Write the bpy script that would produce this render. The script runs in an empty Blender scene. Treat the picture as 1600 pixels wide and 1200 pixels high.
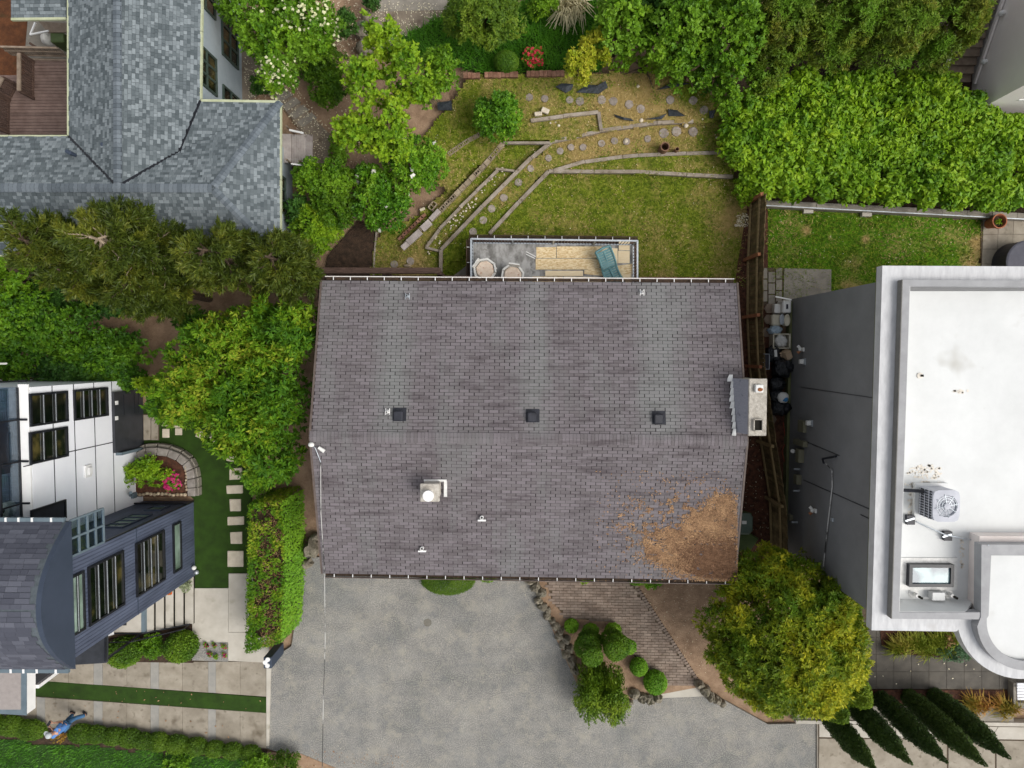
import bpy, math, random
import numpy as np
from mathutils import Vector, Matrix, Euler, noise as mnoise

random.seed(11)
rng = np.random.default_rng(11)
R = math.radians
sc = bpy.context.scene
col = sc.collection

# ------------------------------------------------------------------ camera, world, sun, exposure
CAM_Z, F = 26.0, 1067.0
cd = bpy.data.cameras.new('camera')
cd.lens, cd.sensor_width, cd.clip_start, cd.clip_end = 24.0, 36.0, 0.1, 400.0
cam = bpy.data.objects.new('camera', cd)
cam.location = (0, 0, CAM_Z)
cam.rotation_euler = (R(-2.576), R(0.644), 0)
col.objects.link(cam)
sc.camera = cam

SUN_EL, SUN_AZ = 52.0, 110.0            # azimuth clockwise from +Y
world = bpy.data.worlds.new('World')
sc.world = world
world.use_nodes = True
wn, wl = world.node_tree.nodes, world.node_tree.links
wn.clear()
wo = wn.new('ShaderNodeOutputWorld')
bg = wn.new('ShaderNodeBackground')
sky = wn.new('ShaderNodeTexSky')
sky.sky_type = 'NISHITA'
sky.sun_disc = False
sky.sun_elevation, sky.sun_rotation = R(SUN_EL), R(SUN_AZ)
sky.dust_density, sky.air_density = 3.0, 1.0
hs = wn.new('ShaderNodeHueSaturation')
hs.inputs['Saturation'].default_value = 0.25
wl.new(sky.outputs[0], hs.inputs['Color'])
wl.new(hs.outputs[0], bg.inputs['Color'])
bg.inputs['Strength'].default_value = 0.15
wl.new(bg.outputs[0], wo.inputs[0])

sd = bpy.data.lights.new('sun', 'SUN')
sd.energy, sd.angle, sd.color = 1.5, R(36), (1.0, 0.965, 0.91)
sun = bpy.data.objects.new('sun', sd)
_d = Vector((math.sin(R(SUN_AZ)) * math.cos(R(SUN_EL)), math.cos(R(SUN_AZ)) * math.cos(R(SUN_EL)), math.sin(R(SUN_EL))))
sun.rotation_euler = _d.to_track_quat('Z', 'Y').to_euler()
sun.location = _d * 60
col.objects.link(sun)

vs = sc.view_settings
vs.view_transform, vs.look, vs.gamma, vs.use_curve_mapping = 'Standard', 'None', 1.0, False
vs.exposure = 0.3

# ------------------------------------------------------------------ measuring: photo point -> place in the world
ROT = Euler(cam.rotation_euler).to_matrix()
EYE = Vector((0, 0, CAM_Z))
def ray(u, v):
    return ROT @ Vector(((u - 800) / F, -(v - 600) / F, -1.0))
def P(u, v, z=0.0):
    d = ray(u, v)
    return EYE + d * ((z - CAM_Z) / d.z)
def PX(u, v, X):
    d = ray(u, v)
    return EYE + d * (X / d.x)
def PY(u, v, Y):
    d = ray(u, v)
    return EYE + d * (Y / d.y)
def hit(u, v, a, b, c):
    n = (b - a).cross(c - a)
    d = ray(u, v)
    return EYE + d * ((a - EYE).dot(n) / d.dot(n))
def PL(pts, z=0.0):
    return [P(u, v, z) for u, v in pts]
def M_(px, z=0.0):                       # pixels -> metres at a height
    return px * (CAM_Z - z) / F

# ------------------------------------------------------------------ small maths
def inside(poly, pts):
    x, y = pts[:, 0], pts[:, 1]
    n = len(poly)
    res = np.zeros(len(pts), bool)
    j = n - 1
    for i in range(n):
        xi, yi, xj, yj = poly[i][0], poly[i][1], poly[j][0], poly[j][1]
        c = ((yi > y) != (yj > y)) & (x < (xj - xi) * (y - yi) / ((yj - yi) or 1e-9) + xi)
        res ^= c
        j = i
    return res
_grids = {}
def vnoise(x, y, s, seed=0):
    g = _grids.setdefault(seed, np.random.default_rng(900 + seed).random((64, 64)))
    x, y = np.asarray(x) * s, np.asarray(y) * s
    xi, yi = np.floor(x).astype(int), np.floor(y).astype(int)
    fx, fy = x - xi, y - yi
    fx, fy = fx * fx * (3 - 2 * fx), fy * fy * (3 - 2 * fy)
    a, b = g[xi % 64, yi % 64], g[(xi + 1) % 64, yi % 64]
    c, d = g[xi % 64, (yi + 1) % 64], g[(xi + 1) % 64, (yi + 1) % 64]
    return (a * (1 - fx) + b * fx) * (1 - fy) + (c * (1 - fx) + d * fx) * fy
def ss(a, b, x):
    t = np.clip((x - a) / (b - a), 0, 1)
    return t * t * (3 - 2 * t)

# ------------------------------------------------------------------ objects
WL = {}
def tag(o, label=None, cat=None, group=None, kind=None):
    if label: o['label'] = label
    if cat: o['category'] = cat
    if group: o['group'] = group
    if kind: o['kind'] = kind
    return o
def link(o, parent=None, loc=None):
    col.objects.link(o)
    if parent is not None:
        o.parent = parent
        base = WL[parent.name]
    else:
        base = Vector((0, 0, 0))
    w = Vector(loc) if loc is not None else base
    o.location = w - base
    WL[o.name] = w
    return o
def thing(name, label, cat, loc, group=None):
    o = bpy.data.objects.new(name, None)
    o.empty_display_size = 0.2
    link(o, None, loc)
    return tag(o, label, cat, group)

class MB:
    def __init__(s): s.v, s.f = [], []
    def add(s, vs_, fs):
        n = len(s.v)
        s.v += [tuple(p) for p in vs_]
        s.f += [tuple(i + n for i in f) for f in fs]
        return s
    def poly(s, pts): return s.add(pts, [tuple(range(len(pts)))])
    def hexa(s, b, t):                   # bottom ring, top ring (any n)
        n = len(b)
        fs = [tuple(range(n - 1, -1, -1)), tuple(range(n, 2 * n))]
        fs += [(i, (i + 1) % n, n + (i + 1) % n, n + i) for i in range(n)]
        return s.add(list(b) + list(t), fs)
    def prism(s, pts, h):                # pts at the top, extruded down by h (or by vector)
        dv = Vector((0, 0, -h)) if not isinstance(h, Vector) else h
        pts = [Vector(p) for p in pts]
        a = sum(pts[i].x * pts[(i + 1) % len(pts)].y - pts[(i + 1) % len(pts)].x * pts[i].y for i in range(len(pts)))
        if a < 0: pts = pts[::-1]
        return s.hexa([p + dv for p in pts], pts)
    def box(s, c, sx, sy, sz, rz=0.0, rot=None):
        m = rot if rot is not None else Matrix.Rotation(rz, 3, 'Z')
        c = Vector(c)
        q = [c + m @ Vector((x * sx / 2, y * sy / 2, z * sz / 2)) for z in (-1, 1) for x, y in ((-1, -1), (1, -1), (1, 1), (-1, 1))]
        return s.hexa(q[:4], q[4:])
    def beam(s, a, b, w, h, up=(0, 0, 1), lift=0.0):   # a-b is the centre line of the bottom if lift = h/2
        a, b = Vector(a), Vector(b)
        d = (b - a).normalized()
        side = d.cross(Vector(up))
        if side.length < 1e-4: side = d.cross(Vector((1, 0, 0)))
        side.normalize()
        n = side.cross(d).normalized()
        o = n * lift
        r = lambda p: [p + o - side * w / 2 - n * h / 2, p + o + side * w / 2 - n * h / 2, p + o + side * w / 2 + n * h / 2, p + o - side * w / 2 + n * h / 2]
        return s.hexa(r(a), r(b))
    def tube(s, pts, r, n=8, caps=True):
        pts = [Vector(p) for p in pts]
        rs = r if isinstance(r, (list, tuple)) else [r] * len(pts)
        rings = []
        ref = None
        for i, p in enumerate(pts):
            d = (pts[min(i + 1, len(pts) - 1)] - pts[max(i - 1, 0)]).normalized()
            if ref is None:
                ref = d.orthogonal().normalized()
            ref = (ref - d * ref.dot(d))
            ref = ref.normalized() if ref.length > 1e-5 else d.orthogonal().normalized()
            bn = d.cross(ref)
            rings.append([p + (ref * math.cos(k * 2 * math.pi / n) + bn * math.sin(k * 2 * math.pi / n)) * rs[i] for k in range(n)])
        vs_ = [q for rg in rings for q in rg]
        fs = []
        for i in range(len(rings) - 1):
            for k in range(n):
                fs.append((i * n + k, i * n + (k + 1) % n, (i + 1) * n + (k + 1) % n, (i + 1) * n + k))
        if caps:
            fs += [tuple(range(n - 1, -1, -1)), tuple((len(rings) - 1) * n + k for k in range(n))]
        return s.add(vs_, fs)
    def lathe(s, c, prof, n=20, sx=1.0, sy=1.0, cap=True):    # prof: (radius, z) from bottom up
        c = Vector(c)
        vs_ = [c + Vector((r * sx * math.cos(k * 2 * math.pi / n), r * sy * math.sin(k * 2 * math.pi / n), z)) for r, z in prof for k in range(n)]
        fs = []
        for i in range(len(prof) - 1):
            for k in range(n):
                fs.append((i * n + k, i * n + (k + 1) % n, (i + 1) * n + (k + 1) % n, (i + 1) * n + k))
        if cap:
            fs += [tuple(range(n - 1, -1, -1)), tuple((len(prof) - 1) * n + k for k in range(n))]
        return s.add(vs_, fs)
    def blob(s, c, r, seed=0, amp=0.25, nu=12, nv=7, freq=1.3, flat=None):
        c = Vector(c)
        vs_, fs = [], []
        for j in range(nv + 1):
            th = math.pi * j / nv
            for i in range(nu):
                ph = 2 * math.pi * i / nu
                d = Vector((math.sin(th) * math.cos(ph), math.sin(th) * math.sin(ph), math.cos(th)))
                k = 1 + amp * mnoise.noise(d * freq + Vector((seed * 7.3, seed * 1.7, 0)))
                p = Vector((d.x * r[0] * k, d.y * r[1] * k, d.z * r[2] * k))
                if flat is not None and p.z < flat: p.z = flat
                vs_.append(c + p)
        for j in range(nv):
            for i in range(nu):
                fs.append((j * nu + i, (j + 1) * nu + i, (j + 1) * nu + (i + 1) % nu, j * nu + (i + 1) % nu))
        return s.add(vs_, fs)
    def build(s, name, mat, parent=None, smooth=False, bevel=0.0):
        me = bpy.data.meshes.new(name)
        if parent is not None:
            base = WL[parent.name]
        else:
            xs = np.array(s.v)
            base = Vector(((xs[:, 0].min() + xs[:, 0].max()) / 2, (xs[:, 1].min() + xs[:, 1].max()) / 2, xs[:, 2].min()))
        me.from_pydata([(x - base.x, y - base.y, z - base.z) for x, y, z in s.v], [], s.f)
        me.materials.append(mat)
        if smooth:
            me.polygons.foreach_set('use_smooth', [True] * len(me.polygons))
        me.update()
        o = bpy.data.objects.new(name, me)
        link(o, parent, base if parent is None else None)
        if bevel:
            b = o.modifiers.new('bevel', 'BEVEL')
            b.width, b.segments, b.limit_method = bevel, 1, 'ANGLE'
        return o

def npobj(name, V, Fc, mat, parent=None, attr=None, smooth=False):
    """V (n,3), Fc (m,k) faces; optional point attribute"""
    V = np.asarray(V, np.float32)
    Fc = np.asarray(Fc, np.int32)
    base = WL[parent.name] if parent is not None else Vector(((V[:, 0].min() + V[:, 0].max()) / 2, (V[:, 1].min() + V[:, 1].max()) / 2, V[:, 2].min()))
    V = V - np.array(base, np.float32)
    me = bpy.data.meshes.new(name)
    me.vertices.add(len(V))
    me.vertices.foreach_set('co', V.ravel())
    m, k = Fc.shape
    me.loops.add(m * k)
    me.loops.foreach_set('vertex_index', Fc.ravel())
    me.polygons.add(m)
    me.polygons.foreach_set('loop_start', np.arange(0, m * k, k, dtype=np.int32))
    me.materials.append(mat)
    me.update(calc_edges=True)
    me.polygons.foreach_set('use_smooth', [bool(smooth)] * m)
    if mat.name in LEAFM and not (attr and 'tone' in attr):
        ct = V.reshape(-1, 4, 3).mean(1) if len(V) % 4 == 0 else V
        tn = np.clip(.5 + (vnoise(ct[:, 0] + base.x, ct[:, 1] + base.y, 2.1, 17) - .5) * 1.2 + rng.normal(0, .12, len(ct)), 0, 1)
        attr = dict(attr or {}, tone=np.repeat(tn, len(V) // len(ct)))
    if attr:
        for an, av in attr.items():
            a = me.attributes.new(an, 'FLOAT', 'POINT')
            a.data.foreach_set('value', np.asarray(av, np.float32))
    o = bpy.data.objects.new(name, me)
    link(o, parent, base if parent is None else None)
    return o

def pieces(parent, name, me, mats_):       # copies sharing one mesh, world matrices
    inv = Matrix.Translation(-WL[parent.name])
    for m in mats_:
        o = bpy.data.objects.new(name, me)
        col.objects.link(o)
        o.parent = parent
        o.matrix_local = inv @ m
        WL[o.name] = m.translation.copy()

def frame(o, x, y, z):                      # matrix from origin and axes (with scale)
    m = Matrix.Identity(4)
    for i, a in enumerate((x, y, z)):
        for r in range(3): m[r][i] = a[r]
    for r in range(3): m[r][3] = o[r]
    return m

# ------------------------------------------------------------------ materials
def S(h, k=1.0):
    h = h.lstrip('#')
    out = []
    for i in (0, 2, 4):
        c = int(h[i:i + 2], 16) / 255
        out.append((c / 12.92 if c <= 0.04045 else ((c + 0.055) / 1.055) ** 2.4) * k)
    return tuple(out) + (1.0,)

class NT:
    def __init__(s, name):
        s.m = bpy.data.materials.new(name)
        s.m.use_nodes = True
        s.n, s.l = s.m.node_tree.nodes, s.m.node_tree.links
        s.n.clear()
        s.out = s.n.new('ShaderNodeOutputMaterial')
    def new(s, t, **kw):
        q = s.n.new(t)
        for k, v in kw.items():
            setattr(q, k, v)
        return q
    def pos(s):
        return s.new('ShaderNodeNewGeometry').outputs['Position']
    def noise(s, scale, detail=5, rough=0.6, vec=None, stretch=None, dist=0.0):
        q = s.new('ShaderNodeTexNoise')
        q.inputs['Scale'].default_value, q.inputs['Detail'].default_value, q.inputs['Roughness'].default_value = scale, detail, rough
        q.inputs['Distortion'].default_value = dist
        v = vec or s.pos()
        if stretch:
            mp = s.new('ShaderNodeMapping')
            mp.inputs['Scale'].default_value = stretch
            s.l.new(v, mp.inputs['Vector'])
            v = mp.outputs[0]
        s.l.new(v, q.inputs['Vector'])
        return q.outputs['Fac']
    def ramp(s, fac, stops):
        q = s.new('ShaderNodeValToRGB')
        e = q.color_ramp.elements
        while len(e) < len(stops): e.new(0.5)
        for i, (p, c) in enumerate(stops):
            e[i].position, e[i].color = p, c
        s.l.new(fac, q.inputs[0])
        return q.outputs[0]
    def maprange(s, fac, a, b, c=0.0, d=1.0):
        q = s.new('ShaderNodeMapRange')
        for i, x in enumerate((a, b, c, d)): q.inputs[i + 1].default_value = x
        s.l.new(fac, q.inputs[0])
        return q.outputs[0]
    def mix(s, fac, a, b, mode='MIX'):
        q = s.new('ShaderNodeMix', data_type='RGBA', blend_type=mode)
        for sock, v in ((0, fac), (6, a), (7, b)):
            if isinstance(v, (int, float)): q.inputs[sock].default_value = v
            elif isinstance(v, tuple): q.inputs[sock].default_value = v
            else: s.l.new(v, q.inputs[sock])
        return q.outputs[2]
    def math(s, op, a, b=0.0):
        q = s.new('ShaderNodeMath', operation=op)
        for i, v in enumerate((a, b)):
            if isinstance(v, (int, float)): q.inputs[i].default_value = v
            else: s.l.new(v, q.inputs[i])
        return q.outputs[0]
    def island(s):
        return s.new('ShaderNodeNewGeometry').outputs['Random Per Island']
    def objrand(s):
        return s.new('ShaderNodeObjectInfo').outputs['Random']
    def rnd(s):                              # random per piece, joined or separate
        return s.math('FRACT', s.math('ADD', s.island(), s.objrand()))
    def bump(s, h, dist=0.01, strength=1.0):
        q = s.new('ShaderNodeBump')
        q.inputs['Distance'].default_value, q.inputs['Strength'].default_value = dist, strength
        s.l.new(h, q.inputs['Height'])
        return q.outputs[0]
    def bsdf(s, color, rough=0.85, spec=0.3, metal=0.0, normal=None):
        q = s.new('ShaderNodeBsdfPrincipled')
        for sock, v in (('Base Color', color), ('Roughness', rough), ('Specular IOR Level', spec), ('Metallic', metal)):
            if isinstance(v, (int, float, tuple)): q.inputs[sock].default_value = v
            else: s.l.new(v, q.inputs[sock])
        if normal is not None: s.l.new(normal, q.inputs['Normal'])
        s.l.new(q.outputs[0], s.out.inputs[0])
        return q

def mat(name, c1, c2=None, scale=3.0, rough=0.85, spec=0.3, metal=0.0, bump=0.0, bscale=60.0, var=0.0, lo=0.35, hi=0.65, stretch=None, spots=None):
    t = NT(name)
    c = c1
    if c2 is not None:
        c = t.ramp(t.noise(scale, 7, 0.65, stretch=stretch), [(lo, c1), (hi, c2)])
    if spots:                                # (colour, scale, threshold)
        for sc_, scl, th in spots:
            c = t.mix(t.maprange(t.noise(scl, 3, 0.5), th, th + 0.15), c, sc_)
    if var:
        v = t.maprange(t.rnd(), 0, 1, 1 - var, 1 + var)
        cv = t.new('ShaderNodeCombineColor')
        for i in range(3): t.l.new(v, cv.inputs[i])
        c = t.mix(1.0, c, cv.outputs[0], 'MULTIPLY')
    nrm = t.bump(t.noise(bscale, 4, 0.6, stretch=stretch), bump) if bump else None
    t.bsdf(c, rough, spec, metal, nrm)
    return t.m

LEAFM = set()
def leafmat(name, cols, clump=0.0, clumpcol=None, cscale=1.2, trans=0.2, rough=0.5, spec=0.25):
    t = NT(name)
    n = len(cols)
    LEAFM.add(t.m.name)
    tn = t.new('ShaderNodeAttribute', attribute_name='tone').outputs['Fac']
    tn = t.math('ADD', t.math('MULTIPLY', tn, .62), t.math('MULTIPLY', t.island(), .42))
    c = t.ramp(tn, [(i / max(1, n - 1), q) for i, q in enumerate(cols)])
    if clumpcol:
        c = t.mix(t.maprange(t.noise(cscale, 3, 0.55), 0.5 - clump * 0.3, 0.72 - clump * 0.3), c, clumpcol)
    b = t.bsdf(c, rough, spec)
    tr = t.new('ShaderNodeBsdfTranslucent')
    if isinstance(c, tuple): tr.inputs[0].default_value = c
    else: t.l.new(c, tr.inputs[0])
    mx = t.new('ShaderNodeMixShader')
    mx.inputs[0].default_value = trans
    t.l.new(b.outputs[0], mx.inputs[1])
    t.l.new(tr.outputs[0], mx.inputs[2])
    t.l.new(mx.outputs[0], t.out.inputs[0])
    return t.m
def C3(r, g, b): return (r, g, b, 1.0)
def L3(r, g, b): return (r * 1.45, g * 1.4, b * 1.25, 1.0)

def groundgrass(name, g1, g2, tan1, tan2, attr='dry'):
    t = NT(name)
    a = t.new('ShaderNodeAttribute', attribute_name=attr)
    n1 = t.noise(1.1, 7, 0.7)
    n2 = t.noise(7, 5, 0.75)
    green = t.mix(t.maprange(n2, 0.38, 0.62), g1, g2)
    green = t.mix(t.maprange(t.noise(2.4, 5, .7), .5, .66, 0, .7), green, (g1[0] * .55, g1[1] * .72, g1[2] * .6, 1))
    tan = t.mix(t.maprange(t.noise(9, 5, 0.7), 0.3, 0.7), tan1, tan2)
    k = t.math('ADD', a.outputs['Fac'], t.math('MULTIPLY', t.math('SUBTRACT', n1, 0.5), 1.9))
    k = t.math('ADD', k, t.math('MULTIPLY', t.math('SUBTRACT', n2, 0.5), 1.1))
    c = t.mix(t.maprange(k, 0.2, 0.75), green, tan)
    t.bsdf(c, 0.95, 0.1, 0, t.bump(t.noise(30, 4, 0.7), 0.06))
    return t.m

# roofing: colour lives on the piece, with stains that have a shape of their own
def shinglemat(name, c1, c2, c3, var, stain=None, stretch=(0.35, 2.2, 1), moss=None, washed=()):
    t = NT(name)
    r = t.rnd()
    c = t.ramp(r, [(0.0, c1), (0.5, c2), (1.0, c3)])
    n = t.noise(90, 3, 0.7)
    c = t.mix(t.maprange(n, 0.3, 0.75, 0, 0.35), c, (c1[0] * .5, c1[1] * .5, c1[2] * .5, 1))
    if stain:
        s_ = t.noise(1.9, 6, 0.7, stretch=stretch)
        c = t.mix(t.maprange(s_, 0.5, 0.66, 0, 0.85), c, stain)
        c = t.mix(t.maprange(t.noise(.5, 6, .7), .5, .7, 0, .18), c, stain)
    if moss:
        s_ = t.noise(0.55, 4, 0.6, stretch=(1.6, .35, 1))
        c = t.mix(t.maprange(s_, 0.52, 0.7, 0, 0.55), c, moss)
    if washed:                               # paler runs washed clean below the metal vents, down to the eave
        sx = t.new('ShaderNodeSeparateXYZ')
        t.l.new(t.pos(), sx.inputs[0])
        north = t.maprange(sx.outputs[1], -2.75, -2.4)
        for xv, wv, kv in washed:
            d_ = t.math('ABSOLUTE', t.math('ADD', t.math('SUBTRACT', sx.outputs[0], xv), t.math('MULTIPLY', t.math('SUBTRACT', t.noise(1.1, 4, .6), .5), .9)))
            c = t.mix(t.math('MULTIPLY', t.maprange(d_, wv, wv * .2, 0, kv), north), c, washed_col)
    t.bsdf(c, 0.92, 0.2, 0, t.bump(t.noise(160, 3, 0.6), 0.004))
    return t.m

MT = {}
washed_col = S('858a86')
def defmats():
    m = MT
    m['soil'] = mat('soil', S('836a54'), S('a58a70'), 2.2, bump=.03, bscale=22, spots=[(S('b49a80'), 38, .66)])
    m['mulch'] = mat('mulch', S('3a241a'), S('66412f'), 7, bump=.04, bscale=30, spots=[(S('8d6a52'), 45, .66)])
    m['dark_mulch'] = mat('dark_mulch', S('30261d'), S('4f3d2f'), 6, bump=.04, bscale=28, spots=[(S('a08a74', .8), 30, .7)])
    m['rust_soil'] = mat('rust_soil', S('4f301c'), S('6b4226'), 3, bump=.03, bscale=25, spots=[(S('4b3a20'), 2.5, .6)])
    t = NT('gravel')
    a = t.ramp(t.noise(0.6, 8, 0.7), [(.36, S('74746f')), (.5, S('8c8983')), (.64, S('a29e95'))])
    b = t.ramp(t.noise(24, 2, 0.8), [(.38, S('55565a')), (.5, S('85847f')), (.62, S('c4c0b6'))])
    c = t.mix(.4, a, b)
    c = t.mix(t.maprange(t.noise(2.2, 6, .75), .52, .66, 0, .55), c, S('707273'))
    c = t.mix(t.maprange(t.noise(1.5, 6, .72), .5, .66, 0, .6), c, S('a8a294'))
    c = t.mix(t.maprange(t.noise(.35, 4, .6), .5, .7, 0, .3), c, S('838687'))
    t.bsdf(c, .95, .15, 0, t.bump(t.noise(40, 4, .7), .03))
    m['gravel'] = t.m
    m['concrete'] = mat('concrete', S('877e6f'), S('a09788'), 1.6, bump=.006, bscale=70, var=.06, spots=[(S('756b5b'), 4.2, .6), (S('6b6152'), 1.3, .6)])
    m['pale_concrete'] = mat('pale_concrete', S('b0a99c'), S('c2bcb0'), 1.2, bump=.005, bscale=70, var=.03, spots=[(S('a19a8a'), 1.7, .6)])
    m['band_concrete'] = mat('band_concrete', S('8c8a84'), S('9b978f'), 3, bump=.004)
    m['grey_concrete'] = mat('grey_concrete', S('7d776d'), S('979084'), 2.2, bump=.012, bscale=60, var=.06, spots=[(S('cfcabd'), 26, .68)])
    m['dark_paving'] = mat('dark_paving', S('4f4b45'), S('625d55'), 2.2, bump=.006, var=.07, spots=[(S('8c877d'), 18, .72)])
    m['brown_path'] = mat('brown_path', S('796d5f'), S('8e8272'), 2, bump=.01, spots=[(S('5f5245'), 1.4, .6)])
    m['brick'] = mat('brick', S('79695d'), S('918275'), 3, bump=.006, bscale=80, var=.2, spots=[(S('665c46'), 1.6, .63)])
    m['joint'] = mat('joint', S('4c4034'), S('5f5140'), 12, bump=.01)
    m['redbrick'] = mat('redbrick', S('74503f'), S('93705c'), 6, bump=.01, var=.25)
    m['rock'] = mat('rock', S('6e6759'), S('98907f'), 3.5, bump=.06, bscale=9, var=.18, spots=[(S('54523a'), 3.5, .58), (S('473f33'), 9, .64)])
    m['flagstone'] = mat('flagstone', S('857a70'), S('a0968c'), 6, bump=.012, var=.16, spots=[(S('73624f'), 9, .6)])
    m['pale_stone'] = mat('pale_stone', S('bdb19c'), S('d2c7b3'), 4, bump=.01, bscale=30, var=.06)
    m['cobble'] = mat('cobble', S('8d7a62'), S('c3b399'), 7, var=.2)
    m['timber'] = mat('timber', S('857969'), S('a0968a'), 3, bump=.012, bscale=25, var=.14, spots=[(S('6b5f4c'), 5, .6)])
    m['block'] = mat('block', S('8a7a64'), S('a29580'), 6, bump=.02, var=.2, spots=[(S('6f5a43'), 4, .6)])
    m['fencewood'] = mat('fencewood', S('53472f'), S('7a6848'), 4, bump=.008, bscale=50, var=.25, spots=[(S('4c4b25'), 2.2, .57)])
    m['fencepost'] = mat('fencepost', S('84523a'), S('9c6a4a'), 6, bump=.008, var=.1)
    m['fencerail'] = mat('fencerail', S('7c6a4a'), S('8f7c58'), 6, bump=.008, var=.12)
    m['darkwood'] = mat('darkwood', S('4a3a31'), S('665147'), 4, bump=.008, var=.18, stretch=(1, 8, 1))
    m['deckwood'] = mat('deckwood', S('64524b'), S('78655d'), 3, bump=.005, var=.14, spots=[(S('a08a76'), 5, .7)])
    m['greywood'] = mat('greywood', S('9c928d'), S('b8afa9'), 3, bump=.01, var=.14, spots=[(S('6d6057'), 4, .62)])
    m['oldwood'] = mat('oldwood', S('746556'), S('8d7e6e'), 4, bump=.01, var=.2)
    m['shingle'] = shinglemat('brown_shingle', S('6d6768'), S('767072'), S('7e777a'), .1, stain=S('524b4d'), moss=S('777876'), washed=((P(612, 600, 4.4).x, .75, .34), (P(835, 600, 4.4).x, .6, .28), (P(1030, 560, 4.2).x, 1.0, .42)))
    m['felt'] = mat('roof_felt', S('2e292b'), S('3a3537'), 8)
    m['gshingle'] = shinglemat('grey_shingle', S('525a5d'), S('6d7578'), S('8d9598'), .1)
    m['gcap'] = shinglemat('ridge_cap_grey', S('5c646a'), S('6a7278'), S('798187'), .1)
    m['gfelt'] = mat('grey_felt', S('4a5155'), S('596065'), 8)
    m['vshingle'] = shinglemat('slate_shingle', S('4b4d57'), S('565862'), S('666872'), .1)
    m['white'] = mat('white_paint', S('e2e1de'), S('ecebe8'), 2, rough=.6)
    m['panel'] = mat('white_panel', S('ebecf0'), S('f0f1f4'), 1.5, rough=.5)
    m['cream'] = mat('cream_trim', S('a5aa88'), S('b7bb9d'), 5, rough=.6)
    m['gutter'] = mat('gutter_white', S('d8d0c9'), S('e9e4de'), 6, rough=.5, spots=[(S('a08c7c'), 9, .66)])
    m['gutterdark'] = mat('gutter_dirt', S('2c241e'), S('4a3a2c'), 12)
    m['brownmetal'] = mat('brown_metal', S('574c46'), S('685c55'), 5, rough=.5)
    m['greywall'] = mat('grey_stucco', S('7b7b7b'), S('858585'), .8, bump=.003, bscale=90)
    m['greenish'] = mat('green_trim', S('5d6040'), S('6d704c'), 3)
    m['lightwall'] = mat('light_stucco', S('e2dad5'), S('e8e1dc'), .7, bump=.004, bscale=80)
    m['bluewall'] = mat('pale_blue_wall', S('97a3aa'), S('a3aeb4'), 1.2, bump=.004)
    m['cornice'] = mat('cornice', S('b9b9ba'), S('cfcfcf'), 2.2, rough=.7, stretch=(3, .8, 1), spots=[(S('aeaaa6'), 1.1, .66)])
    m['parapet'] = mat('parapet_cap', S('8e8e8f'), S('9e9e9f'), 2, rough=.6)
    m['membrane'] = mat('roof_membrane', S('cbcccA'), S('d6d7d5'), .7, rough=.6, spots=[(S('b3b1aa'), .8, .66)])
    m['pinkwall'] = mat('pink_white_wall', S('ddd2cb'), S('e8dfd9'), 1.5)
    m['stain'] = mat('grime', S('d5cdc0'), S('e3dcd0'), 5)
    m['chimney'] = mat('chimney_mortar', S('9f988d'), S('c4beb3'), 7, bump=.02, bscale=35, spots=[(S('7d7468'), 12, .62)])
    m['lead'] = mat('lead_flashing', S('8a8a92'), S('9f9fa8'), 8, rough=.5, stretch=(2, 9, 1), spots=[(S('6a6a74'), 5, .6)])
    m['flash'] = mat('white_flashing', S('c9c8c4'), S('e6e5e1'), 6, rough=.55)
    m['rust'] = mat('rust', S('7c4526'), S('a56b3f'), 14, bump=.01)
    m['black'] = mat('black_plastic', S('25262b'), S('33343b'), 4, rough=.45)
    m['blackmetal'] = mat('black_metal', S('17181b'), S('22242a'), 4, rough=.35)
    m['void'] = mat('dark_inside', S('121009'), S('1c1912'), 4)
    m['galv'] = mat('galvanised', S('a9b0b5'), S('c3c8cc'), 6, rough=.4, metal=.5)
    m['bluegrey'] = mat('slate_siding', S('4a5162'), S('596174'), 3, rough=.65, bump=.003, var=.1, stretch=(1, 1, .25))
    m['bluedark'] = mat('slate_metal', S('363f4d'), S('3c4554'), 1.5, rough=.55)
    m['teal_trim'] = mat('bluegrey_trim', S('5d6b73'), S('6a7880'), 3, rough=.6)
    m['beige_roof'] = mat('beige_roof', S('948c88'), S('a09893'), 6, bump=.004)
    m['darkpanel'] = mat('dark_cladding', S('2f3135'), S('3a3c41'), 3, rough=.35)
    m['decktile'] = mat('deck_tile', S('68727b'), S('7d8790'), 5, var=.12)
    t = NT('window_glass')
    t.bsdf(t.ramp(t.noise(.9, 3, .6), [(.4, S('0b100c')), (.52, S('191d13')), (.66, S('544c2a'))]), .06, .6)
    m['glass'] = t.m
    t = NT('pale_glass')
    t.bsdf(t.ramp(t.noise(.8, 3, .6), [(.35, S('48584c')), (.65, S('8ea394'))]), .08, .6)
    m['paleglass'] = t.m
    t = NT('sky_glass')
    t.bsdf(t.ramp(t.noise(1.2, 2, .5), [(.45, S('51626f')), (.55, S('8fa9ac'))]), .08, .6)
    m['skyglass'] = t.m
    t = NT('clear_glass')
    g = t.new('ShaderNodeBsdfGlossy'); g.inputs['Roughness'].default_value = .05; g.inputs['Color'].default_value = (.8, .85, .9, 1)
    tr = t.new('ShaderNodeBsdfTransparent'); tr.inputs[0].default_value = (.62, .7, .76, 1)
    mx = t.new('ShaderNodeMixShader'); mx.inputs[0].default_value = .12
    t.l.new(tr.outputs[0], mx.inputs[1]); t.l.new(g.outputs[0], mx.inputs[2]); t.l.new(mx.outputs[0], t.out.inputs[0])
    m['clear'] = t.m
    m['osb'] = mat('osb_board', S('d8b987'), S('f3e0b8'), 14, lo=.42, hi=.58, stretch=(.6, 2, 1), spots=[(S('bd995f'), 16, .6)])
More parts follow.
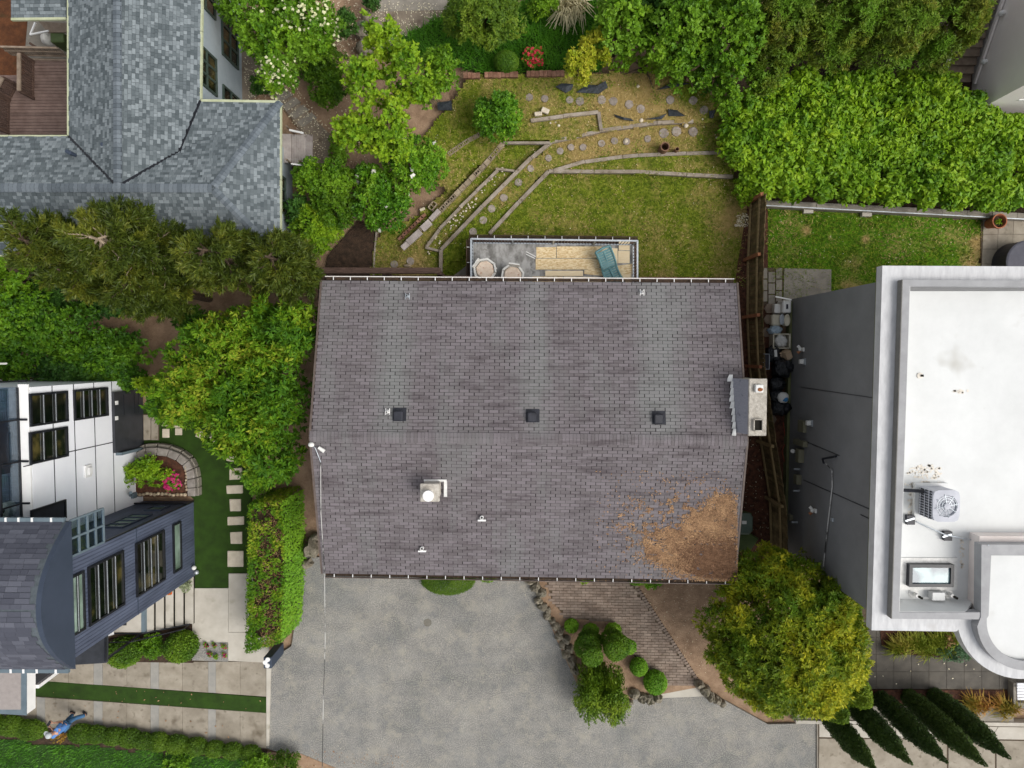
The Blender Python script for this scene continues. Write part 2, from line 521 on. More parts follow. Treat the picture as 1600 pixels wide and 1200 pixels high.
    m['ply'] = mat('plywood', S('eed6ab'), S('f6e4c2'), 5, stretch=(1, 7, 1))
    m['membrane_grey'] = mat('deck_membrane', S('7b7975'), S('b0aeab'), 3.2, lo=.4, hi=.6, bump=.004, stretch=(1, .5, 1), spots=[(S('5f5c59'), 3.1, .56), (S('54493f'), 6, .64)])
    m['teal'] = mat('teal_plastic', S('5b8286'), S('6f979a'), 4, rough=.5)
    m['cushion'] = mat('floral_cushion', S('d9c2ab'), S('ead9c6'), 6, spots=[(S('b4674a'), 11, .62), (S('7c8a4e'), 13, .66)])
    m['plastic_white'] = mat('white_plastic', S('d9d8d2'), S('e6e5df'), 3, rough=.4)
    m['plastic_cream'] = mat('cream_plastic', S('c9c2ac'), S('d8d2bd'), 3, rough=.45)
    m['bag'] = mat('black_bag', S('0d0e11'), S('22252b'), 7, rough=.2, spec=.8, bump=.1, bscale=9)
    m['bluebag'] = mat('blue_bag', S('9ab3c6'), S('c6d6e0'), 6, rough=.4, bump=.05, bscale=16)
    m['whitebag'] = mat('clear_bag', S('c7c6c0'), S('e2e1db'), 7, rough=.35, bump=.02, bscale=16)
    m['blueprint'] = mat('blue_print', S('2e6fa3'), S('4f93c4'), 9)
    m['card'] = mat('cardboard', S('b59a7c'), S('cbb397'), 5)
    m['greenbin'] = mat('green_bin', S('56655a'), S('637267'), 3, rough=.45)
    m['greenbin_dark'] = mat('green_bin_body', S('45532f'), S('516138'), 3, rough=.5)
    m['meter'] = mat('meter_box', S('6f6c58'), S('7d7a66'), 4, rough=.6)
    m['copper'] = mat('lamp_copper', S('8a5a3c'), S('a06b49'), 6, rough=.4)
    m['acgrey'] = mat('ac_grey', S('a9abb3'), S('b9bbc2'), 3, rough=.45)
    m['acdark'] = mat('ac_grille', S('24272c'), S('32353c'), 3, rough=.5)
    m['acblade'] = mat('ac_blade', S('565b63'), S('8d8a86'), 4, rough=.4)
    m['terracotta'] = mat('terracotta', S('96593f'), S('b0705199'[:6]), 5, bump=.004)
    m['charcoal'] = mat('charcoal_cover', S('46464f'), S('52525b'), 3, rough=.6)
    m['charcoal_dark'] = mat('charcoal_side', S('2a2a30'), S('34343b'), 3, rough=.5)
    m['netting'] = mat('black_fabric', S('24282c'), S('3a4045'), 6, rough=.6, bump=.03, bscale=12)
    m['pipe'] = mat('clay_pipe', S('6c4f40'), S('84654f'), 5)
    m['bark'] = mat('bark', S('43362a'), S('5e4f40'), 6, bump=.02, bscale=25)
    m['palebark'] = mat('pale_bark', S('8a7a66'), S('a59580'), 6, bump=.01, bscale=25)
    m['needle'] = mat('fallen_needles', S('83644a'), S('a98764'), 3, var=.3)
    m['darkneedle'] = mat('packed_needles', S('664a35'), S('82624a'), 5, var=.3, bump=.02)
    m['petal'] = mat('petals', S('d9cda8'), S('ece4cb'), 5, var=.12)
    m['skin'] = mat('skin', S('b98a72'), S('c4967d'), 5, rough=.55)
    m['shirt'] = mat('blue_shirt', S('4d78b4'), S('5c88c4'), 6)
    m['jeans'] = mat('blue_jeans', S('36597e'), S('466f94'), 6, bump=.01, bscale=60)
    m['cap'] = mat('grey_cap', S('a9aeb0'), S('bcc0c2'), 8)
    m['cable'] = mat('cable', S('343432'), S('c2c0bb'), 1.0, rough=.5, lo=.46, hi=.54)
    m['redpaint'] = mat('red_wire', S('8a3a2c'), S('a55240'), 6)
    # grasses
    m['lawn'] = groundgrass('lawn', S('556218'), S('86932e'), S('957f4a'), S('b39c66'))
    m['lawn2'] = groundgrass('neighbour_lawn', S('3d6514'), S('6b9420'), S('a18b50'), S('c0a772'))
    m['turf'] = mat('artificial_turf', S('24380c'), S('2f4a10'), 2.0, bump=.012, bscale=90, rough=.9)
    m['darklawn'] = mat('dark_lawn', S('243f10'), S('2f5214'), 1.5, bump=.03, bscale=40)
    m['longgrass_ground'] = mat('long_grass_ground', S('26400f'), S('345614'), 2.5, bump=.03)
    # leaves: dark and bright ramp ends also put highlight and shadow contrast into the colour
    m['l_silver'] = leafmat('silver_leaves', [L3(.16, .20, .12), L3(.26, .30, .2)])
    m['block2'] = mat('planter_block', S('7d766e'), S('98918a'), 4, bump=.015, var=.12)
    m['l_bright'] = leafmat('bright_leaves', [L3(.035, .11, .005), L3(.115, .235, .009), L3(.23, .34, .016)], clump=.2, clumpcol=L3(.16, .28, .012), cscale=.7)
    m['l_mid'] = leafmat('green_leaves', [L3(.02, .065, .005), L3(.075, .175, .008), L3(.16, .28, .014)], clump=.2, clumpcol=L3(.11, .22, .015), cscale=.9)
    m['l_deep'] = leafmat('deep_green_leaves', [L3(.012, .045, .005), L3(.045, .12, .007), L3(.10, .20, .012)])
    m['l_dark'] = leafmat('dark_leaves', [L3(.014, .045, .012), L3(.03, .085, .014), L3(.05, .12, .018)])
    m['l_camellia'] = leafmat('glossy_leaves', [L3(.02, .075, .006), L3(.075, .19, .010), L3(.18, .32, .022)], rough=.42, spec=.25)
    m['l_lime'] = leafmat('lime_leaves', [L3(.03, .095, .005), L3(.115, .225, .009), L3(.25, .34, .016)], clump=.2, clumpcol=L3(.16, .27, .012), cscale=1.5)
    m['l_gold'] = leafmat('golden_tips', [L3(.03, .07, .004), L3(.15, .20, .008), L3(.42, .40, .022)], clump=.1, clumpcol=L3(.07, .15, .008), cscale=1.1)
    m['l_yellow'] = leafmat('yellow_leaves', [L3(.10, .15, .008), L3(.22, .27, .012), L3(.34, .33, .03)])
    m['l_laurel'] = leafmat('laurel_leaves', [L3(.035, .10, .012), L3(.045, .115, .006), L3(.10, .19, .009), L3(.22, .25, .025)], rough=.5, spec=.15)
    m['l_pine'] = leafmat('pine_needles', [L3(.018, .034, .005), L3(.05, .072, .008), L3(.115, .125, .014)], trans=.12)
    m['l_brown'] = leafmat('brown_green_needles', [L3(.03, .055, .006), L3(.085, .125, .009), L3(.16, .16, .02)], clump=.3, clumpcol=L3(.08, .17, .010), cscale=1.0, trans=.12)
    m['l_cypress'] = leafmat('cypress_leaves', [L3(.012, .028, .006), L3(.024, .052, .009), L3(.045, .08, .012)], trans=.08)
    m['l_clip'] = leafmat('clipped_leaves', [L3(.06, .16, .012), L3(.11, .25, .015), L3(.17, .32, .02)])
    m['l_clipdark'] = leafmat('clipped_dark_leaves', [L3(.025, .07, .005), L3(.05, .12, .006), L3(.085, .16, .009)])
    m['l_hedgedark'] = leafmat('mound_leaves', [L3(.028, .065, .005), L3(.05, .105, .006), L3(.085, .15, .01)])
    m['l_burnt'] = leafmat('burnt_twigs', [L3(.03, .02, .012), L3(.20, .12, .06), L3(.36, .24, .13)])
    m['l_blue'] = leafmat('juniper_leaves', [L3(.06, .13, .07), L3(.10, .18, .10)])
    m['l_tan'] = leafmat('dry_grass_blades', [C3(.5, .45, .27), C3(.7, .64, .42)])
    m['l_orange'] = leafmat('orange_grass_blades', [L3(.10, .12, .015), L3(.26, .18, .03), L3(.32, .14, .05)])
    m['l_mixgrass'] = leafmat('arching_grass_blades', [L3(.09, .14, .015), L3(.18, .22, .025), L3(.30, .26, .06)])
    m['f_white'] = leafmat('white_flowers', [C3(.72, .70, .58), C3(.8, .78, .72)], trans=.15)
    m['f_cream'] = leafmat('cream_flowers', [C3(.62, .64, .32), C3(.75, .74, .5)], trans=.15)
    m['f_red'] = leafmat('red_flowers', [C3(.45, .02, .03), C3(.55, .05, .06)], trans=.15)
    m['f_pink'] = leafmat('pink_flowers', [C3(.42, .01, .09), C3(.6, .05, .2)], trans=.15)
    m['f_orange'] = leafmat('scarlet_flowers', [C3(.6, .05, .02), C3(.7, .10, .03)], trans=.15)
    t = NT('grass_blades')
    a = t.new('ShaderNodeAttribute', attribute_name='dry')
    g = t.ramp(t.island(), [(0, L3(.045, .085, .010)), (.5, L3(.10, .16, .016)), (1, L3(.22, .27, .03))])
    d = t.ramp(t.island(), [(0, L3(.2, .15, .06)), (1, L3(.42, .32, .16))])
    t.bsdf(t.mix(a.outputs['Fac'], g, d), .8, .1)
    m['blades'] = t.m
    m['blades_green'] = leafmat('green_blades', [L3(.025, .09, .008), L3(.05, .16, .010), L3(.08, .22, .015)])
    m['blades_dark'] = leafmat('dark_blades', [L3(.018, .055, .007), L3(.035, .095, .010)])
defmats()

# ------------------------------------------------------------------ grass and foliage
def quadsarr(c, a, b, n, fold):
    """diamond leaves: centre, half-length vec, half-width vec, normal*fold"""
    m = len(c)
    V = np.empty((m, 4, 3), np.float32)
    V[:, 0] = c - a
    V[:, 1] = c + b + n * fold
    V[:, 2] = c + a
    V[:, 3] = c - b + n * fold
    Fq = np.arange(m * 4, dtype=np.int32).reshape(m, 4)
    return V.reshape(-1, 3), Fq
def norm(v):
    return v / np.maximum(np.linalg.norm(v, axis=1, keepdims=True), 1e-6)

def lawn(name, poly, z, mt, cell=.1, dry=None, rough=.03, edge=.12, blades=0, bmat=None, bh=.07, bw=.03, label=None):
    W = [(p.x, p.y) for p in PL(poly, z)]
    x0, x1 = min(p[0] for p in W), max(p[0] for p in W)
    y0, y1 = min(p[1] for p in W), max(p[1] for p in W)
    nx, ny = int((x1 - x0) / cell) + 2, int((y1 - y0) / cell) + 2
    gx, gy = np.meshgrid(x0 + np.arange(nx + 1) * cell, y0 + np.arange(ny + 1) * cell, indexing='ij')
    cx, cy = (gx[:-1, :-1] + cell / 2), (gy[:-1, :-1] + cell / 2)
    wob = edge
    pts = np.stack([cx.ravel() + (vnoise(cx.ravel(), cy.ravel(), 2.3, 1) - .5) * 2 * wob, cy.ravel() + (vnoise(cx.ravel(), cy.ravel(), 2.3, 2) - .5) * 2 * wob], 1)
    ins = inside(W, pts).reshape(nx, ny)
    zz = z + rough * (vnoise(gx, gy, 3.1, 3) + .5 * vnoise(gx, gy, 8, 4) - .6)
    idx = -np.ones(gx.shape, int)
    ii, jj = np.nonzero(ins)
    used = np.zeros(gx.shape, bool)
    for a, b in ((0, 0), (1, 0), (1, 1), (0, 1)): used[ii + a, jj + b] = True
    idx[used] = np.arange(used.sum())
    V = np.stack([gx[used], gy[used], zz[used]], 1)
    Fq = np.stack([idx[ii, jj], idx[ii + 1, jj], idx[ii + 1, jj + 1], idx[ii, jj + 1]], 1)
    def dv(X, Y):
        if dry is None: return np.zeros(len(X))
        # world -> photo
        u, v = project(X, Y, z)
        return dry(u, v)
    o = npobj(name, V, Fq, mt, None, {'dry': dv(V[:, 0], V[:, 1])})
    tag(o, label, None, None, 'structure')
    if blades:
        area = len(Fq) * cell * cell
        n = int(area * blades)
        k = rng.integers(0, len(Fq), n)
        c = V[Fq[k, 0]] + np.stack([rng.random(n) * cell, rng.random(n) * cell, np.zeros(n)], 1)
        d = dv(c[:, 0], c[:, 1]) if dry else np.zeros(n)
        d = np.clip(d + (vnoise(c[:, 0], c[:, 1], 1.6, 7) - .5) * 1.5 + rng.normal(0, .25, n), 0, 1)
        d = ss(.25, .75, d)
        keep = rng.random(n) > d * .5
        c, d = c[keep], d[keep]
        n = len(c)
        th = rng.random(n) * 2 * np.pi
        hh = bh * rng.uniform(.5, 1.3, n) * (.5 + vnoise(c[:, 0], c[:, 1], 2.7, 9))
        lean = rng.uniform(.4, 1.4, n) * hh
        side = np.stack([-np.sin(th), np.cos(th), np.zeros(n)], 1) * (bw / 2)
        tip = c + np.stack([np.cos(th) * lean, np.sin(th) * lean, hh], 1)
        VV = np.empty((n, 3, 3), np.float32)
        VV[:, 0], VV[:, 1], VV[:, 2] = c - side, c + side, tip
        g = npobj('grass', VV.reshape(-1, 3), np.arange(n * 3).reshape(n, 3), bmat or MT['blades'], None, {'dry': np.repeat(d, 3)})
        tag(g, None, None, None, 'stuff')
    return o

RI = np.array(ROT.transposed())
def project(X, Y, z):
    d = np.stack([np.asarray(X), np.asarray(Y), np.full(len(X), z - CAM_Z)], 1) @ RI.T
    return 800 + F * d[:, 0] / -d[:, 2], 600 - F * d[:, 1] / -d[:, 2]

def leafcloud(lobes, L, W, cov=3.0, up=.4, depth=.25, zmin=-.35, fold=.2, jit=.55, droop=0.0, along=None):
    VV, FF, n0 = [], [], 0
    for c, r in lobes:
        c, r = np.array(c, float), np.array(r, float)
        area = 2 * np.pi * ((r[0] * r[1] + r[0] * r[2] + r[1] * r[2]) / 3) * (1 - zmin)
        n = max(6, int(cov * area / (L * W * .5) / 2))
        d = norm(rng.normal(size=(int(n * 2.2), 3)))
        d = d[d[:, 2] > zmin][:n]
        n = len(d)
        rad = 1 - np.abs(rng.normal(0, depth, n))
        rad = np.clip(rad, .15, 1) + rng.normal(0, .04, n)
        p = c + d * r * rad[:, None]
        nr = norm(norm(d / r) * (1 - up) + np.array([0, 0, up]) + rng.normal(0, jit, (n, 3)))
        t = np.cross(nr, rng.normal(size=(n, 3)))
        if along is not None:                    # leaves point outwards and up/down
            t = norm(d + rng.normal(0, .5, (n, 3))) * 1.0
        t = t + np.array([0, 0, -droop])
        t = norm(t - nr * np.sum(t * nr, 1, keepdims=True))
        b = np.cross(nr, t)
        s = rng.uniform(.65, 1.35, (n, 1))
        V, Fq = quadsarr(p, t * L / 2 * s, b * W / 2 * s, nr, -fold * W)
        VV.append(V); FF.append(Fq + n0); n0 += len(V)
    return np.concatenate(VV), np.concatenate(FF)

def sprigs(lobes, L, W, cov=2.5, m=7, up=.45, rag=.22, hole=.3, depth=.16, zmin=-.3, seed=0, spread=(35, 88), droop=0.0):
    """rosettes of leaves on ragged lobes, with gaps"""
    VV, FF, TT, n0 = [], [], [], 0
    for c, r in lobes:
        c, r = np.array(c, float), np.array(r, float)
        area = 2 * np.pi * ((r[0] * r[1] + r[0] * r[2] + r[1] * r[2]) / 3) * (1 - zmin)
        n = max(3, int(cov * area / (L * W * .5 * m) / 2))
        d = norm(rng.normal(size=(int(n * 2.4), 3)))
        d = d[d[:, 2] > zmin][:n]
        rad = np.clip(1 - np.abs(rng.normal(0, depth, len(d))), .3, 1)
        p = c + d * r * rad[:, None]
        q = vnoise(p[:, 0] + .6 * p[:, 2], p[:, 1] - .5 * p[:, 2], 2.3, 40 + seed % 9)
        p = c + d * r * (rad * (1 + rag * (q - .5) * 2.2))[:, None]
        h = vnoise(p[:, 0] + 9, p[:, 1] + p[:, 2], 2.9, 60 + seed % 7)
        k = h > hole * .9
        if k.sum() < 3: k[:] = True
        d, p = d[k], p[k]
        n = len(d)
        if n == 0: continue
        ax = norm(d * (1 - up) + np.array([0, 0, up]) + rng.normal(0, .3, (n, 3)))
        tone = np.clip(.5 + (vnoise(p[:, 0], p[:, 1], 1.7, 80 + seed % 5) - .5) * 1.2 + rng.normal(0, .2, n), 0, 1)
        A, PP, T = np.repeat(ax, m, 0), np.repeat(p, m, 0), np.repeat(tone, m)
        N = n * m
        e = norm(np.cross(A, rng.normal(size=(N, 3))))
        an = np.radians(rng.uniform(spread[0], spread[1], N))[:, None]
        t = norm(A * np.cos(an) + e * np.sin(an) + np.array([0, 0, -droop]))
        nr = norm(A - t * np.sum(A * t, 1, keepdims=True) + rng.normal(0, .25, (N, 3)))
        nr = norm(nr - t * np.sum(nr * t, 1, keepdims=True))
        bt = np.cross(nr, t)
        s = rng.uniform(.6, 1.25, (N, 1))
        V, Fq = quadsarr(PP + t * L * .5 * s + rng.normal(0, L * .12, (N, 3)), t * L / 2 * s, bt * W / 2 * s, nr, -.2 * W)
        VV.append(V); FF.append(Fq + n0); TT.append(np.repeat(T, 4)); n0 += len(V)
    return np.concatenate(VV), np.concatenate(FF), np.concatenate(TT)

def lobes_of(c, r, k, lr=.42, zmin=-.2, core=True, seed=0):
    q = np.random.default_rng(seed)
    c, r = np.array(c, float), np.array(r, float)
    out = []
    i = 0
    ga = math.pi * (3 - math.sqrt(5))
    for i in range(k):
        zz = zmin + (1 - zmin) * (1 - (i + .5) / k)
        th = i * ga + q.uniform(-.4, .4)
        s = math.sqrt(max(0, 1 - zz * zz))
        d = np.array([math.cos(th) * s, math.sin(th) * s, zz])
        m = lr * q.uniform(.7, 1.25)
        out.append((c + d * r * (1 - m * .85) , r * m))
    if core:
        out.append((c, r * .72))
    return out

def trunk(parent, base, top, r0, mt, limbs=5, spread=1.0, name='trunk'):
    mb = MB()
    base, top = Vector(base), Vector(top)
    mid = base.lerp(top, .5) + Vector((random.uniform(-.1, .1), random.uniform(-.1, .1), 0))
    mb.tube([base, mid, top], [r0, r0 * .75, r0 * .35], 8)
    for i in range(limbs):
        a = i * 2.4 + random.random()
        s = base.lerp(top, random.uniform(.35, .75))
        e = s + Vector((math.cos(a) * spread, math.sin(a) * spread, (top.z - base.z) * random.uniform(.15, .4)))
        mb.tube([s, s.lerp(e, .5) + Vector((0, 0, .1)), e], [r0 * .45, r0 * .3, r0 * .12], 6)
    return mb.build(name, mt, parent, smooth=True)

PSEED = [0]
def plant(name, label, cat, u, v, ru, rv, z0, z1, leaf, L, W, k=9, lr=.42, cov=3.0, up=.4, depth=.22, jit=.55, droop=0, group=None,
          stem='trunk', crown='crown', sprig=None, m=7, rag=.24, hole=.34, gz=0.0, bark='bark', flowers=None, carve=(), shape=None, zmin=-.3, along=None, tr=None, core=True, fold=.2):
    """crown whose silhouette is the photo ellipse (u,v,ru,rv); the crown spans z0..z1"""
    PSEED[0] += 1
    zm = z0 + (z1 - z0) * .42
    c = P(u, v, zm)
    r = (M_(ru, zm), M_(rv, zm), (z1 - z0) * .58)
    base = Vector((c.x, c.y, gz))
    t = thing(name, label, cat, base, group)
    if shape: lob = shape(c, r)
    elif k <= 1: lob = [(c, r)]
    else: lob = lobes_of(c, r, k, lr, zmin=-.15, seed=PSEED[0], core=core)
    tone = None
    if sprig is None: sprig = len(lob) > 1
    if sprig: V, Fq, tone = sprigs(lob, L * 1.15, W * 1.15, cov, m, up, rag, hole, .16, zmin, PSEED[0], droop=droop)
    else: V, Fq = leafcloud(lob, L, W, cov, up, depth, zmin, fold, jit, droop, along)
    V[:, 2] = np.maximum(V[:, 2], gz + .02)
    if len(carve):
        ct = V.reshape(-1, 4, 3).mean(1)
        k_ = np.ones(len(ct), bool)
        for x_, y_, r_ in carve: k_ &= np.hypot(ct[:, 0] - x_, ct[:, 1] - y_) > r_
        V = V.reshape(-1, 4, 3)[k_].reshape(-1, 3); Fq = np.arange(len(V)).reshape(-1, 4)
        if tone is not None: tone = tone.reshape(-1, 4)[k_].ravel()
    npobj(crown, V, Fq, MT[leaf], t, {'tone': tone} if tone is not None else None)
    trunk(t, base, (c.x, c.y, zm + (z1 - zm) * .3), tr or max(.03, min(.2, r[0] * .07)), MT[bark], 5, r[0] * .6, stem)
    if flowers:                              # (material, count, size)
        fm, n, fs = flowers
        fl = [lob[i] for i in rng.integers(0, len(lob), n)]
        pts = []
        for cc, rr in fl:
            d = norm(rng.normal(size=(1, 3)))[0]
            d[2] = abs(d[2]) * 1.0
            pts.append(np.array(cc) + d * np.array(rr) * 1.03)
        VV, FF = [], []
        pts = np.array(pts)
        if n > 200:
            pts = pts[vnoise(pts[:, 0], pts[:, 1], .9, 33) + rng.normal(0, .08, n) > .5]
            n = len(pts)
        for q in range(3):
            nr = norm(np.array([0, 0, 1.]) + rng.normal(0, .35, (n, 3)))
            tt = np.cross(nr, rng.normal(size=(n, 3))); tt = norm(tt); bb = np.cross(nr, tt)
            s = fs * rng.uniform(.35, .65, (n, 1))
            A, B = quadsarr(pts + rng.normal(0, fs * .15, (n, 3)), tt * s, bb * s, nr, .0)
            VV.append(A); FF.append(B + q * n * 4)
        npobj('flowers', np.concatenate(VV), np.concatenate(FF), MT[fm], t)['kind'] = 'stuff'
    return t

def blades_clump(pts, n, h, w, spread, droop=.5):
    """arching blades from each base point (two quads each)"""
    VV, FF, m0 = [], [], 0
    pts = np.array(pts, float)
    N = n * len(pts)
    c = np.repeat(pts, n, 0) + np.concatenate([rng.normal(0, spread * .12, (N, 2)), np.zeros((N, 1))], 1)
    th = rng.random(N) * 2 * np.pi
    hh = h * rng.uniform(.6, 1.15, N)
    rr = spread * rng.uniform(.3, 1.1, N)
    dirv = np.stack([np.cos(th), np.sin(th), np.zeros(N)], 1)
    side = np.stack([-np.sin(th), np.cos(th), np.zeros(N)], 1) * (w / 2)
    m = c + dirv * (rr * .45)[:, None] + np.array([0, 0, 1.]) * hh[:, None]
    e = c + dirv * rr[:, None] + np.array([0, 0, 1.]) * (hh * (1 - droop))[:, None]
    V = np.stack([c - side * .6, c + side * .6, m + side, m - side, e + side * .3, e - side * .3], 1)
    i = np.arange(N) * 6
    Fq = np.concatenate([np.stack([i, i + 1, i + 2, i + 3], 1), np.stack([i + 3, i + 2, i + 4, i + 5], 1)])
    return V.reshape(-1, 3), Fq

def flat_structure(name, poly, z, mt, thick=.12, kind='structure'):
    o = MB().prism(PL(poly, z), thick).build(name, MT[mt])
    return tag(o, None, None, None, kind)

def slabs(parent, polys, z, mt, name='concrete_slab', gap=.012, thick=.1, dz=.004):
    for pl in polys:
        pts = PL(pl, z)
        c = sum(pts, Vector()) / len(pts)
        pts = [p + (c - p).normalized() * gap for p in pts]
        h = random.uniform(-dz, dz)
        MB().prism([p + Vector((0, 0, h)) for p in pts], thick).build(name, MT[mt], parent)

# ------------------------------------------------------------------ roofing
def shingle_mesh(name, mt, w=1.0, h=1.0, t=1.0):
    # unit wedge: x across 0..1, y from butt (0) to top (1), thickness 1 at the butt and 0.25 at the top
    v = [(0, 0, 0), (1, 0, 0), (1, 1, 0), (0, 1, 0), (0, 0, 1), (1, 0, 1), (1, 1, .25), (0, 1, .25)]
    f = [(4, 5, 6, 7), (0, 1, 5, 4), (1, 2, 6, 5), (3, 0, 4, 7)]
    me = bpy.data.meshes.new(name)
    me.from_pydata(v, [], f)
    me.materials.append(mt)
    return me
UNIT_V = np.array([(0, 0, 0), (1, 0, 0), (1, 1, 0), (0, 1, 0), (0, 0, 1), (1, 0, 1), (1, 1, .25), (0, 1, .25)], float)
UNIT_F = np.array([(4, 5, 6, 7), (0, 1, 5, 4), (1, 2, 6, 5), (3, 0, 4, 7)])
def lay_shingles(parent, faces, mt, course, wid, gap, cgap, thick, limit=300, vary=0.0, lift=.004, name='shingle', shift=.5):
    """faces: list of (polygon pts, eave a, eave b); courses run along a-b, butts towards the eave"""
    mats_ = []
    for pts, a, b in faces:
        pts = [Vector(p) for p in pts]
        a, b = Vector(a), Vector(b)
        n = Vector((0, 0, 0))
        for i in range(len(pts)):
            n += pts[i].cross(pts[(i + 1) % len(pts)])
        n.normalize()
        if n.z < 0: n = -n
        x = (b - a)
        x = (x - n * x.dot(n)).normalized()
        y = n.cross(x).normalized()
        if y.z < 0: y, x = -y, -x
        q = [((p - a).dot(x), (p - a).dot(y)) for p in pts]
        off = sum((p - a).dot(n) for p in pts) / len(pts)
        x0, x1 = min(p[0] for p in q), max(p[0] for p in q)
        y0, y1 = min(p[1] for p in q), max(p[1] for p in q)
        nrow = int((y1 - y0) / course) + 1
        for j in range(nrow):
            yy = y0 + j * course
            xx = x0 - wid * (shift if j % 2 else 0) - wid * .5 * random.random() * (1 if vary else 0)
            ym = yy + course / 2
            xs = []
            for e in range(len(q)):
                (ax_, ay_), (bx_, by_) = q[e], q[(e + 1) % len(q)]
                if (ay_ > ym) != (by_ > ym): xs.append(ax_ + (bx_ - ax_) * (ym - ay_) / (by_ - ay_))
            if len(xs) < 2: continue
            lo_, hi_ = min(xs) + .012, max(xs) - .012
            while xx < x1:
                w = wid * (1 + random.uniform(-vary, vary))
                c, e = max(xx, lo_), min(xx + w, hi_)
                xx += w
                if e - c < .05: continue
                w = e - c
                o = a + x * (c + gap / 2) + y * (yy + cgap) + n * (off + lift)
                g_ = gap * random.uniform(.45, 1.5)
                mats_.append((o, x * (w - g_), y * (course - cgap * random.uniform(.6, 1.3)), n * (thick * random.uniform(.7, 1.3))))
    mats_.sort(key=lambda m: -m[0].z)
    sep, rest = mats_[:limit], mats_[limit:]
    if sep:
        me = shingle_mesh(name, mt)
        pieces(parent, name, me, [frame(*m) for m in sep])
    if rest:
        A = np.array([[tuple(m[0]), tuple(m[1]), tuple(m[2]), tuple(m[3])] for m in rest])
        V = A[:, None, 0] + UNIT_V[None, :, 0:1] * A[:, None, 1] + UNIT_V[None, :, 1:2] * A[:, None, 2] + UNIT_V[None, :, 2:3] * A[:, None, 3]
        Fq = (UNIT_F[None] + (np.arange(len(A)) * 8)[:, None, None]).reshape(-1, 4)
        o = npobj(name + '_courses', V.reshape(-1, 3), Fq, mt, parent)
        o['kind'] = 'stuff'
    return len(mats_)

def caps(parent, a, b, w, step, mt, name='ridge_cap', n1=None, thick=.02, drop=.3):
    """overlapping bent caps along a ridge or hip"""
    a, b = Vector(a), Vector(b)
    d = (b - a)
    ln = d.length
    d.normalize()
    s = d.cross(Vector((0, 0, 1))).normalized()
    up = s.cross(d).normalized()
    if up.z < 0: up = -up
    v = [(-1, 0, -drop), (0, 0, 0), (1, 0, -drop), (1, 1, -drop), (0, 1, 0), (-1, 1, -drop)]
    v2 = v + [(x, y, z + .12) for x, y, z in v]
    f = [(6, 7, 10, 11), (7, 8, 9, 10), (0, 1, 7, 6), (1, 2, 8, 7), (4, 3, 9, 10), (5, 4, 10, 11), (2, 3, 9, 8), (0, 6, 11, 5)]
    me = bpy.data.meshes.new(name)
    me.from_pydata(v2, [], f)
    me.materials.append(mt)
    k = int(ln / step)
    ms = []
    for i in range(k):
        p = a + d * (i * ln / k) + up * (.03 + .004 * (i % 2))
        ms.append(frame(p, s * (w / 2), d * (ln / k * .93), up * (w / 2)))
    pieces(parent, name, me, ms)

# ================================================================== THE GROUND
def structure(o, label=None): return tag(o, label, None, None, 'structure')
gm = MB()
N = 24
g = [(-60 + 120 * i / N, -60 + 120 * j / N) for i in range(N + 1) for j in range(N + 1)]
gm.add([(x, y, -.12) for x, y in g], [(i * (N + 1) + j, (i + 1) * (N + 1) + j, (i + 1) * (N + 1) + j + 1, i * (N + 1) + j + 1) for i in range(N) for j in range(N)])
structure(gm.build('ground', MT['soil']))

def sheet(name, poly, z, mt, thick=.1, kind='structure'):
    return tag(MB().prism(PL(poly, z), thick).build(name, MT[mt]), None, None, None, kind)

# forecourt in front of the house
drive = sheet('gravel_forecourt', [(470, 870), (845, 880), (850, 935), (868, 985), (893, 1040), (905, 1068), (985, 1092), (1120, 1088), (1200, 1132), (1282, 1130), (1284, 1290), (430, 1290), (420, 1215), (452, 1180), (410, 1168), (424, 1030), (455, 1010), (468, 930)], 0.0, 'gravel')
sheet('soil_bed', [(840, 870), (1180, 870), (1180, 1000), (1092, 1074), (985, 1094), (903, 1072), (870, 1000), (845, 940)], 0.03, 'soil')
sheet('planting_soil', [(330, 1172), (470, 1178), (560, 1215), (560, 1300), (300, 1300)], 0.012, 'soil')
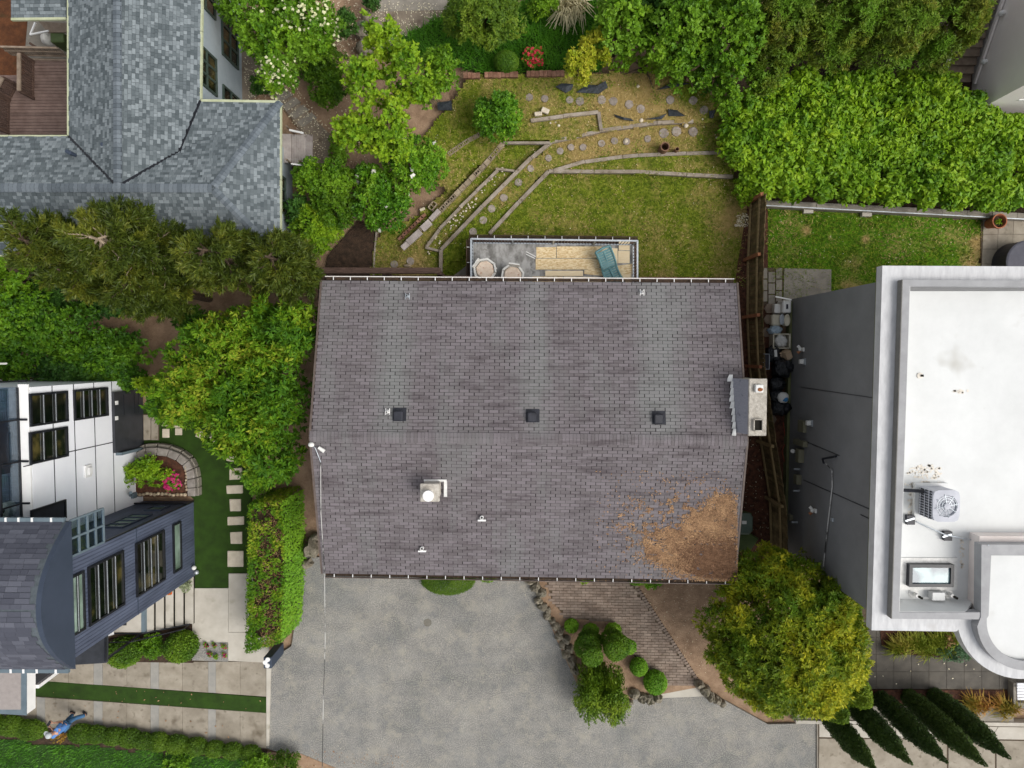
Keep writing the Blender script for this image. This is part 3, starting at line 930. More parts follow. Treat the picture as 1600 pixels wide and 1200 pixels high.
# brick walk
WALK = [(846, 880), (966, 880), (985, 905), (1092, 1070), (1012, 1072), (1000, 1042), (962, 972), (884, 966), (862, 938)]
walk = sheet('brick_walk', WALK, 0.036, 'joint', .08)
def brickwalk():
    wp = np.array([(p.x, p.y) for p in PL(WALK, .05)])
    a, b = P(846, 905, .05), P(985, 907, .05)
    x = (b - a).normalized(); y = Vector((-x.y, x.x, 0)); n = Vector((0, 0, 1))
    L_, W_ = .285, .108
    ms = []
    for j in range(-42, 12):
        for i in range(-5, 26):
            o = a + x * ((i + (.5 if j % 2 else 0)) * L_) + y * (j * W_)
            c = o + x * L_ / 2 + y * W_ / 2
            if inside(wp, np.array([(c.x, c.y)]))[0]:
                h = random.uniform(.035, .05)
                ms.append((o - n * .04 + y * random.uniform(-.004, .004), x * (L_ - .014), y * (W_ - .014), n * h))
    ms.sort(key=lambda m: m[0].y)
    v = [(0, 0, 0), (1, 0, 0), (1, 1, 0), (0, 1, 0), (0, 0, 1), (1, 0, 1), (1, 1, 1), (0, 1, 1)]
    f = [(4, 5, 6, 7), (0, 1, 5, 4), (1, 2, 6, 5), (2, 3, 7, 6), (3, 0, 4, 7)]
    me = bpy.data.meshes.new('brick'); me.from_pydata(v, [], f); me.materials.append(MT['brick'])
    pieces(walk, 'brick', me, [frame(*m) for m in ms[:300]])
    mb = MB()
    for o, ax, ay, az in ms[300:]:
        mb.add([o + ax * q[0] + ay * q[1] + az * q[2] for q in v], f)
    if mb.v:
        mb.build('bricks_far', MT['brick'], walk)['kind'] = 'stuff'
    # toothed edge of the walk
    e0, e1 = P(985, 907, .05), P(1090, 1068, .05)
    d = (e1 - e0); k = 38
    me2 = [frame(e0 + d * (i / k) + Vector((.02, 0, -.03)), x * .13, d / k * .8, n * .075) for i in range(k)]
    pieces(walk, 'edging_brick', me, me2)
brickwalk()
sheet('doorstep_slab', [(985, 1069), (1095, 1070), (1110, 1088), (1000, 1092)], 0.02, 'pale_concrete')

# ------------------------------------------------------------------ back garden
tanpath = [(820, 262), (862, 224), (937, 208), (1027, 196), (1140, 190), (1148, 236), (998, 240), (914, 250), (866, 264), (830, 300)]
def d_main(u, v):
    d = np.full(u.shape, .18)
    for cu, cv, r, k in ((1150, 350, 45, .5), (1020, 420, 60, .25), (870, 390, 60, .2), (1150, 300, 60, .15), (640, 400, 50, .2), (620, 440, 50, .15)):
        d += k * np.exp(-((u - cu) ** 2 + (v - cv) ** 2) / r ** 2)
    return d
def d_path(u, v):
    return .45 + .4 * np.exp(-((u - 960) / 90.) ** 2) * ss(300, 240, v) - .35 * ss(300, 340, v) - .0 * u
def d_top(u, v):
    d = np.full(u.shape, .3)
    for cu, cv, r, k in ((1000, 150, 60, .5), (960, 170, 70, .3), (860, 180, 40, .25), (1080, 185, 40, .15), (1080, 140, 30, -.3), (770, 130, 40, .1), (990, 135, 14, -.5)):
        d += k * np.exp(-((u - cu) ** 2 + (v - cv) ** 2) / r ** 2)
    return d
GB = dict(blades=330, bh=.075, bw=.028)
lawn('back_lawn', [(690, 450), (691, 415), (764, 366), (857, 268), (1148, 277), (1162, 300), (1168, 330), (1164, 450)], 0.0, MT['lawn'], dry=d_main, **GB)
lawn('low_lawn', [(578, 400), (600, 360), (650, 335), (752, 250), (760, 215), (860, 215), (832, 250), (756, 322), (691, 390), (690, 450), (584, 450)], .06, MT['lawn'], dry=lambda u, v: d_main(u, v) + .12, **GB)
lawn('terrace_strip', [(857, 267), (914, 252), (1000, 241), (1148, 236), (1150, 277)], .2, MT['lawn'], dry=lambda u, v: d_main(u, v) + .05, **GB)
lawn('garden_path', [(690, 420), (691, 389), (756, 321), (832, 245), (862, 221), (937, 204), (1027, 190), (1145, 186), (1150, 238), (998, 243), (914, 253), (857, 268), (764, 366)], .14, MT['lawn'], dry=d_path, **GB)
lawn('upper_terrace', [(640, 240), (700, 165), (735, 116), (900, 116), (1060, 112), (1110, 140), (1135, 190), (1030, 191), (937, 206), (862, 222), (788, 222), (756, 250), (700, 300)], .3, MT['lawn'], dry=d_top, **GB)
sheet('dirt_path', [(505, 440), (512, 400), (560, 345), (585, 350), (583, 440)], .035, 'dark_mulch')
sheet('dirt_track', [(515, 260), (540, 200), (610, 130), (660, 120), (700, 140), (706, 170), (640, 250), (590, 290), (520, 280)], .05, 'soil')
# concrete paths left of the garden
cp = sheet('concrete_path', [(383, 95), (424, 92), (437, 130), (514, 208), (517, 262), (488, 300), (486, 225), (440, 165), (398, 130)], .055, 'brown_path')
for i in range(6):                           # the shallow steps
    a, b = (402 + i * 12.5, 128 + i * 12.5), (424 + i * 12.5, 116 + i * 11.8)
    q = [P(*a, .13 - i * .012), P(*b, .13 - i * .012), P(b[0] + 8, b[1] + 8, .13 - i * .012), P(a[0] + 8, a[1] + 8, .13 - i * .012)]
    MB().prism(q, .08).build('step', MT['grey_concrete'], cp)
sheet('side_path', [(376, 60), (402, 90), (400, 150), (376, 160)], .03, 'brown_path')
sheet('brown_walk', [(576, 22), (590, 16), (692, 14), (690, 24), (655, 45), (625, 66), (578, 88)], .055, 'brown_path')
sheet('street_slab', [(590, -40), (830, -40), (700, 15), (592, 18)], .062, 'grey_concrete')
lawn('long_grass_bank', [(600, 75), (630, 55), (690, 22), (930, -20), (940, 100), (930, 113), (730, 113), (700, 100)], .1, MT['longgrass_ground'], blades=420, bmat=MT['blades_green'], bh=.24, bw=.045)

# timber edging: each run is a thing of its own made of timbers
def timber_run(label, pts, z, w=.13, h=.16, mt='timber', name='timber_edging', cat='edging', group='timber edges of the terraces', plank='timber'):
    W = PL(pts, z)
    t = thing(name, label, cat, sum(W, Vector()) / len(W) - Vector((0, 0, h)), group)
    for a, b in zip(W[:-1], W[1:]):
        n = max(1, round((b - a).length / 2.0))
        for i in range(n):
            p, q = a.lerp(b, i / n), a.lerp(b, (i + 1) / n)
            d = (q - p).normalized() * .006
            side = Vector((-d.y, d.x, 0)).normalized() * random.uniform(-.012, .012)
            MB().beam(p + d + side, q - d - side, w, h, lift=-h / 2 + random.uniform(-.012, .012)).build(plank, MT[mt], t, bevel=.008)
    return t
timber_run('long grey timber edge between the lower lawn and the grass strip', [(764, 365), (857, 267), (1000, 268), (1146, 276)], .24)
timber_run('weathered timber edge winding from the deck corner along the dry path', [(688, 426), (689, 390), (754, 321), (830, 246), (862, 221), (937, 204), (1027, 191), (1084, 189)], .30)
timber_run('grey timber edge under the clay pipes beside the grass strip', [(865, 266), (914, 252), (973, 245), (998, 242), (1148, 237)], .26)
timber_run('short hooked timber edge below the two pale stone blocks', [(829, 188), (880, 181), (935, 174), (940, 203)], .42)
timber_run('slim crooked timber edge inside the weedy pebble strip', [(666, 386), (686, 358), (718, 324), (744, 298), (778, 265)], .26, .1)
timber_run('two end boards closing off the weedy pebble strip', [(774, 263), (804, 267)], .25, .08)
timber_run('short board joining two edges near the deck corner', [(664, 386), (690, 393)], .24, .09)
timber_run('flat timber beside the round bush running into the path edge', [(786, 222), (860, 223)], .4, .09)
timber_run('low board along the dirt path by the lawn', [(583, 440), (585, 395), (588, 362)], .08, .07)
# hollow block walls
def block_wall(label, pts, z, n, hollow, missing=()):
    W = PL(pts, z)
    t = thing('block_edging', label, 'block wall', sum(W, Vector()) / len(W) - Vector((0, 0, .2)), 'hollow block edges')
    tot = sum((b - a).length for a, b in zip(W[:-1], W[1:]))
    for k in range(n):
        s0, s1 = tot * k / n, tot * (k + 1) / n
        def at(s):
            for a, b in zip(W[:-1], W[1:]):
                l = (b - a).length
                if s <= l: return a.lerp(b, s / l)
                s -= l
            return W[-1]
        if k in missing: continue
        p, q = at(s0 + .01), at(s1 - .01)
        d = (q - p).normalized(); sd_ = Vector((-d.y, d.x, 0)); ln = (q - p).length
        c = (p + q) / 2 + Vector((0, 0, -.1 + random.uniform(-.015, .015)))
        m = Matrix((d, sd_, Vector((0, 0, 1)))).transposed()
        mb = MB()
        if k in hollow:
            for s in (-1, 1):
                mb.box(c + sd_ * s * .065, ln, .03, .2, rot=m)
            for s in (-1, 0, 1):
                mb.box(c + d * s * (ln / 2 - .02), .03, .098, .19, rot=m)
            mb.box(c - Vector((0, 0, .09)), ln * .9, .09, .01, rot=m)
        else:
            mb.box(c, ln, .16, .2, rot=m)
        mb.build('block', MT['block'], t)
    return t
block_wall('long edge of old hollow blocks dropping diagonally through the grass', [(632, 382), (688, 328), (760, 254), (786, 223)], .34, 20, (6, 7, 8, 9, 14, 17, 18))
block_wall('short edge of dark hollow blocks beside the white flowering bush', [(700, 241), (727, 222), (756, 206)], .34, 7, (0, 1, 2, 3, 6))
# fallen slabs on the block wall
t = thing('fallen_blocks', 'row of tumbled grey concrete slabs at the low end of the block edge', 'blocks', P(655, 360, .06))
for a, b, w in (((628, 388), (637, 380), .2), ((637, 379), (657, 361), .24), ((659, 358), (672, 346), .24), ((672, 343), (686, 328), .17)):
    MB().beam(P(*a, .4), P(*b, .4), w, .13, lift=-.06).build('slab', MT['greywood'], t, bevel=.01)
for i in range(9):
    u, v = 626 + i * 4.5, 372 - i * 4.3
    MB().box(P(u, v, .16), .2, .1, .16, rz=.8 + random.uniform(-.25, .25)).build('brick', MT['redbrick'], t)
sp = thing('paving_piece', 'small pale brick lying alone in the grass by the slabs', 'brick', P(660, 327, .07))
MB().box(P(660, 327, .1), .2, .1, .07, rz=.4).build('brick_body', MT['pale_stone'], sp, bevel=.01)
sp = thing('hollow_block', 'loose hollow concrete block tipped over beside the block edge', 'block', P(676, 321, .07))
mb = MB()
c = P(676, 322, .17)
for dx, dy, sx, sy in ((-.15, 0, .03, .2), (.15, 0, .03, .2), (0, .09, .33, .03), (0, -.09, .33, .03), (0, 0, .03, .17)):
    mb.box(c + Matrix.Rotation(.9, 3, 'Z') @ Vector((dx, dy, 0)), sx, sy, .18, rz=.9)
mb.build('block_body', MT['block'], sp)

# brick border of the flower bank
t = thing('brick_border', 'low red brick border between the long grass and the terrace', 'brick border', P(800, 116, .1))
A_, B_ = P(724, 118, .42), P(882, 114, .42)
me = bpy.data.meshes.new('brick')
mbq = MB().box((0, 0, 0), 1, 1, 1); me.from_pydata(mbq.v, [], mbq.f); me.materials.append(MT['redbrick'])
dx = (B_ - A_); nb = 24
pieces(t, 'brick', me, [frame(A_ + dx * ((i + .5) / nb) + Vector((0, random.uniform(-.01, .01), -.08 + random.uniform(-.02, .02))), dx / nb * .93, Vector((random.uniform(-.01, .01), .2, 0)), Vector((0, 0, .2))) for i in range(nb) if i not in (4, 13, 14)])

# round stepping stones
def stone(u, v, r, z, label, group):
    n = 14
    mb = MB()
    c = P(u, v, z)
    a0 = random.random()
    ring = [c + Vector((math.cos(a0 + k * 2 * math.pi / n), math.sin(a0 + k * 2 * math.pi / n), 0)) * r * random.uniform(.93, 1.05) for k in range(n)]
    top = [p + (c - p) * .08 + Vector((0, 0, random.uniform(.015, .04))) for p in ring]
    mb.hexa(ring, top)
    o = mb.build('stepping_stone', MT['flagstone'])
    tag(o, label, 'stepping stone', group)
ords = ['first', 'second', 'third', 'fourth', 'fifth', 'sixth', 'seventh', 'eighth', 'ninth', 'tenth', 'eleventh', 'twelfth', 'thirteenth']
rowA = [(827, 152), (851, 154), (890, 156), (906, 158), (940, 156), (958, 158), (983, 163), (1001, 170), (1047, 156), (1083, 157), (1100, 172)]
for i, (u, v) in enumerate(rowA):
    stone(u, v, .165 if i not in (0, 1, 2) else .14, .31, f'round stepping stone in the upper dry grass row, {ords[i]} from its left end', 'stepping stones of the upper row')
rowB = [(829, 263), (857, 247), (875, 236), (892, 230), (911, 230), (940, 224), (960, 220), (979, 221), (1012, 217), (1037, 208), (1057, 205), (1083, 206)]
for i, (u, v) in enumerate(rowB):
    stone(u, v, .185 if i in (9, 10, 11) else .135, .16, f'round stepping stone on the tan path between timbers, {ords[i]} from its left end', 'stepping stones of the tan path')
rowC = [(810, 285), (787, 309), (768, 326), (755, 344), (739, 362)]
for i, (u, v) in enumerate(rowC):
    stone(u, v, .15, .16, f'round stepping stone in the green path going down to the deck, {ords[i]} from the top', 'stepping stones of the green path')
for u, v, s in ((616, 413, 'tan round stone sunk in the lawn near the white gutter'), (641, 408, 'brownish round stone beside a pale piece of wood in the lawn')):
    stone(u, v, .15, .07, s, 'stones in the low lawn')
o = MB().blob(P(637, 415, .1), (.16, .06, .04), 3).build('driftwood', MT['palebark'], smooth=True)
tag(o, 'pale piece of wood lying in the low lawn', 'driftwood')
# pale block stones, pebbles
for i, (u, v, a, lab) in enumerate(((841, 178, .1, 'pale flat stone block lying on the hooked timber edge'), (852, 173, -.4, 'grey square stone block leaning behind the pale block'))):
    o = MB().box(P(u, v, .42), .28, .14 + .04 * i, .12, rz=a).build('stone_block', MT['pale_stone'], bevel=.015)
    tag(o, lab, 'stone block')
mb = MB()
for i in range(70):
    u, v = random.uniform(668, 790), 0
    v = 395 - (u - 660) * 1.05 + random.uniform(-10, 14)
    mb.blob(P(u, v, .22), (random.uniform(.02, .05), random.uniform(.02, .05), .025), i, nu=6, nv=4)
for u, v, s in ((873, 196, .06), (868, 191, .04), (860, 192, .04), (997, 135, .07), (1072, 196, .09), (1002, 188, .09), (978, 220, .09), (1098, 186, .04), (712, 337, .04), (1120, 215, .05), (1150, 352, .06)):
    mb.blob(P(u, v, .3 if v < 200 else .18), (s, s, s * .6), u, nu=7, nv=5)
tag(mb.build('pebbles', MT['pale_stone'], smooth=True), None, None, None, 'stuff')
# black weed fabric showing through
def fabric(u, v, pts, label):
    mb = MB()
    W = [P(a, b, .34 + random.uniform(0, .1)) for a, b in pts]
    c = sum(W, Vector()) / len(W) + Vector((0, 0, .07))
    n = len(W)
    lo = [p - Vector((0, 0, .03)) for p in W]
    mb.add(W + [c] + lo + [c - Vector((0, 0, .03))], [(i, (i + 1) % n, n) for i in range(n)] + [(n + 1 + (i + 1) % n, n + 1 + i, 2 * n + 1) for i in range(n)] + [(i, n + 1 + i, n + 1 + (i + 1) % n, (i + 1) % n) for i in range(n)])
    tag(mb.build('weed_fabric', MT['netting']), label, 'weed fabric', 'scraps of black weed fabric')
fabric(0, 0, [(868, 135), (878, 130), (897, 131), (893, 140), (884, 145)], 'black fabric scrap left of the yellow shrub tip')
fabric(0, 0, [(918, 132), (935, 133), (946, 126), (950, 136), (936, 146), (900, 144)], 'crumpled black fabric right of the yellow shrub tip')
fabric(0, 0, [(1027, 140), (1052, 128), (1078, 130), (1062, 134)], 'long thin black fabric tongue near the ivy edge')
fabric(0, 0, [(1044, 170), (1058, 172), (1071, 181), (1045, 181)], 'triangular black fabric flap below the upper stones')
fabric(0, 0, [(959, 178), (963, 183), (975, 187), (991, 189), (986, 185), (968, 182)], 'dark curled fabric edge above the timber')
fabric(0, 0, [(1008, 186), (1030, 184), (1042, 177), (1034, 186)], 'dark fabric roll between the flap and the timber')
fabric(0, 0, [(1108, 173), (1118, 172), (1115, 184), (1109, 184)], 'dark fabric tuft at the right end of the upper row')
fabric(0, 0, [(683, 160), (705, 157), (707, 172), (684, 172)], 'black fabric patch under the left shrub')
# clay pipes standing in the path
for u, v, r, h, lab in ((1037, 233, .17, .5, 'wide brown clay pipe standing upright by the timber edge'), (1057, 235, .075, .35, 'narrow brown clay pipe standing upright by the timber edge')):
    b = P(u - 2, v + 2, .14)
    mb = MB()
    mb.lathe(b, [(r, 0), (r, h), (r * .78, h), (r * .78, .05), (.01, .05)], 18, cap=False)
    o = mb.build('clay_pipe', MT['pipe'], smooth=False)
    tag(o, lab, 'clay pipe')

# ================================================================== MAIN HOUSE
ZE, ZR = 3.6, 4.8
NE_L, NE_R = P(502, 438, ZE), P(1152, 442, ZE)
RI_L, RI_R = P(484, 682, ZR), P(1168, 689, ZR)
SE_L, SE_R = P(503, 896, ZE), P(1148, 907, ZE)
house = thing('brown_roofed_house', 'large house with brown grey gable roof filling the middle', 'house', ((RI_L.x + RI_R.x) / 2, (NE_L.y + SE_L.y) / 2, 0))
HW = MB()
ins = .45
q = [Vector((NE_L.x + ins, NE_L.y - ins, 0)), Vector((NE_R.x - ins, NE_R.y - ins, 0)), Vector((SE_R.x - ins, SE_R.y + ins, 0)), Vector((SE_L.x + ins, SE_L.y + ins, 0))]
HW.hexa(list(reversed(q)), [Vector((p.x, p.y, 3.5)) for p in reversed(q)])
HW.build('wall', MT['brownmetal'], house)
rf = MB()
for a, b, c, d in ((NE_L, NE_R, RI_R, RI_L), (SE_L, SE_R, RI_R, RI_L)):
    dz = Vector((0, 0, -.09))
    rf.hexa([a + dz, b + dz, c + dz, d + dz], [a, b, c, d])
roof = rf.build('roof', MT['felt'], house)
HN = (NE_L, NE_R, RI_R); HS = (SE_L, SE_R, RI_R)
lay_shingles(roof, [([NE_L, NE_R, RI_R, RI_L], NE_L, NE_R), ([SE_L, SE_R, RI_R, RI_L], SE_L, SE_R)], MT['shingle'], .1085, .316, .021, .011, .010, 300)
caps(roof, RI_L, RI_R, .34, .112, MT['shingle'], thick=.01, drop=.26)
# rake edging strips
for a, b in ((NE_L, RI_L), (SE_L, RI_L), (NE_R, RI_R), (SE_R, RI_R)):
    MB().beam(a + Vector((0, 0, .0)), b + Vector((0, 0, .0)), .06, .06).build('rake_trim', MT['brownmetal'], roof)
# gutters
def gutter(parent, a, b, out, mt_lip, n, hang=.05, depth=.1, w=.13, tick='gutter_hanger', tickmat='white'):
    a, b, out = Vector(a), Vector(b), Vector(out).normalized()
    mb = MB()
    mb.beam(a + out * w - Vector((0, 0, .03)), b + out * w - Vector((0, 0, .03)), .022, depth)
    g_ = mb.build('gutter', MT[mt_lip], parent)
    MB().beam(a + out * (w / 2) - Vector((0, 0, .09)), b + out * (w / 2) - Vector((0, 0, .09)), w - .04, .02).build('gutter_bed', MT['gutterdark'], g_ if parent is house else parent)
    me = bpy.data.meshes.new(tick)
    q_ = MB().box((0, 0, 0), 1, 1, 1); me.from_pydata(q_.v, [], q_.f); me.materials.append(MT[tickmat])
    d = (b - a)
    pieces(g_ if parent is house else parent, tick, me, [frame(a + d * ((i + .5) / n) + out * (w * .5) + Vector((0, 0, 0.005)), d.normalized() * .022, out * w * .8, Vector((0, 0, .02))) for i in range(n)])
    return g_
gutter(house, NE_L + Vector((.12, 0, 0)), NE_R - Vector((.1, 0, 0)), (0, 1, 0), 'gutter', 24)
gutter(house, SE_L + Vector((.1, 0, 0)), SE_R, (0, -1, 0), 'brownmetal', 22)
# ridge vents
def on(face, u, v): return hit(u, v, *face)
for u, v in ((623, 649), (831, 651), (1028, 654)):
    c = on(HN, u, v)
    mb = MB().box(c + Vector((0, 0, .1)), .3, .32, .16)
    o = mb.build('roof_vent', MT['black'], house, bevel=.04)
    MB().box(c + Vector((.03, .03, .02)), .42, .42, .02, rot=Matrix.Rotation(-R(13.5), 3, 'X')).build('vent_flange', MT['black'], o)
for face, u, v, kind_ in ((HN, 637, 463, 'galv'), (HN, 1003, 457, 'white'), (HN, 606, 643, 'white'), (HS, 753, 809, 'white'), (HS, 660, 857, 'white')):
    c = on(face, u, v)
    mb = MB()
    if face is HN:
        mb.lathe(c - Vector((0, 0, .05)), [(.07, 0), (.06, .08), (.04, .12), (.04, .3), (.03, .3), (.03, .1)], 12, cap=False)
        mb.box(c + Vector((-.06, 0, .03)), .02, .2, .03); mb.box(c + Vector((.06, 0, .03)), .02, .2, .03)
    else:
        mb.box(c + Vector((0, -.07, .05)), .26, .05, .1)
        mb.lathe(c + Vector((0, .03, 0)), [(.06, 0), (.06, .17), (.045, .17), (.045, .02)], 12, cap=False)
    mb.build('vent_pipe', MT[kind_], house)
# middle chimney
c = on(HS, 676, 764)
ch = MB()
zt = c.z + .75
top = P(672, 769, zt)
ch.box(top - Vector((0, 0, .5)), .5, .46, 1.0)
chim = ch.build('chimney', MT['chimney'], house, bevel=.015)
MB().box(top + Vector((0, 0, .05)), .6, .56, .1).build('chimney_cap', MT['chimney'], chim, bevel=.02)
MB().lathe(top + Vector((-.02, -.06, .08)), [(.15, 0), (.15, .2), (.17, .2), (.17, .24), (.01, .27)], 16).build('flue_lid', MT['white'], chim)
MB().box(c + Vector((.1, .3, .1)), .72, .06, .12).add([], []).build('flashing', MT['flash'], chim)
MB().box(c + Vector((.42, .02, .08)), .1, .5, .06).build('side_flashing', MT['flash'], chim)
# big side chimney straddling the right rake
zb, zt = 3.9, 5.35
tb = [P(1166, 592, zt), P(1195, 594, zt), P(1192, 679, zt), P(1171, 679, zt)]
ctop = sum(tb, Vector()) / 4
bx0, bx1 = P(1170, 592, zt).x, P(1195, 594, zt).x
by1, by0 = P(1180, 593, zt).y, P(1180, 679, zt).y
big = MB().box(((bx0 + bx1) / 2, (by0 + by1) / 2, zt / 2), bx1 - bx0, by1 - by0, zt).build('chimney', MT['chimney'], house)
mb = MB().box(((bx0 + bx1) / 2 + .02, (by0 + by1) / 2, zt + .04), bx1 - bx0 + .06, by1 - by0 + .06, .08)
mb.build('chimney_cap', MT['chimney'], big, bevel=.015)
fc = P(1185, 607, zt + .1)
MB().box(fc + Vector((0, 0, .05)), .24, .24, .12).build('flue_block', MT['flash'], big, bevel=.02)
MB().blob(fc + Vector((.02, -.03, .11)), (.08, .06, .03), 4).build('rust_patch', MT['rust'], big)
fc = P(1184, 664, zt + .1)
mb = MB()
for dx_, dy_, sx, sy in ((-.13, 0, .03, .36), (.13, 0, .03, .36), (0, .17, .28, .03), (0, -.17, .28, .03)):
    mb.box(fc + Vector((dx_, dy_, .03)), sx, sy, .1)
mb.build('flue_rim', MT['chimney'], big)
MB().box(fc + Vector((0, 0, -.01)), .24, .32, .02).build('flue_opening', MT['void'], big)
# sloped lead shoulder and torn white step flashing on the roof side
s0, s1 = P(1157, 590, 4.45), P(1157, 679, 4.75)
MB().add([Vector((bx0, by1, zt - .02)), Vector((bx0, by0, zt - .02)), Vector((bx0 - .22, by0, 4.62)), Vector((bx0 - .22, by1, 4.4)), Vector((bx0, by1, 4.2)), Vector((bx0, by0, 4.4))], [(0, 1, 2, 3), (2, 1, 5), (0, 3, 4), (3, 2, 5, 4)]).build('lead_shoulder', MT['lead'], big)
for i in range(9):
    f_ = i / 8
    y_ = by1 + (by0 - by1) * f_
    w_ = random.uniform(.07, .17)
    z_ = on(HN, 1155, 592 + 86 * f_).z + .06
    MB().add([Vector((bx0 - .2, y_ + .12, z_ + .05)), Vector((bx0 - .2, y_ - .1, z_ + .05)), Vector((bx0 - .2 - w_, y_ - .1 + random.uniform(0, .1), z_)), Vector((bx0 - .2 - w_ * .6, y_ + .12, z_))] +
             [Vector((bx0 - .2, y_ + .12, z_ + .03)), Vector((bx0 - .2, y_ - .1, z_ + .03)), Vector((bx0 - .2 - w_, y_ - .1, z_ - .02)), Vector((bx0 - .2 - w_ * .6, y_ + .12, z_ - .02))],
             [(0, 1, 2, 3), (7, 6, 5, 4), (0, 4, 5, 1), (1, 5, 6, 2), (2, 6, 7, 3), (3, 7, 4, 0)]).build('step_flashing', MT['flash'], big)
# fallen needles on the roof: nobody could count them
def needles():
    V0, F0 = [], []
    n = 120000
    u, v = rng.uniform(930, 1152, n), rng.uniform(735, 908, n)
    core = np.array([(1006, 850), (1025, 835), (1060, 825), (1085, 805), (1110, 790), (1120, 772), (1134, 770), (1150, 800), (1150, 905), (1095, 902), (1050, 885), (1012, 868)])
    pts = np.stack([u, v], 1)
    dens = np.where(inside(core, pts + rng.normal(0, 7, pts.shape)), .22 + .78 * ss(.3, .46, .55 * vnoise(u, v * 3.4, .055, 5) + .45 * vnoise(u, v, .2, 8) + .16 * ss(1040, 1110, u) * ss(820, 870, v)), 0)
    loose = np.exp(-(((u - 1075) / 70) ** 2 + ((v - 830) / 45) ** 2)) * .6 * ss(.55, .75, vnoise(u, v, .16, 6)) + .003
    dens = np.maximum(dens, loose)
    dens *= 1.0 + .4 * ss(1090, 1140, u) * ss(850, 880, v)
    k = rng.random(n) < dens
    u, v = u[k], v[k]
    c = np.array([tuple(on(HS, a, b)) for a, b in zip(u, v)])
    dark = rng.random(len(c)) < np.where(inside(core, np.stack([u, v], 1)), ss(1035, 1095, u) * ss(822, 862, v), 0)
    c[:, 2] += .014 + rng.random(len(c)) * .03
    for nm, kk, mt in (('pine_needle_litter', ~dark, 'needle'), ('pine_needle_mat', dark, 'darkneedle')):
        cc = c[kk]
        m = len(cc)
        nr = norm(np.array([0, -.2, 1.]) + rng.normal(0, .3, (m, 3)))
        t_ = norm(np.cross(nr, norm(rng.normal(size=(m, 3)) * np.array([.6, 1.5, 1]))))
        b_ = np.cross(nr, t_)
        s = rng.uniform(.5, 1.4, (m, 1))
        V, Fq = quadsarr(cc, t_ * .029 * s, b_ * .014 * s, nr, .0)
        o = npobj(nm, V, Fq, MT[mt])
        tag(o, None, None, None, 'stuff')
needles()
# lamps and wire at the left gable end
fl = thing('floodlight', 'pair of white floodlights on the left gable end', 'floodlight', on(HS, 488, 693))
a = on(HS, 488, 694) + Vector((0, 0, .12))
MB().blob(a, (.1, .08, .08), 1, .05).build('lamp_head', MT['plastic_white'], fl, smooth=True)
b = on(HS, 504, 701) + Vector((0, 0, .15))
MB().tube([b + Vector((-.08, .06, .02)), b + Vector((.1, -.07, 0))], [.05, .065], 10).build('lamp_head', MT['plastic_white'], fl)
MB().tube([a, a + Vector((.12, -.1, 0)), on(HS, 499, 712) + Vector((0, 0, .1)), on(HS, 502, 722) + Vector((0, 0, .06))], .013, 6).build('conduit', MT['galv'], fl)
w0 = on(HS, 502, 722) + Vector((0, 0, .08))
wire = MB().tube([w0, on(HS, 503, 800) + Vector((0, 0, .12)), P(507, 898, 3.8), P(508, 1000, 3.9), P(505, 1100, 4.1), P(503, 1230, 4.6)], .011, 6).build('power_line', MT['cable'])
tag(wire, 'thin pale power line crossing the roof and the forecourt', 'power line')

# ------------------------------------------------------------------ rear deck
ZD = 1.0
deck = thing('rear_deck', 'grey rear deck with metal railing behind the house', 'deck', P(865, 410, 0))
MB().prism(PL([(738, 379), (990, 382), (990, 470), (738, 470)], ZD), .15).build('deck_floor', MT['membrane_grey'], deck)
MB().prism(PL([(732, 371), (997, 374), (997, 470), (732, 470)], ZD - .16), .12).build('deck_frame', MT['darkwood'], deck)
D0, D1, D2, D3 = P(739, 470, ZD), P(739, 380, ZD), P(989, 383, ZD), P(989, 470, ZD)
rail = MB()
up = Vector((0, 0, .95))
for a, b in ((D0, D1), (D1, D2), (D2, D3)):
    rail.beam(a + up, b + up, .055, .04)
    rail.beam(a + Vector((0, 0, .1)), b + Vector((0, 0, .1)), .04, .04)
rail.build('railing', MT['galv'], deck)
me = bpy.data.meshes.new('baluster')
q_ = MB().box((0, 0, .5), 1, 1, 1); me.from_pydata(q_.v, [], q_.f); me.materials.append(MT['blackmetal'])
ms = []
for a, b in ((D0, D1), (D1, D2), (D2, D3)):
    k = int((b - a).length / .11)
    ms += [frame(a.lerp(b, (i + .5) / k) + Vector((0, 0, .1)), Vector((.018, 0, 0)), Vector((0, .018, 0)), Vector((0, 0, .84))) for i in range(k)]
pieces(deck, 'baluster', me, ms)
me = bpy.data.meshes.new('railing_post')
me.from_pydata(q_.v, [], q_.f); me.materials.append(MT['galv'])
pieces(deck, 'railing_post', me, [frame(D1.lerp(D2, i / 4), Vector((.05, 0, 0)), Vector((0, .05, 0)), Vector((0, 0, .95))) for i in range(5)] + [frame(D0, Vector((.05, 0, 0)), Vector((0, .05, 0)), Vector((0, 0, .95))), frame(D3, Vector((.05, 0, 0)), Vector((0, .05, 0)), Vector((0, 0, .95)))])
g0, g1 = P(733, 373, ZD - .02), P(997, 376, ZD - .02)
gutter(deck, g0, g1, (0, 1, 0), 'darkwood', 10, w=.14)
g2 = P(734, 470, ZD - .02)
gutter(deck, g2, P(734, 374, ZD - .02), (-1, 0, 0), 'darkwood', 4, w=.12)
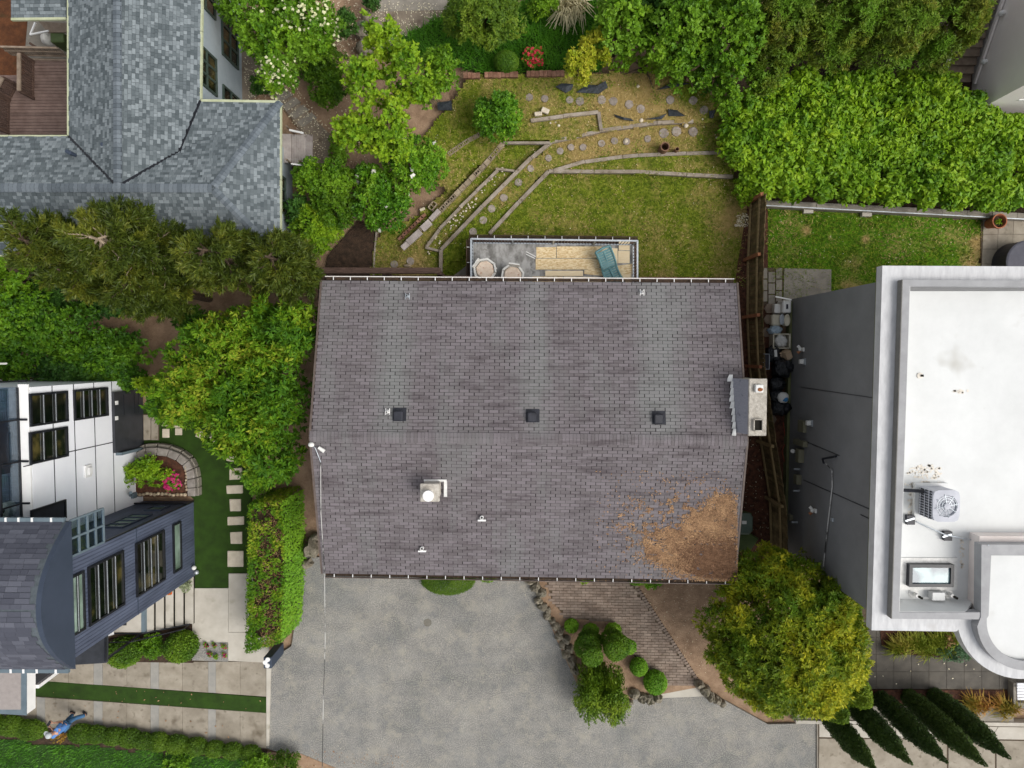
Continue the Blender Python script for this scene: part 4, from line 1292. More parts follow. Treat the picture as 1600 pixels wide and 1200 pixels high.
# loose boards on the deck
def board(label, pts, dz, mt):
    o = MB().prism(PL(pts, ZD + .02 + dz), .016).build('plywood_sheet', MT[mt])
    tag(o, label, 'plywood', 'loose boards on the deck')
board('upper left flaky particle board sheet on the deck', [(838, 386), (869, 386), (869, 403), (838, 403)], 0, 'osb')
board('long flaky particle board sheet next to the lounger', [(870, 385), (940, 385), (940, 403), (870, 403)], .001, 'osb')
board('lower flaky particle board sheet with a grey hole patch', [(837, 404), (938, 404), (936, 421), (837, 421)], .0015, 'osb')
board('narrow smooth plywood strip below the particle board', [(852, 423), (911, 423), (911, 431), (852, 431)], 0, 'ply')
board('short yellowish board along the gutter, left end', [(832, 432), (880, 432), (880, 447), (832, 447)], .001, 'osb')
board('smooth plywood piece along the gutter, middle', [(881, 432), (940, 433), (940, 447), (881, 447)], .001, 'ply')
board('flaky board piece under the foot of the lounger', [(913, 422), (988, 412), (988, 428), (940, 431), (913, 428)], .003, 'osb')
board('smooth plywood sheet right of the lounger', [(940, 388), (965, 388), (965, 411), (940, 411)], 0, 'ply')
board('small plywood square in the railing corner', [(967, 376), (984, 377), (984, 391), (967, 391)], 0, 'ply')
board('plywood sheet against the right railing', [(966, 392), (984, 392), (984, 411), (966, 411)], .001, 'ply')
board('plywood piece by the right gutter end', [(942, 430), (987, 428), (987, 447), (942, 447)], .002, 'ply')
o = MB().beam(P(822, 393, ZD + .02), P(837, 401, ZD + .02), .03, .02).beam(P(822, 397, ZD + .02), P(836, 404, ZD + .02), .03, .02).build('white_battens', MT['white'])
tag(o, 'two thin white battens sticking out from the particle board', 'battens')
# teal lounger
lg = thing('sun_lounger', 'teal plastic sun lounger lying askew on the plywood', 'sun lounger', P(952, 415, ZD + .03))
A0, A1 = P(941, 390, ZD + .5), P(965, 446, ZD + .3)
d = (A1 - A0); s = Vector((d.y, -d.x, 0)).normalized() * -1
def lp(f, w, dz=0.0):                        # along 0..1, across -1..1
    zc = ZD + .42 - .2 * math.sin(f * math.pi) + (.18 * (1 - f) if f < .5 else 0)
    p = A0 + d * f
    bend = .03 * math.sin(f * math.pi * 2)
    return Vector((p.x, p.y, zc + dz)) + s * (w * .3 + bend)
for i in range(15):
    f0, f1 = .04 + i * .062,   .04 + i * .062 + .056
    MB().hexa([lp(f0, -.78, -.025), lp(f0, .78, -.025), lp(f1, .78, -.025), lp(f1, -.78, -.025)], [lp(f0, -.78), lp(f0, .78), lp(f1, .78), lp(f1, -.78)]).build('slat', MT['teal'], lg)
fr = MB()
for w in (-.9, .9):
    fr.tube([lp(i / 10, w) for i in range(11)], .04, 8)
fr.tube([lp(0, -.9), lp(-.02, 0), lp(0, .9)], .045, 8)
fr.tube([lp(1, -.9), lp(1.01, 0), lp(1, .9)], .04, 8)
fr.tube([lp(.05, 0, -.01), lp(.5, 0, -.01), lp(.95, 0, -.01)], .03, 6)
fr.build('frame', MT['teal'], lg)
for f in (.12, .88):
    for w in (-.85, .85):
        p = lp(f, w)
        MB().tube([Vector((p.x, p.y, ZD + .03)), p], .03, 6).build('leg', MT['teal'], lg)
# two cushioned patio chairs
def chair(u, v, rz, label):
    c = P(u, v, ZD + .4)
    t = thing('patio_chair', label, 'chair', Vector((c.x, c.y, ZD)), 'white patio chairs on the deck')
    m = Matrix.Rotation(rz, 3, 'Z')
    def at(x, y, z): return Vector((c.x, c.y, ZD)) + m @ Vector((x, y, z))
    n = 8
    ring = [(.42 * math.cos(k * math.pi / 4 + .39), .42 * math.sin(k * math.pi / 4 + .39)) for k in range(n)]
    MB().hexa([at(x, y, .36) for x, y in ring], [at(x, y, .42) for x, y in ring]).build('seat', MT['plastic_white'], t)
    MB().hexa([at(x * .8, y * .8, .42) for x, y in ring], [at(x * .77, y * .77, .53) for x, y in ring]).build('cushion', MT['cushion'], t, bevel=.03)
    mb = MB()
    for k in range(n):
        (x0, y0), (x1, y1) = ring[k], ring[(k + 1) % n]
        if k == 5: continue
        h = .5 if k in (0, 3, 4, 7) else .56
        mb.hexa([at(x0, y0, .42), at(x1, y1, .42), at(x1 * .84, y1 * .84, .42), at(x0 * .84, y0 * .84, .42)], [at(x0 * 1.03, y0 * 1.03, h), at(x1 * 1.03, y1 * 1.03, h), at(x1 * .86, y1 * .86, h), at(x0 * .86, y0 * .86, h)])
    mb.build('armrest', MT['plastic_white'], t)
    MB().hexa([at(-.2, .33, .5), at(.2, .33, .5), at(.2, .4, .5), at(-.2, .4, .5)], [at(-.19, .37, .7), at(.19, .37, .7), at(.19, .42, .7), at(-.19, .42, .7)]).build('backrest', MT['plastic_white'], t)
    for x, y in ((-.28, -.28), (.28, -.28), (-.28, .28), (.28, .28)):
        MB().box(at(x, y, .19), .05, .05, .38, rz=rz).build('leg', MT['plastic_white'], t)
chair(758, 422, R(55), 'white octagonal chair with floral cushion in the deck corner')
chair(801, 431, R(-8), 'white octagonal chair with floral cushion half under the eave')
# dark timber frame behind the house, left of the deck
pg = thing('pergola', 'dark brown timber beam pergola along the back wall', 'pergola', P(600, 428, 0))
zf = 2.2
MB().beam(P(500, 423, zf), P(688, 423, zf), .2, .18).build('beam', MT['darkwood'], pg)
MB().beam(P(500, 432, 1.4), P(740, 433, 1.4), .09, .12).build('beam', MT['darkwood'], pg)
MB().beam(P(502, 423, zf), P(502, 470, zf), .2, .18).build('side_beam', MT['darkwood'], pg)
for u in (503, 600, 686):
    p = P(u, 424, zf)
    MB().box((p.x, p.y - .05, zf / 2), .14, .14, zf).build('post', MT['darkwood'], pg)
MB().prism(PL([(733, 412), (733, 445), (690, 445)], .3), .2).build('concrete_landing', MT['grey_concrete']) 
tag(bpy.data.objects['concrete_landing'], None, None, None, 'structure')
sheet('brick_apron', [(990, 437), (1145, 438), (1145, 470), (990, 470)], .03, 'joint')
ap = bpy.data.objects['brick_apron']
me = bpy.data.meshes.new('brick')
me.from_pydata(mbq.v, [], mbq.f); me.materials.append(MT['redbrick'])
a0, b0 = P(1000, 437, .06), P(1140, 438, .06)
pieces(ap, 'brick', me, [frame(a0.lerp(b0, (i + .5) / 40), Vector((.06, .03, 0)), Vector((-.1, .2, 0)), Vector((0, 0, .06))) for i in range(40)])

# ================================================================== EAST SIDE: fence, neighbour's garden, grey house
sheet('side_strip', [(1150, 430), (1170, 310), (1200, 312), (1200, 470), (1245, 640), (1262, 880), (1150, 900)], .02, 'mulch')
fence = thing('wooden_fence', 'long weathered wooden fence between brown roofed house and grey house', 'fence', P(1180, 560, 0))
FB = [(1173, 316, .3), (1169, 405, .3), (1168, 495, .3), (1171, 572, .3), (1189, 690, .3), (1203, 779, .3), (1206, 856, .3)]
FW = [P(u, v, z) for u, v, z in FB]
FH = 1.75
bm_ = bpy.data.meshes.new('fence_board')
q_ = MB().box((0, 0, .5), 1, 1, 1); bm_.from_pydata(q_.v, [], q_.f); bm_.materials.append(MT['fencewood'])
ms = []
for a, b in zip(FW[:-1], FW[1:]):
    k = max(1, round((b - a).length / .15))
    d = (b - a) / k; d.z = 0
    n_ = Vector((-d.y, d.x, 0)).normalized()
    for i in range(k):
        p = a + d * (i + .5); p.z = .05
        ms.append(frame(p + n_ * random.uniform(-.008, .008) + Vector((.06, 0, 0)), d * .9, n_ * .022, Vector((0, 0, FH - .05 + random.uniform(-.03, .03)))))
pieces(fence, 'fence_board', bm_, ms)
for a, b in zip(FW[:-1], FW[1:]):
    for z in (.3, 1.25):
        MB().beam(Vector((a.x, a.y, z)), Vector((b.x, b.y, z)), .06, .1).build('rail', MT['fencerail'], fence)
for i, a in enumerate(FW):
    MB().box((a.x - .05, a.y, .82), .11, .11, 1.64).build('post', MT['fencepost'] if i < 4 else MT['fencerail'], fence)

def d_r(u, v):
    d = np.full(u.shape, .02)
    for cu, cv, r, k in ((1530, 380, 14, .9), (1520, 405, 20, .7), (1261, 360, 7, .8), (1352, 373, 6, .8), (1335, 412, 16, .6), (1215, 400, 22, .4), (1230, 345, 20, .35), (1430, 336, 50, .3), (1495, 370, 14, .4), (1270, 325, 30, .3), (1330, 450, 25, .5), (1290, 385, 20, .25)):
        d += k * np.exp(-((u - cu) ** 2 + (v - cv) ** 2) / r ** 2)
    return d
lawn('neighbour_lawn', [(1196, 322), (1535, 343), (1534, 430), (1400, 470), (1300, 470), (1196, 470)], 0.0, MT['lawn2'], dry=d_r, blades=420, bh=.085, bw=.03)
pad = sheet('concrete_pad', [(1226, 419), (1299, 421), (1299, 480), (1224, 480)], .05, 'grey_concrete')
pv = sheet('paver_path', [(1190, 418), (1225, 418), (1223, 478), (1190, 478)], .03, 'joint')
for r_ in range(3):
    for c_ in range(3):
        u0, u1 = (1193, 1201, 1213)[c_], (1199, 1211, 1222)[c_]
        v0, v1 = 419 + r_ * 18 + (c_ % 2) * 6, 419 + r_ * 18 + 16 + (c_ % 2) * 6
        MB().prism(PL([(u0, v0), (u1, v0), (u1, v1), (u0, v1)], .06), .05).build('paver', MT['grey_concrete'], pv)
for i, (u, v, lab) in enumerate(((1202, 482, 'six sided paving stone next to the white bin'), (1201, 499, 'six sided paving stone next to the cream bin'), (1199, 519, 'mossy six sided paving stone next to the blue bag'), (1205, 655, 'grey stone in the bark beside the last black bag'))):
    c = P(u, v, .03)
    ring = [c + Vector((math.cos(k * math.pi / 3), math.sin(k * math.pi / 3), 0)) * .2 for k in range(6)]
    o = MB().prism([p + Vector((0, 0, .05)) for p in ring], .07).build('paving_stone', MT['oldwood'])
    tag(o, lab, 'paving stone', 'paving stones along the fence')
patio = sheet('patio', [(1533, 345), (1660, 348), (1660, 430), (1533, 430)], .03, 'joint')
for i in range(5):
    for j in range(4):
        u0, v0 = 1537 + i * 23.6 - j * .8, 343 + j * 23.2
        MB().prism(PL([(u0, v0), (u0 + 23, v0), (u0 + 22.4, v0 + 22.6), (u0 - .6, v0 + 22.6)], .05), .04).build('patio_slab', MT['concrete'], patio)
# low retaining wall behind the lawn
rw = thing('garden_wall', 'low grey garden wall between the lawn and the bright green thicket', 'garden wall', P(1400, 325, 0))
for i in range(12):
    f0, f1 = i / 12, (i + 1) / 12
    a = (1197 + 470 * f0, 318 + 24 * f0); b = (1197 + 470 * f1, 318 + 24 * f1)
    MB().beam(P(*a, .3) + Vector((.008, 0, 0)), P(*b, .3) - Vector((.008, 0, 0)), .24, .4 + random.uniform(-.01, .01), lift=-.16).build('wall_block', MT['grey_concrete'], rw)
MB().beam(P(1197, 321, .34), P(1667, 346, .34), .03, .05).build('edge_strip', MT['galv'], rw)
for u, v in ((1262, 329), (1353, 334)):
    MB().box(P(u, v, .1), .35, .22, .2).build('footing', MT['pale_concrete'], rw)
# terracotta pot
pt = thing('plant_pot', 'terracotta pot with a small plant on the patio corner', 'plant pot', P(1545, 350, .05))
b = P(1545, 350, .05)
MB().lathe(b, [(.17, 0), (.24, .5), (.27, .5), (.27, .6), (.235, .6), (.21, .42), (.01, .42)], 22, cap=False).build('pot', MT['terracotta'], pt, smooth=False)
MB().lathe(b + Vector((0, 0, .43)), [(.21, 0), (.01, .02)], 16, cap=False).build('pot_soil', MT['dark_mulch'], pt)
V_, F_ = blades_clump([tuple(b + Vector((0, 0, .45)))], 40, .14, .025, .14)
npobj('sprout', V_, F_, MT['l_lime'], pt)
# covered round table at the frame's edge
ct = thing('covered_table', 'round thing under a charcoal cover beside the white house', 'covered table', P(1578, 420, .05))
b = P(1582, 413, .05)
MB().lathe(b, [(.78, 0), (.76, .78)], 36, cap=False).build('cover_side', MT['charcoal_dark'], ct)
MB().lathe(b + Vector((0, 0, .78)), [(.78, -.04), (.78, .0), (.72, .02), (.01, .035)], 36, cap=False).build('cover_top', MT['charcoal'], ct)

# ------------------------------------------------------------------ white flat roofed house
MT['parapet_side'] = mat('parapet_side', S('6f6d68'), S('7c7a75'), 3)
XW = P(1235, 467, 0).x
ZC, ZP, ZF = 7.25, 7.5, 6.8
wh = thing('white_flat_roofed_house', 'dark grey walled house with white flat roof and round corner bay', 'house', P(1420, 700, 0))
c0, c1, c2 = P(1379, 415, ZC), P(1362, 985, ZC), P(1494, 987, ZC)
q0 = P(1234, 468, 0); q1 = P(1256, 880, 0)
xa, xb = q0.x, P(1256, 850, 0).x
wall = MB()
yN, yS = c0.y - .15, c1.y + .2
nwx = xa
swx = nwx + (c1.x - c0.x) * .6
wp = [Vector((nwx, q0.y, 0)), Vector((nwx + 7.5, q0.y, 0)), Vector((nwx + 7.5, yS - .2, 0)), Vector((swx, yS, 0))]
wall.hexa([wp[3], wp[2], wp[1], wp[0]], [p + Vector((0, 0, 6.5)) for p in (wp[3], wp[2], wp[1], wp[0])])
for a_, b_, dx_, dy_ in ((wp[0], wp[3], .3, 0), (wp[0], wp[1], 0, -.3), (wp[3], wp[2], 0, .3)):
    o_ = Vector((dx_, dy_, 0))
    wall.prism([p + Vector((0, 0, ZC - .1)) for p in (a_, b_, b_ + o_, a_ + o_)], ZC - 6.6)
wallo = wall.build('wall', MT['greywall'], wh)
# concrete plinth
MB().beam(Vector((nwx - .06, q0.y - .1, .15)), Vector((swx - .06, yS, .15)), .1, .3).build('plinth', MT['greenish'], wh)
def onwall(u, v): return PX(u, v, nwx + (swx - nwx) * min(1, max(0, (v - 440) / 420)) )
# dark panel joints
for (a, b) in (((1252, 605), (1368, 622)), ((1260, 690), (1312, 712)), ((1256, 750), (1360, 796)), ((1345, 804), (1362, 812))):
    MB().beam(onwall(*a) + Vector((-.005, 0, 0)), onwall(*b) + Vector((-.005, 0, 0)), .012, .035 if a[1] > 620 else .02, up=(1, 0, 0)).build('wall_joint', MT['blackmetal'], wh)
# cornice: broad ledge with a quarter round bay
def ring(c, r, a0, a1, n): return [Vector((c.x + r * math.cos(a0 + (a1 - a0) * i / n), c.y + r * math.sin(a0 + (a1 - a0) * i / n), c.z)) for i in range(n + 1)]
bayc = P(1601, 958, ZC)
r_co = M_(106, ZC)
th0 = math.atan2(c2.y - bayc.y, c2.x - bayc.x)
arc = ring(bayc, r_co, math.pi + .26, math.pi * 1.5 + .55, 16)
FE = 14.2 + 3.2                                 # beyond the frame
out = [c0, c1, c2] + arc + [Vector((FE, arc[-1].y, ZC)), Vector((FE, c0.y - .05, ZC))]
cm = MB()
ixw, iyn, iys = .62, .55, .5
n0_, s0_ = c0 + Vector((ixw, -iyn, 0)), c1 + Vector((ixw + .02, iys, 0))
cm.prism([c0, c1, s0_, n0_], .3)
cm.prism([c0, n0_, Vector((FE, n0_.y - .05, ZC)), Vector((FE, c0.y - .05, ZC))], .3)
cm.prism([c1, c2, Vector((c2.x + .1, s0_.y, ZC)), s0_], .3)
arc2 = ring(bayc, M_(62, ZC), math.pi + .26, math.pi * 1.5 + .55, 16)
cm.prism([c2, arc[0], arc2[0], Vector((arc2[0].x, s0_.y, ZC)), Vector((c2.x + .1, s0_.y, ZC))], .3)
for i in range(16): cm.prism([arc[i], arc[i + 1], arc2[i + 1], arc2[i]], .3)
cm.build('cornice', MT['cornice'], wh)
MB().prism([p + Vector((0.02, 0, -.31)) for p in [c0, c1, c1 + Vector((.5, 0.02, 0)), c0 + Vector((.5, -.02, 0))]], .06).build('cornice_edge', MT['greenish'], wh)
# bay wall under the cornice
bw = ring(Vector((bayc.x, bayc.y, 0)), r_co - .35, math.pi + .2, math.pi * 1.5 + .5, 12)
MB().hexa([Vector((bayc.x, bayc.y + .5, 0))] + bw, [Vector((bayc.x, bayc.y + .5, ZC - .2))] + [p + Vector((0, 0, ZC - .2)) for p in bw]).build('bay_wall', MT['lightwall'], wh)
# parapet: strips around the sunken roof
p_nw, p_sw = P(1411, 437, ZP), P(1394, 967, ZP)
i_nw, i_sw = P(1422, 447, ZP), P(1405, 957, ZP)
p_se, i_se = P(1536, 968, ZP), P(1536, 957, ZP)
def strip(a, b, c, d, h, name='parapet', mt='parapet'):
    return MB().prism([a, b, c, d], h).build(name, MT[mt], wh)
strip(p_nw, i_nw, i_sw, p_sw, ZP - ZC)
strip(p_nw, Vector((FE, p_nw.y - .06, ZP)), Vector((FE, i_nw.y - .06, ZP)), i_nw, ZP - ZC)
strip(p_sw, i_sw, i_se, p_se, ZP - ZC)
for nm, a, b, w in (('inner_wall', i_sw, Vector((i_nw.x, i_nw.y, ZP)), 0), ):
    pass
# darker outer face of the west parapet
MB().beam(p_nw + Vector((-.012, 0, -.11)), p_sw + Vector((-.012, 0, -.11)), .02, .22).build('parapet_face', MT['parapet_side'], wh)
# sunken membrane roof and the white inner faces
ro = [Vector((i_nw.x - .02, i_nw.y + .02, ZF)), Vector((i_sw.x - .02, i_sw.y - .02, ZF)), Vector((i_se.x, i_se.y - .02, ZF)), Vector((FE, i_se.y, ZF)), Vector((FE, i_nw.y, ZF))]
MB().prism(ro, .2).build('roof', MT['membrane'], wh)
roofo = wh.children[-1]
MB().hexa([P(1412, 936, ZF), P(1524, 936, ZF), Vector((P(1524, 936, ZF).x, i_se.y, ZF)), Vector((i_sw.x, i_sw.y, ZF))],
          [Vector((i_sw.x, i_sw.y + .02, ZP - .03)), Vector((P(1508, 957, ZP - .03).x, i_sw.y + .02, ZP - .03)), Vector((P(1508, 957, ZP - .03).x, i_sw.y, ZP - .03)), Vector((i_sw.x, i_sw.y, ZP - .03))]).build('upstand', MT['membrane'], wh)
for a, b, nm in ((i_nw, i_sw, 'upstand'), ):
    MB().hexa([Vector((a.x, a.y, ZF)), Vector((b.x, b.y, ZF)), Vector((b.x + .16, b.y, ZF)), Vector((a.x + .16, a.y, ZF))][::-1],
              [Vector((a.x, a.y, ZP - .02)), Vector((b.x, b.y, ZP - .02)), Vector((b.x + .02, b.y, ZP - .02)), Vector((a.x + .02, a.y, ZP - .02))][::-1]).build(nm, MT['membrane'], wh)
# raised block with the round bay roof
bl = [P(1513, 846, ZF), P(1513, 951, ZF)]
ZB = 7.52
x0 = P(1513, 900, ZF).x
y1_, y0_ = P(1534, 851, ZB).y, P(1534, 969, ZB).y
MB().box(((x0 + FE) / 2, (y1_ + y0_) / 2, (ZF + ZB) / 2 - .15), FE - x0, y1_ - y0_ + .3, ZB - ZF - .3).build('raised_wall', MT['pinkwall'], wh)
cap_o = [P(1534, 851, ZB), P(1533, 962, ZB), P(1528, 980, ZB)]
bc = P(1607, 970, ZB)
ro_, ri_ = M_(80, ZB), M_(65, ZB)
oa = ring(bc, ro_, math.pi + .12, math.pi * 1.5 + .3, 18)
ia = ring(bc, ri_, math.pi - .05, math.pi * 1.5 + .3, 18)
capm = MB()
def qs(a, b, c, d, h=.3): capm.prism([a, b, c, d], h)
in_nw, in_sw = P(1549, 868, ZB), P(1545, 962, ZB)
qs(P(1534, 851, ZB), in_nw, in_sw, P(1533, 965, ZB))
qs(P(1534, 851, ZB), Vector((FE, y1_, ZB)), Vector((FE, in_nw.y, ZB)), in_nw)
for i in range(18):
    qs(oa[i], oa[i + 1], ia[i + 1], ia[i], .45)
qs(P(1533, 964, ZB), in_sw, ia[0], oa[0])
capm.build('bay_parapet', MT['parapet'], wh)
mr = MB().prism([in_nw + Vector((0, 0, -.12)), in_sw + Vector((0, 0, -.12))] + [p + Vector((0, 0, -.12)) for p in ia] + [Vector((FE, ia[-1].y, ZB - .12)), Vector((FE, in_nw.y, ZB - .12))], .1)
mr.build('bay_roof', MT['membrane'], wh)
MB().beam(P(1531, 970, ZB - .3), P(1528, 984, ZB - .3), .03, .3).build('bay_scupper', MT['meter'], wh)
MB().box(PX(1530, 943, x0 - .03), .04, .18, .16).build('vent_grille', MT['galv'], wh)
# skylight
sk = [P(1421, 882, ZF + .18), P(1491, 882, ZF + .18), P(1491, 917, ZF + .18), P(1421, 917, ZF + .18)]
a, b, c, d = sk
sf = MB()
wd = .09
cx_, cy_ = (a.x + b.x) / 2, (a.y + d.y) / 2
W_, H_ = b.x - a.x, a.y - d.y
for dx_, dy_, sx, sy in ((-W_ / 2 + wd / 2, 0, wd, H_), (W_ / 2 - wd / 2, 0, wd, H_), (0, H_ / 2 - wd / 2, W_ - 2 * wd, wd), (0, -H_ / 2 + wd / 2, W_ - 2 * wd, wd)):
    sf.box((cx_ + dx_, cy_ + dy_, ZF + .1), sx, sy, .2)
sko = sf.build('skylight', MT['blackmetal'], wh)
MB().box((cx_ + .03, cy_, ZF + .13), W_ - 2 * wd, H_ - 2 * wd, .02).build('pane', MT['skyglass'], sko)
MB().prism([p + Vector((s, t_, -.14)) for p, s, t_ in zip(sk, (-.18, .18, .18, -.18), (.14, .14, -.14, -.14))], .05).build('skylight_curb', MT['flash'], sko)
# small vents and cable clips on the roof
for u, v in ((1427, 927), (1481, 927)):
    c = P(u, v, ZF)
    o = MB().lathe(c, [(.15, 0), (.13, .03), (.05, .05), (.05, .22)], 12).build('vent_pipe', MT['flash'], wh)
    MB().tube([c + Vector((.02, -.01, .2)), c + Vector((.13, -.07, .24))], .035, 8).build('vent_mouth', MT['void'], o)
MB().box(P(1463, 930, ZF + .12), .34, .22, .24).build('roof_box', MT['membrane'], wh)
for u, v in ((1480, 837), (1422, 812)):
    o = MB().box(P(u, v, ZF + .07), .22, .26, .12).build('cable_block', MT['black'], wh)
    MB().box(P(u, v, ZF + .14), .26, .05, .02, rz=.3).build('clip', MT['galv'], o)
MB().tube([P(1432, 815, ZF + .05), P(1478, 836, ZF + .15), P(1530, 846, ZF + .05), P(1545, 852, ZB + .03)], .02, 6).build('conduit', MT['galv'], wh)
MB().lathe(P(1437, 587, ZF), [(.08, 0), (.08, .03), (.01, .04)], 12).build('roof_drain', MT['stain'], wh)
MB().box(P(1441, 587, ZF + .05), .06, .06, .06).build('drain_plug', MT['void'], wh)
def grime(u, v, ru, rv, seed, n=60):
    mb = MB()
    q = random.Random(seed)
    for i in range(n):
        a, r_ = q.uniform(0, 6.28), q.random() ** .6
        c = P(u + math.cos(a) * ru * r_, v + math.sin(a) * rv * r_, ZF + .004)
        s = q.uniform(.015, .06)
        mb.prism([c + Vector((math.cos(k * 1.05) * s * q.uniform(.5, 1.2), math.sin(k * 1.05) * s * .7, .002)) for k in range(6)], .003)
    mb.build('roof_grime', MT['stain'], wh)['kind'] = 'stuff'
grime(1446, 738, 28, 12, 1, 90); grime(1445, 757, 32, 5, 2, 60); grime(1503, 611, 14, 3, 3, 14); grime(1424, 790, 5, 25, 4, 60); grime(1503, 860, 3, 28, 5, 30)
# air conditioner
ac = thing('air_conditioner', 'grey air conditioning unit with round fan on the white roof', 'air conditioner', P(1450, 785, ZF))
ZA = ZF + .8
A = [P(1459, 765, ZA), P(1500, 767, ZA), P(1500, 816, ZA), P(1457, 815, ZA)]
ax0, ax1 = (A[0].x + A[3].x) / 2, (A[1].x + A[2].x) / 2
ay1, ay0 = (A[0].y + A[1].y) / 2, (A[2].y + A[3].y) / 2
acx, acy, aw, ah = (ax0 + ax1) / 2, (ay0 + ay1) / 2, ax1 - ax0, ay1 - ay0
MB().box((acx, acy, ZF + .06), aw + .2, ah + .12, .12).build('base', MT['membrane'], ac)
MB().box((acx, acy, ZF + .42), aw - .06, ah - .06, .66).build('housing', MT['acgrey'], ac, bevel=.03)
for i in range(11):
    MB().box((ax0 + .02, acy + ah * (-.42 + i * .084), ZF + .43), .03, .03, .55).build('louvre', MT['acdark'], ac)
for z in (.2, .4, .6):
    MB().box((ax0 + .012, acy, ZF + z), .02, ah * .92, .03).build('louvre_band', MT['acgrey'], ac)
tp = MB()
n = 28
sqr = []
for k in range(n):
    a = 2 * math.pi * (k + .5) / n
    c_, s_ = math.cos(a), math.sin(a)
    e = (abs(c_) ** 6 + abs(s_) ** 6) ** (-1 / 6)
    sqr.append((c_ * e * aw / 2, s_ * e * ah / 2))
rf_ = min(aw, ah) * .41
inn = [(math.cos(2 * math.pi * (k + .5) / n) * rf_, math.sin(2 * math.pi * (k + .5) / n) * rf_) for k in range(n)]
V1 = [(acx + x, acy + y, ZA - .06) for x, y in sqr] + [(acx + x, acy + y, ZA) for x, y in sqr] + [(acx + x, acy + y, ZA + .01) for x, y in inn] + [(acx + x, acy + y, ZA - .2) for x, y in inn]
F1 = []
for k in range(n):
    m = (k + 1) % n
    for l in range(3): F1.append((l * n + k, l * n + m, (l + 1) * n + m, (l + 1) * n + k))
tp.add(V1, F1).build('top_cover', MT['acgrey'], ac)
MB().lathe((acx, acy, ZA - .22), [(.01, 0), (rf_ - .003, 0)], 28, cap=False).build('fan_well', MT['acdark'], ac)
for i in range(3):
    a = i * 2.094 + 3.6
    pts = [(.1, a - .1), (rf_ * .93, a - .3), (rf_ * .93, a + .35), (.1, a + .3)]
    w = [Vector((acx + r_ * math.cos(t_), acy + r_ * math.sin(t_), ZA - .13 + .05 * (j > 1))) for j, (r_, t_) in enumerate(pts)]
    MB().hexa([p - Vector((0, 0, .01)) for p in w], w).build('fan_blade', MT['acblade'], ac)
gd = MB()
for i in range(8):
    a = i * math.pi / 4 + .2
    gd.tube([(acx + .06 * math.cos(a), acy + .06 * math.sin(a), ZA + .03), (acx + (rf_ + .02) * math.cos(a), acy + (rf_ + .02) * math.sin(a), ZA + .02)], .012, 5)
for r_ in (rf_ * .45, rf_ * .7, rf_ * .9):
    gd.tube([(acx + r_ * math.cos(k * 2 * math.pi / 24), acy + r_ * math.sin(k * 2 * math.pi / 24), ZA + .025) for k in range(25)], .005, 4)
gd.build('fan_guard', MT['galv'], ac)
MB().lathe((acx, acy, ZA + .02), [(.085, 0), (.085, .03), (.01, .04)], 16).build('hub', MT['acgrey'], ac)
MB().tube([P(1412, 766, ZF + .2), P(1434, 767, ZF + .3), Vector((ax0, ay1 - .12, ZF + .4))], .05, 8).build('refrigerant_pipe', MT['black'], ac)
for u, v in ((1424, 764), (1424, 790)):
    pass
# things fixed to the grey wall
def wallbox(u, v, su, sz, sy, mt, name, d=.12):
    c = onwall(u, v)
    return MB().box(c + Vector((-d / 2, 0, 0)), d, sy, sz).build(name, MT[mt], wh, bevel=.008)
wallbox(1256, 666, 0, .5, .42, 'meter', 'meter_box', .12)
wallbox(1254, 692, 0, .9, .2, 'meter', 'meter_box', .16)
wallbox(1254, 712, 0, .3, .48, 'meter', 'meter_box', .2)
wallbox(1250, 749, 0, .3, .34, 'meter', 'meter_box', .18)
wallbox(1237, 808, 0, .3, .2, 'meter', 'meter_box', .14)
wallbox(1302, 812, 0, .14, .12, 'galv', 'junction_box', .06)
for u, v in ((1268, 661), (1257, 565)):
    c = onwall(u, v)
    o = MB().box(c + Vector((-.02, 0, 0)), .04, .24, .26).build('dryer_vent', MT['galv'], wh)
    MB().box(c + Vector((-.1, 0, -.02)), .14, .17, .16).build('vent_hood', MT['plastic_white'], o, bevel=.02)
for u, v in ((1256, 546), (1275, 798)):
    c = onwall(u, v)
    o = MB().box(c + Vector((-.03, 0, 0)), .06, .14, .14).build('wall_lamp', MT['plastic_white'], wh)
    for s_ in (-1, 1):
        MB().tube([c + Vector((-.08, 0, 0)), c + Vector((-.2, s_ * .13, -.05))], [.035, .06], 10).build('lamp_head', MT['plastic_white'] if s_ > 0 else MT['copper'], o)
    MB().blob(c + Vector((-.13, 0, .0)), (.07, .07, .07), 0, 0).build('sensor', MT['plastic_white'], o, smooth=True)
MB().blob(onwall(1246, 705) + Vector((-.16, 0, 0)), (.1, .08, .08), 0, 0).build('meter_dial', MT['plastic_white'], wh, smooth=True)
cb = [onwall(1296, 724) + Vector((-.12, 0, 0)), onwall(1303, 735) + Vector((-.06, 0, 0)), onwall(1303, 760) + Vector((-.05, 0, 0)), onwall(1296, 820) + Vector((-.05, 0, 0)), onwall(1289, 885) + Vector((-.05, 0, 0))]
MB().tube(cb, .018, 6).build('cable', MT['cable'], wh)
MB().tube([onwall(1309, 713) + Vector((-.05, 0, 0)), onwall(1292, 717) + Vector((-.14, 0, 0)), onwall(1294, 724) + Vector((-.14, 0, 0))], .035, 6).build('cable_mast', MT['black'], wh)
for u, v in ((1250, 733), (1249, 767), (1246, 816)):
    c = onwall(u, v)
    MB().tube([c + Vector((0, 0, 0)), c + Vector((-.22, 0, 0))], .04, 8).build('pipe_stub', MT['galv'], wh)
MB().tube([P(1224, 660, .1), P(1228, 690, .1), P(1222, 705, .1), P(1229, 735, .1), P(1230, 741, .12)], .015, 5).build('red_wire', MT['redpaint'])
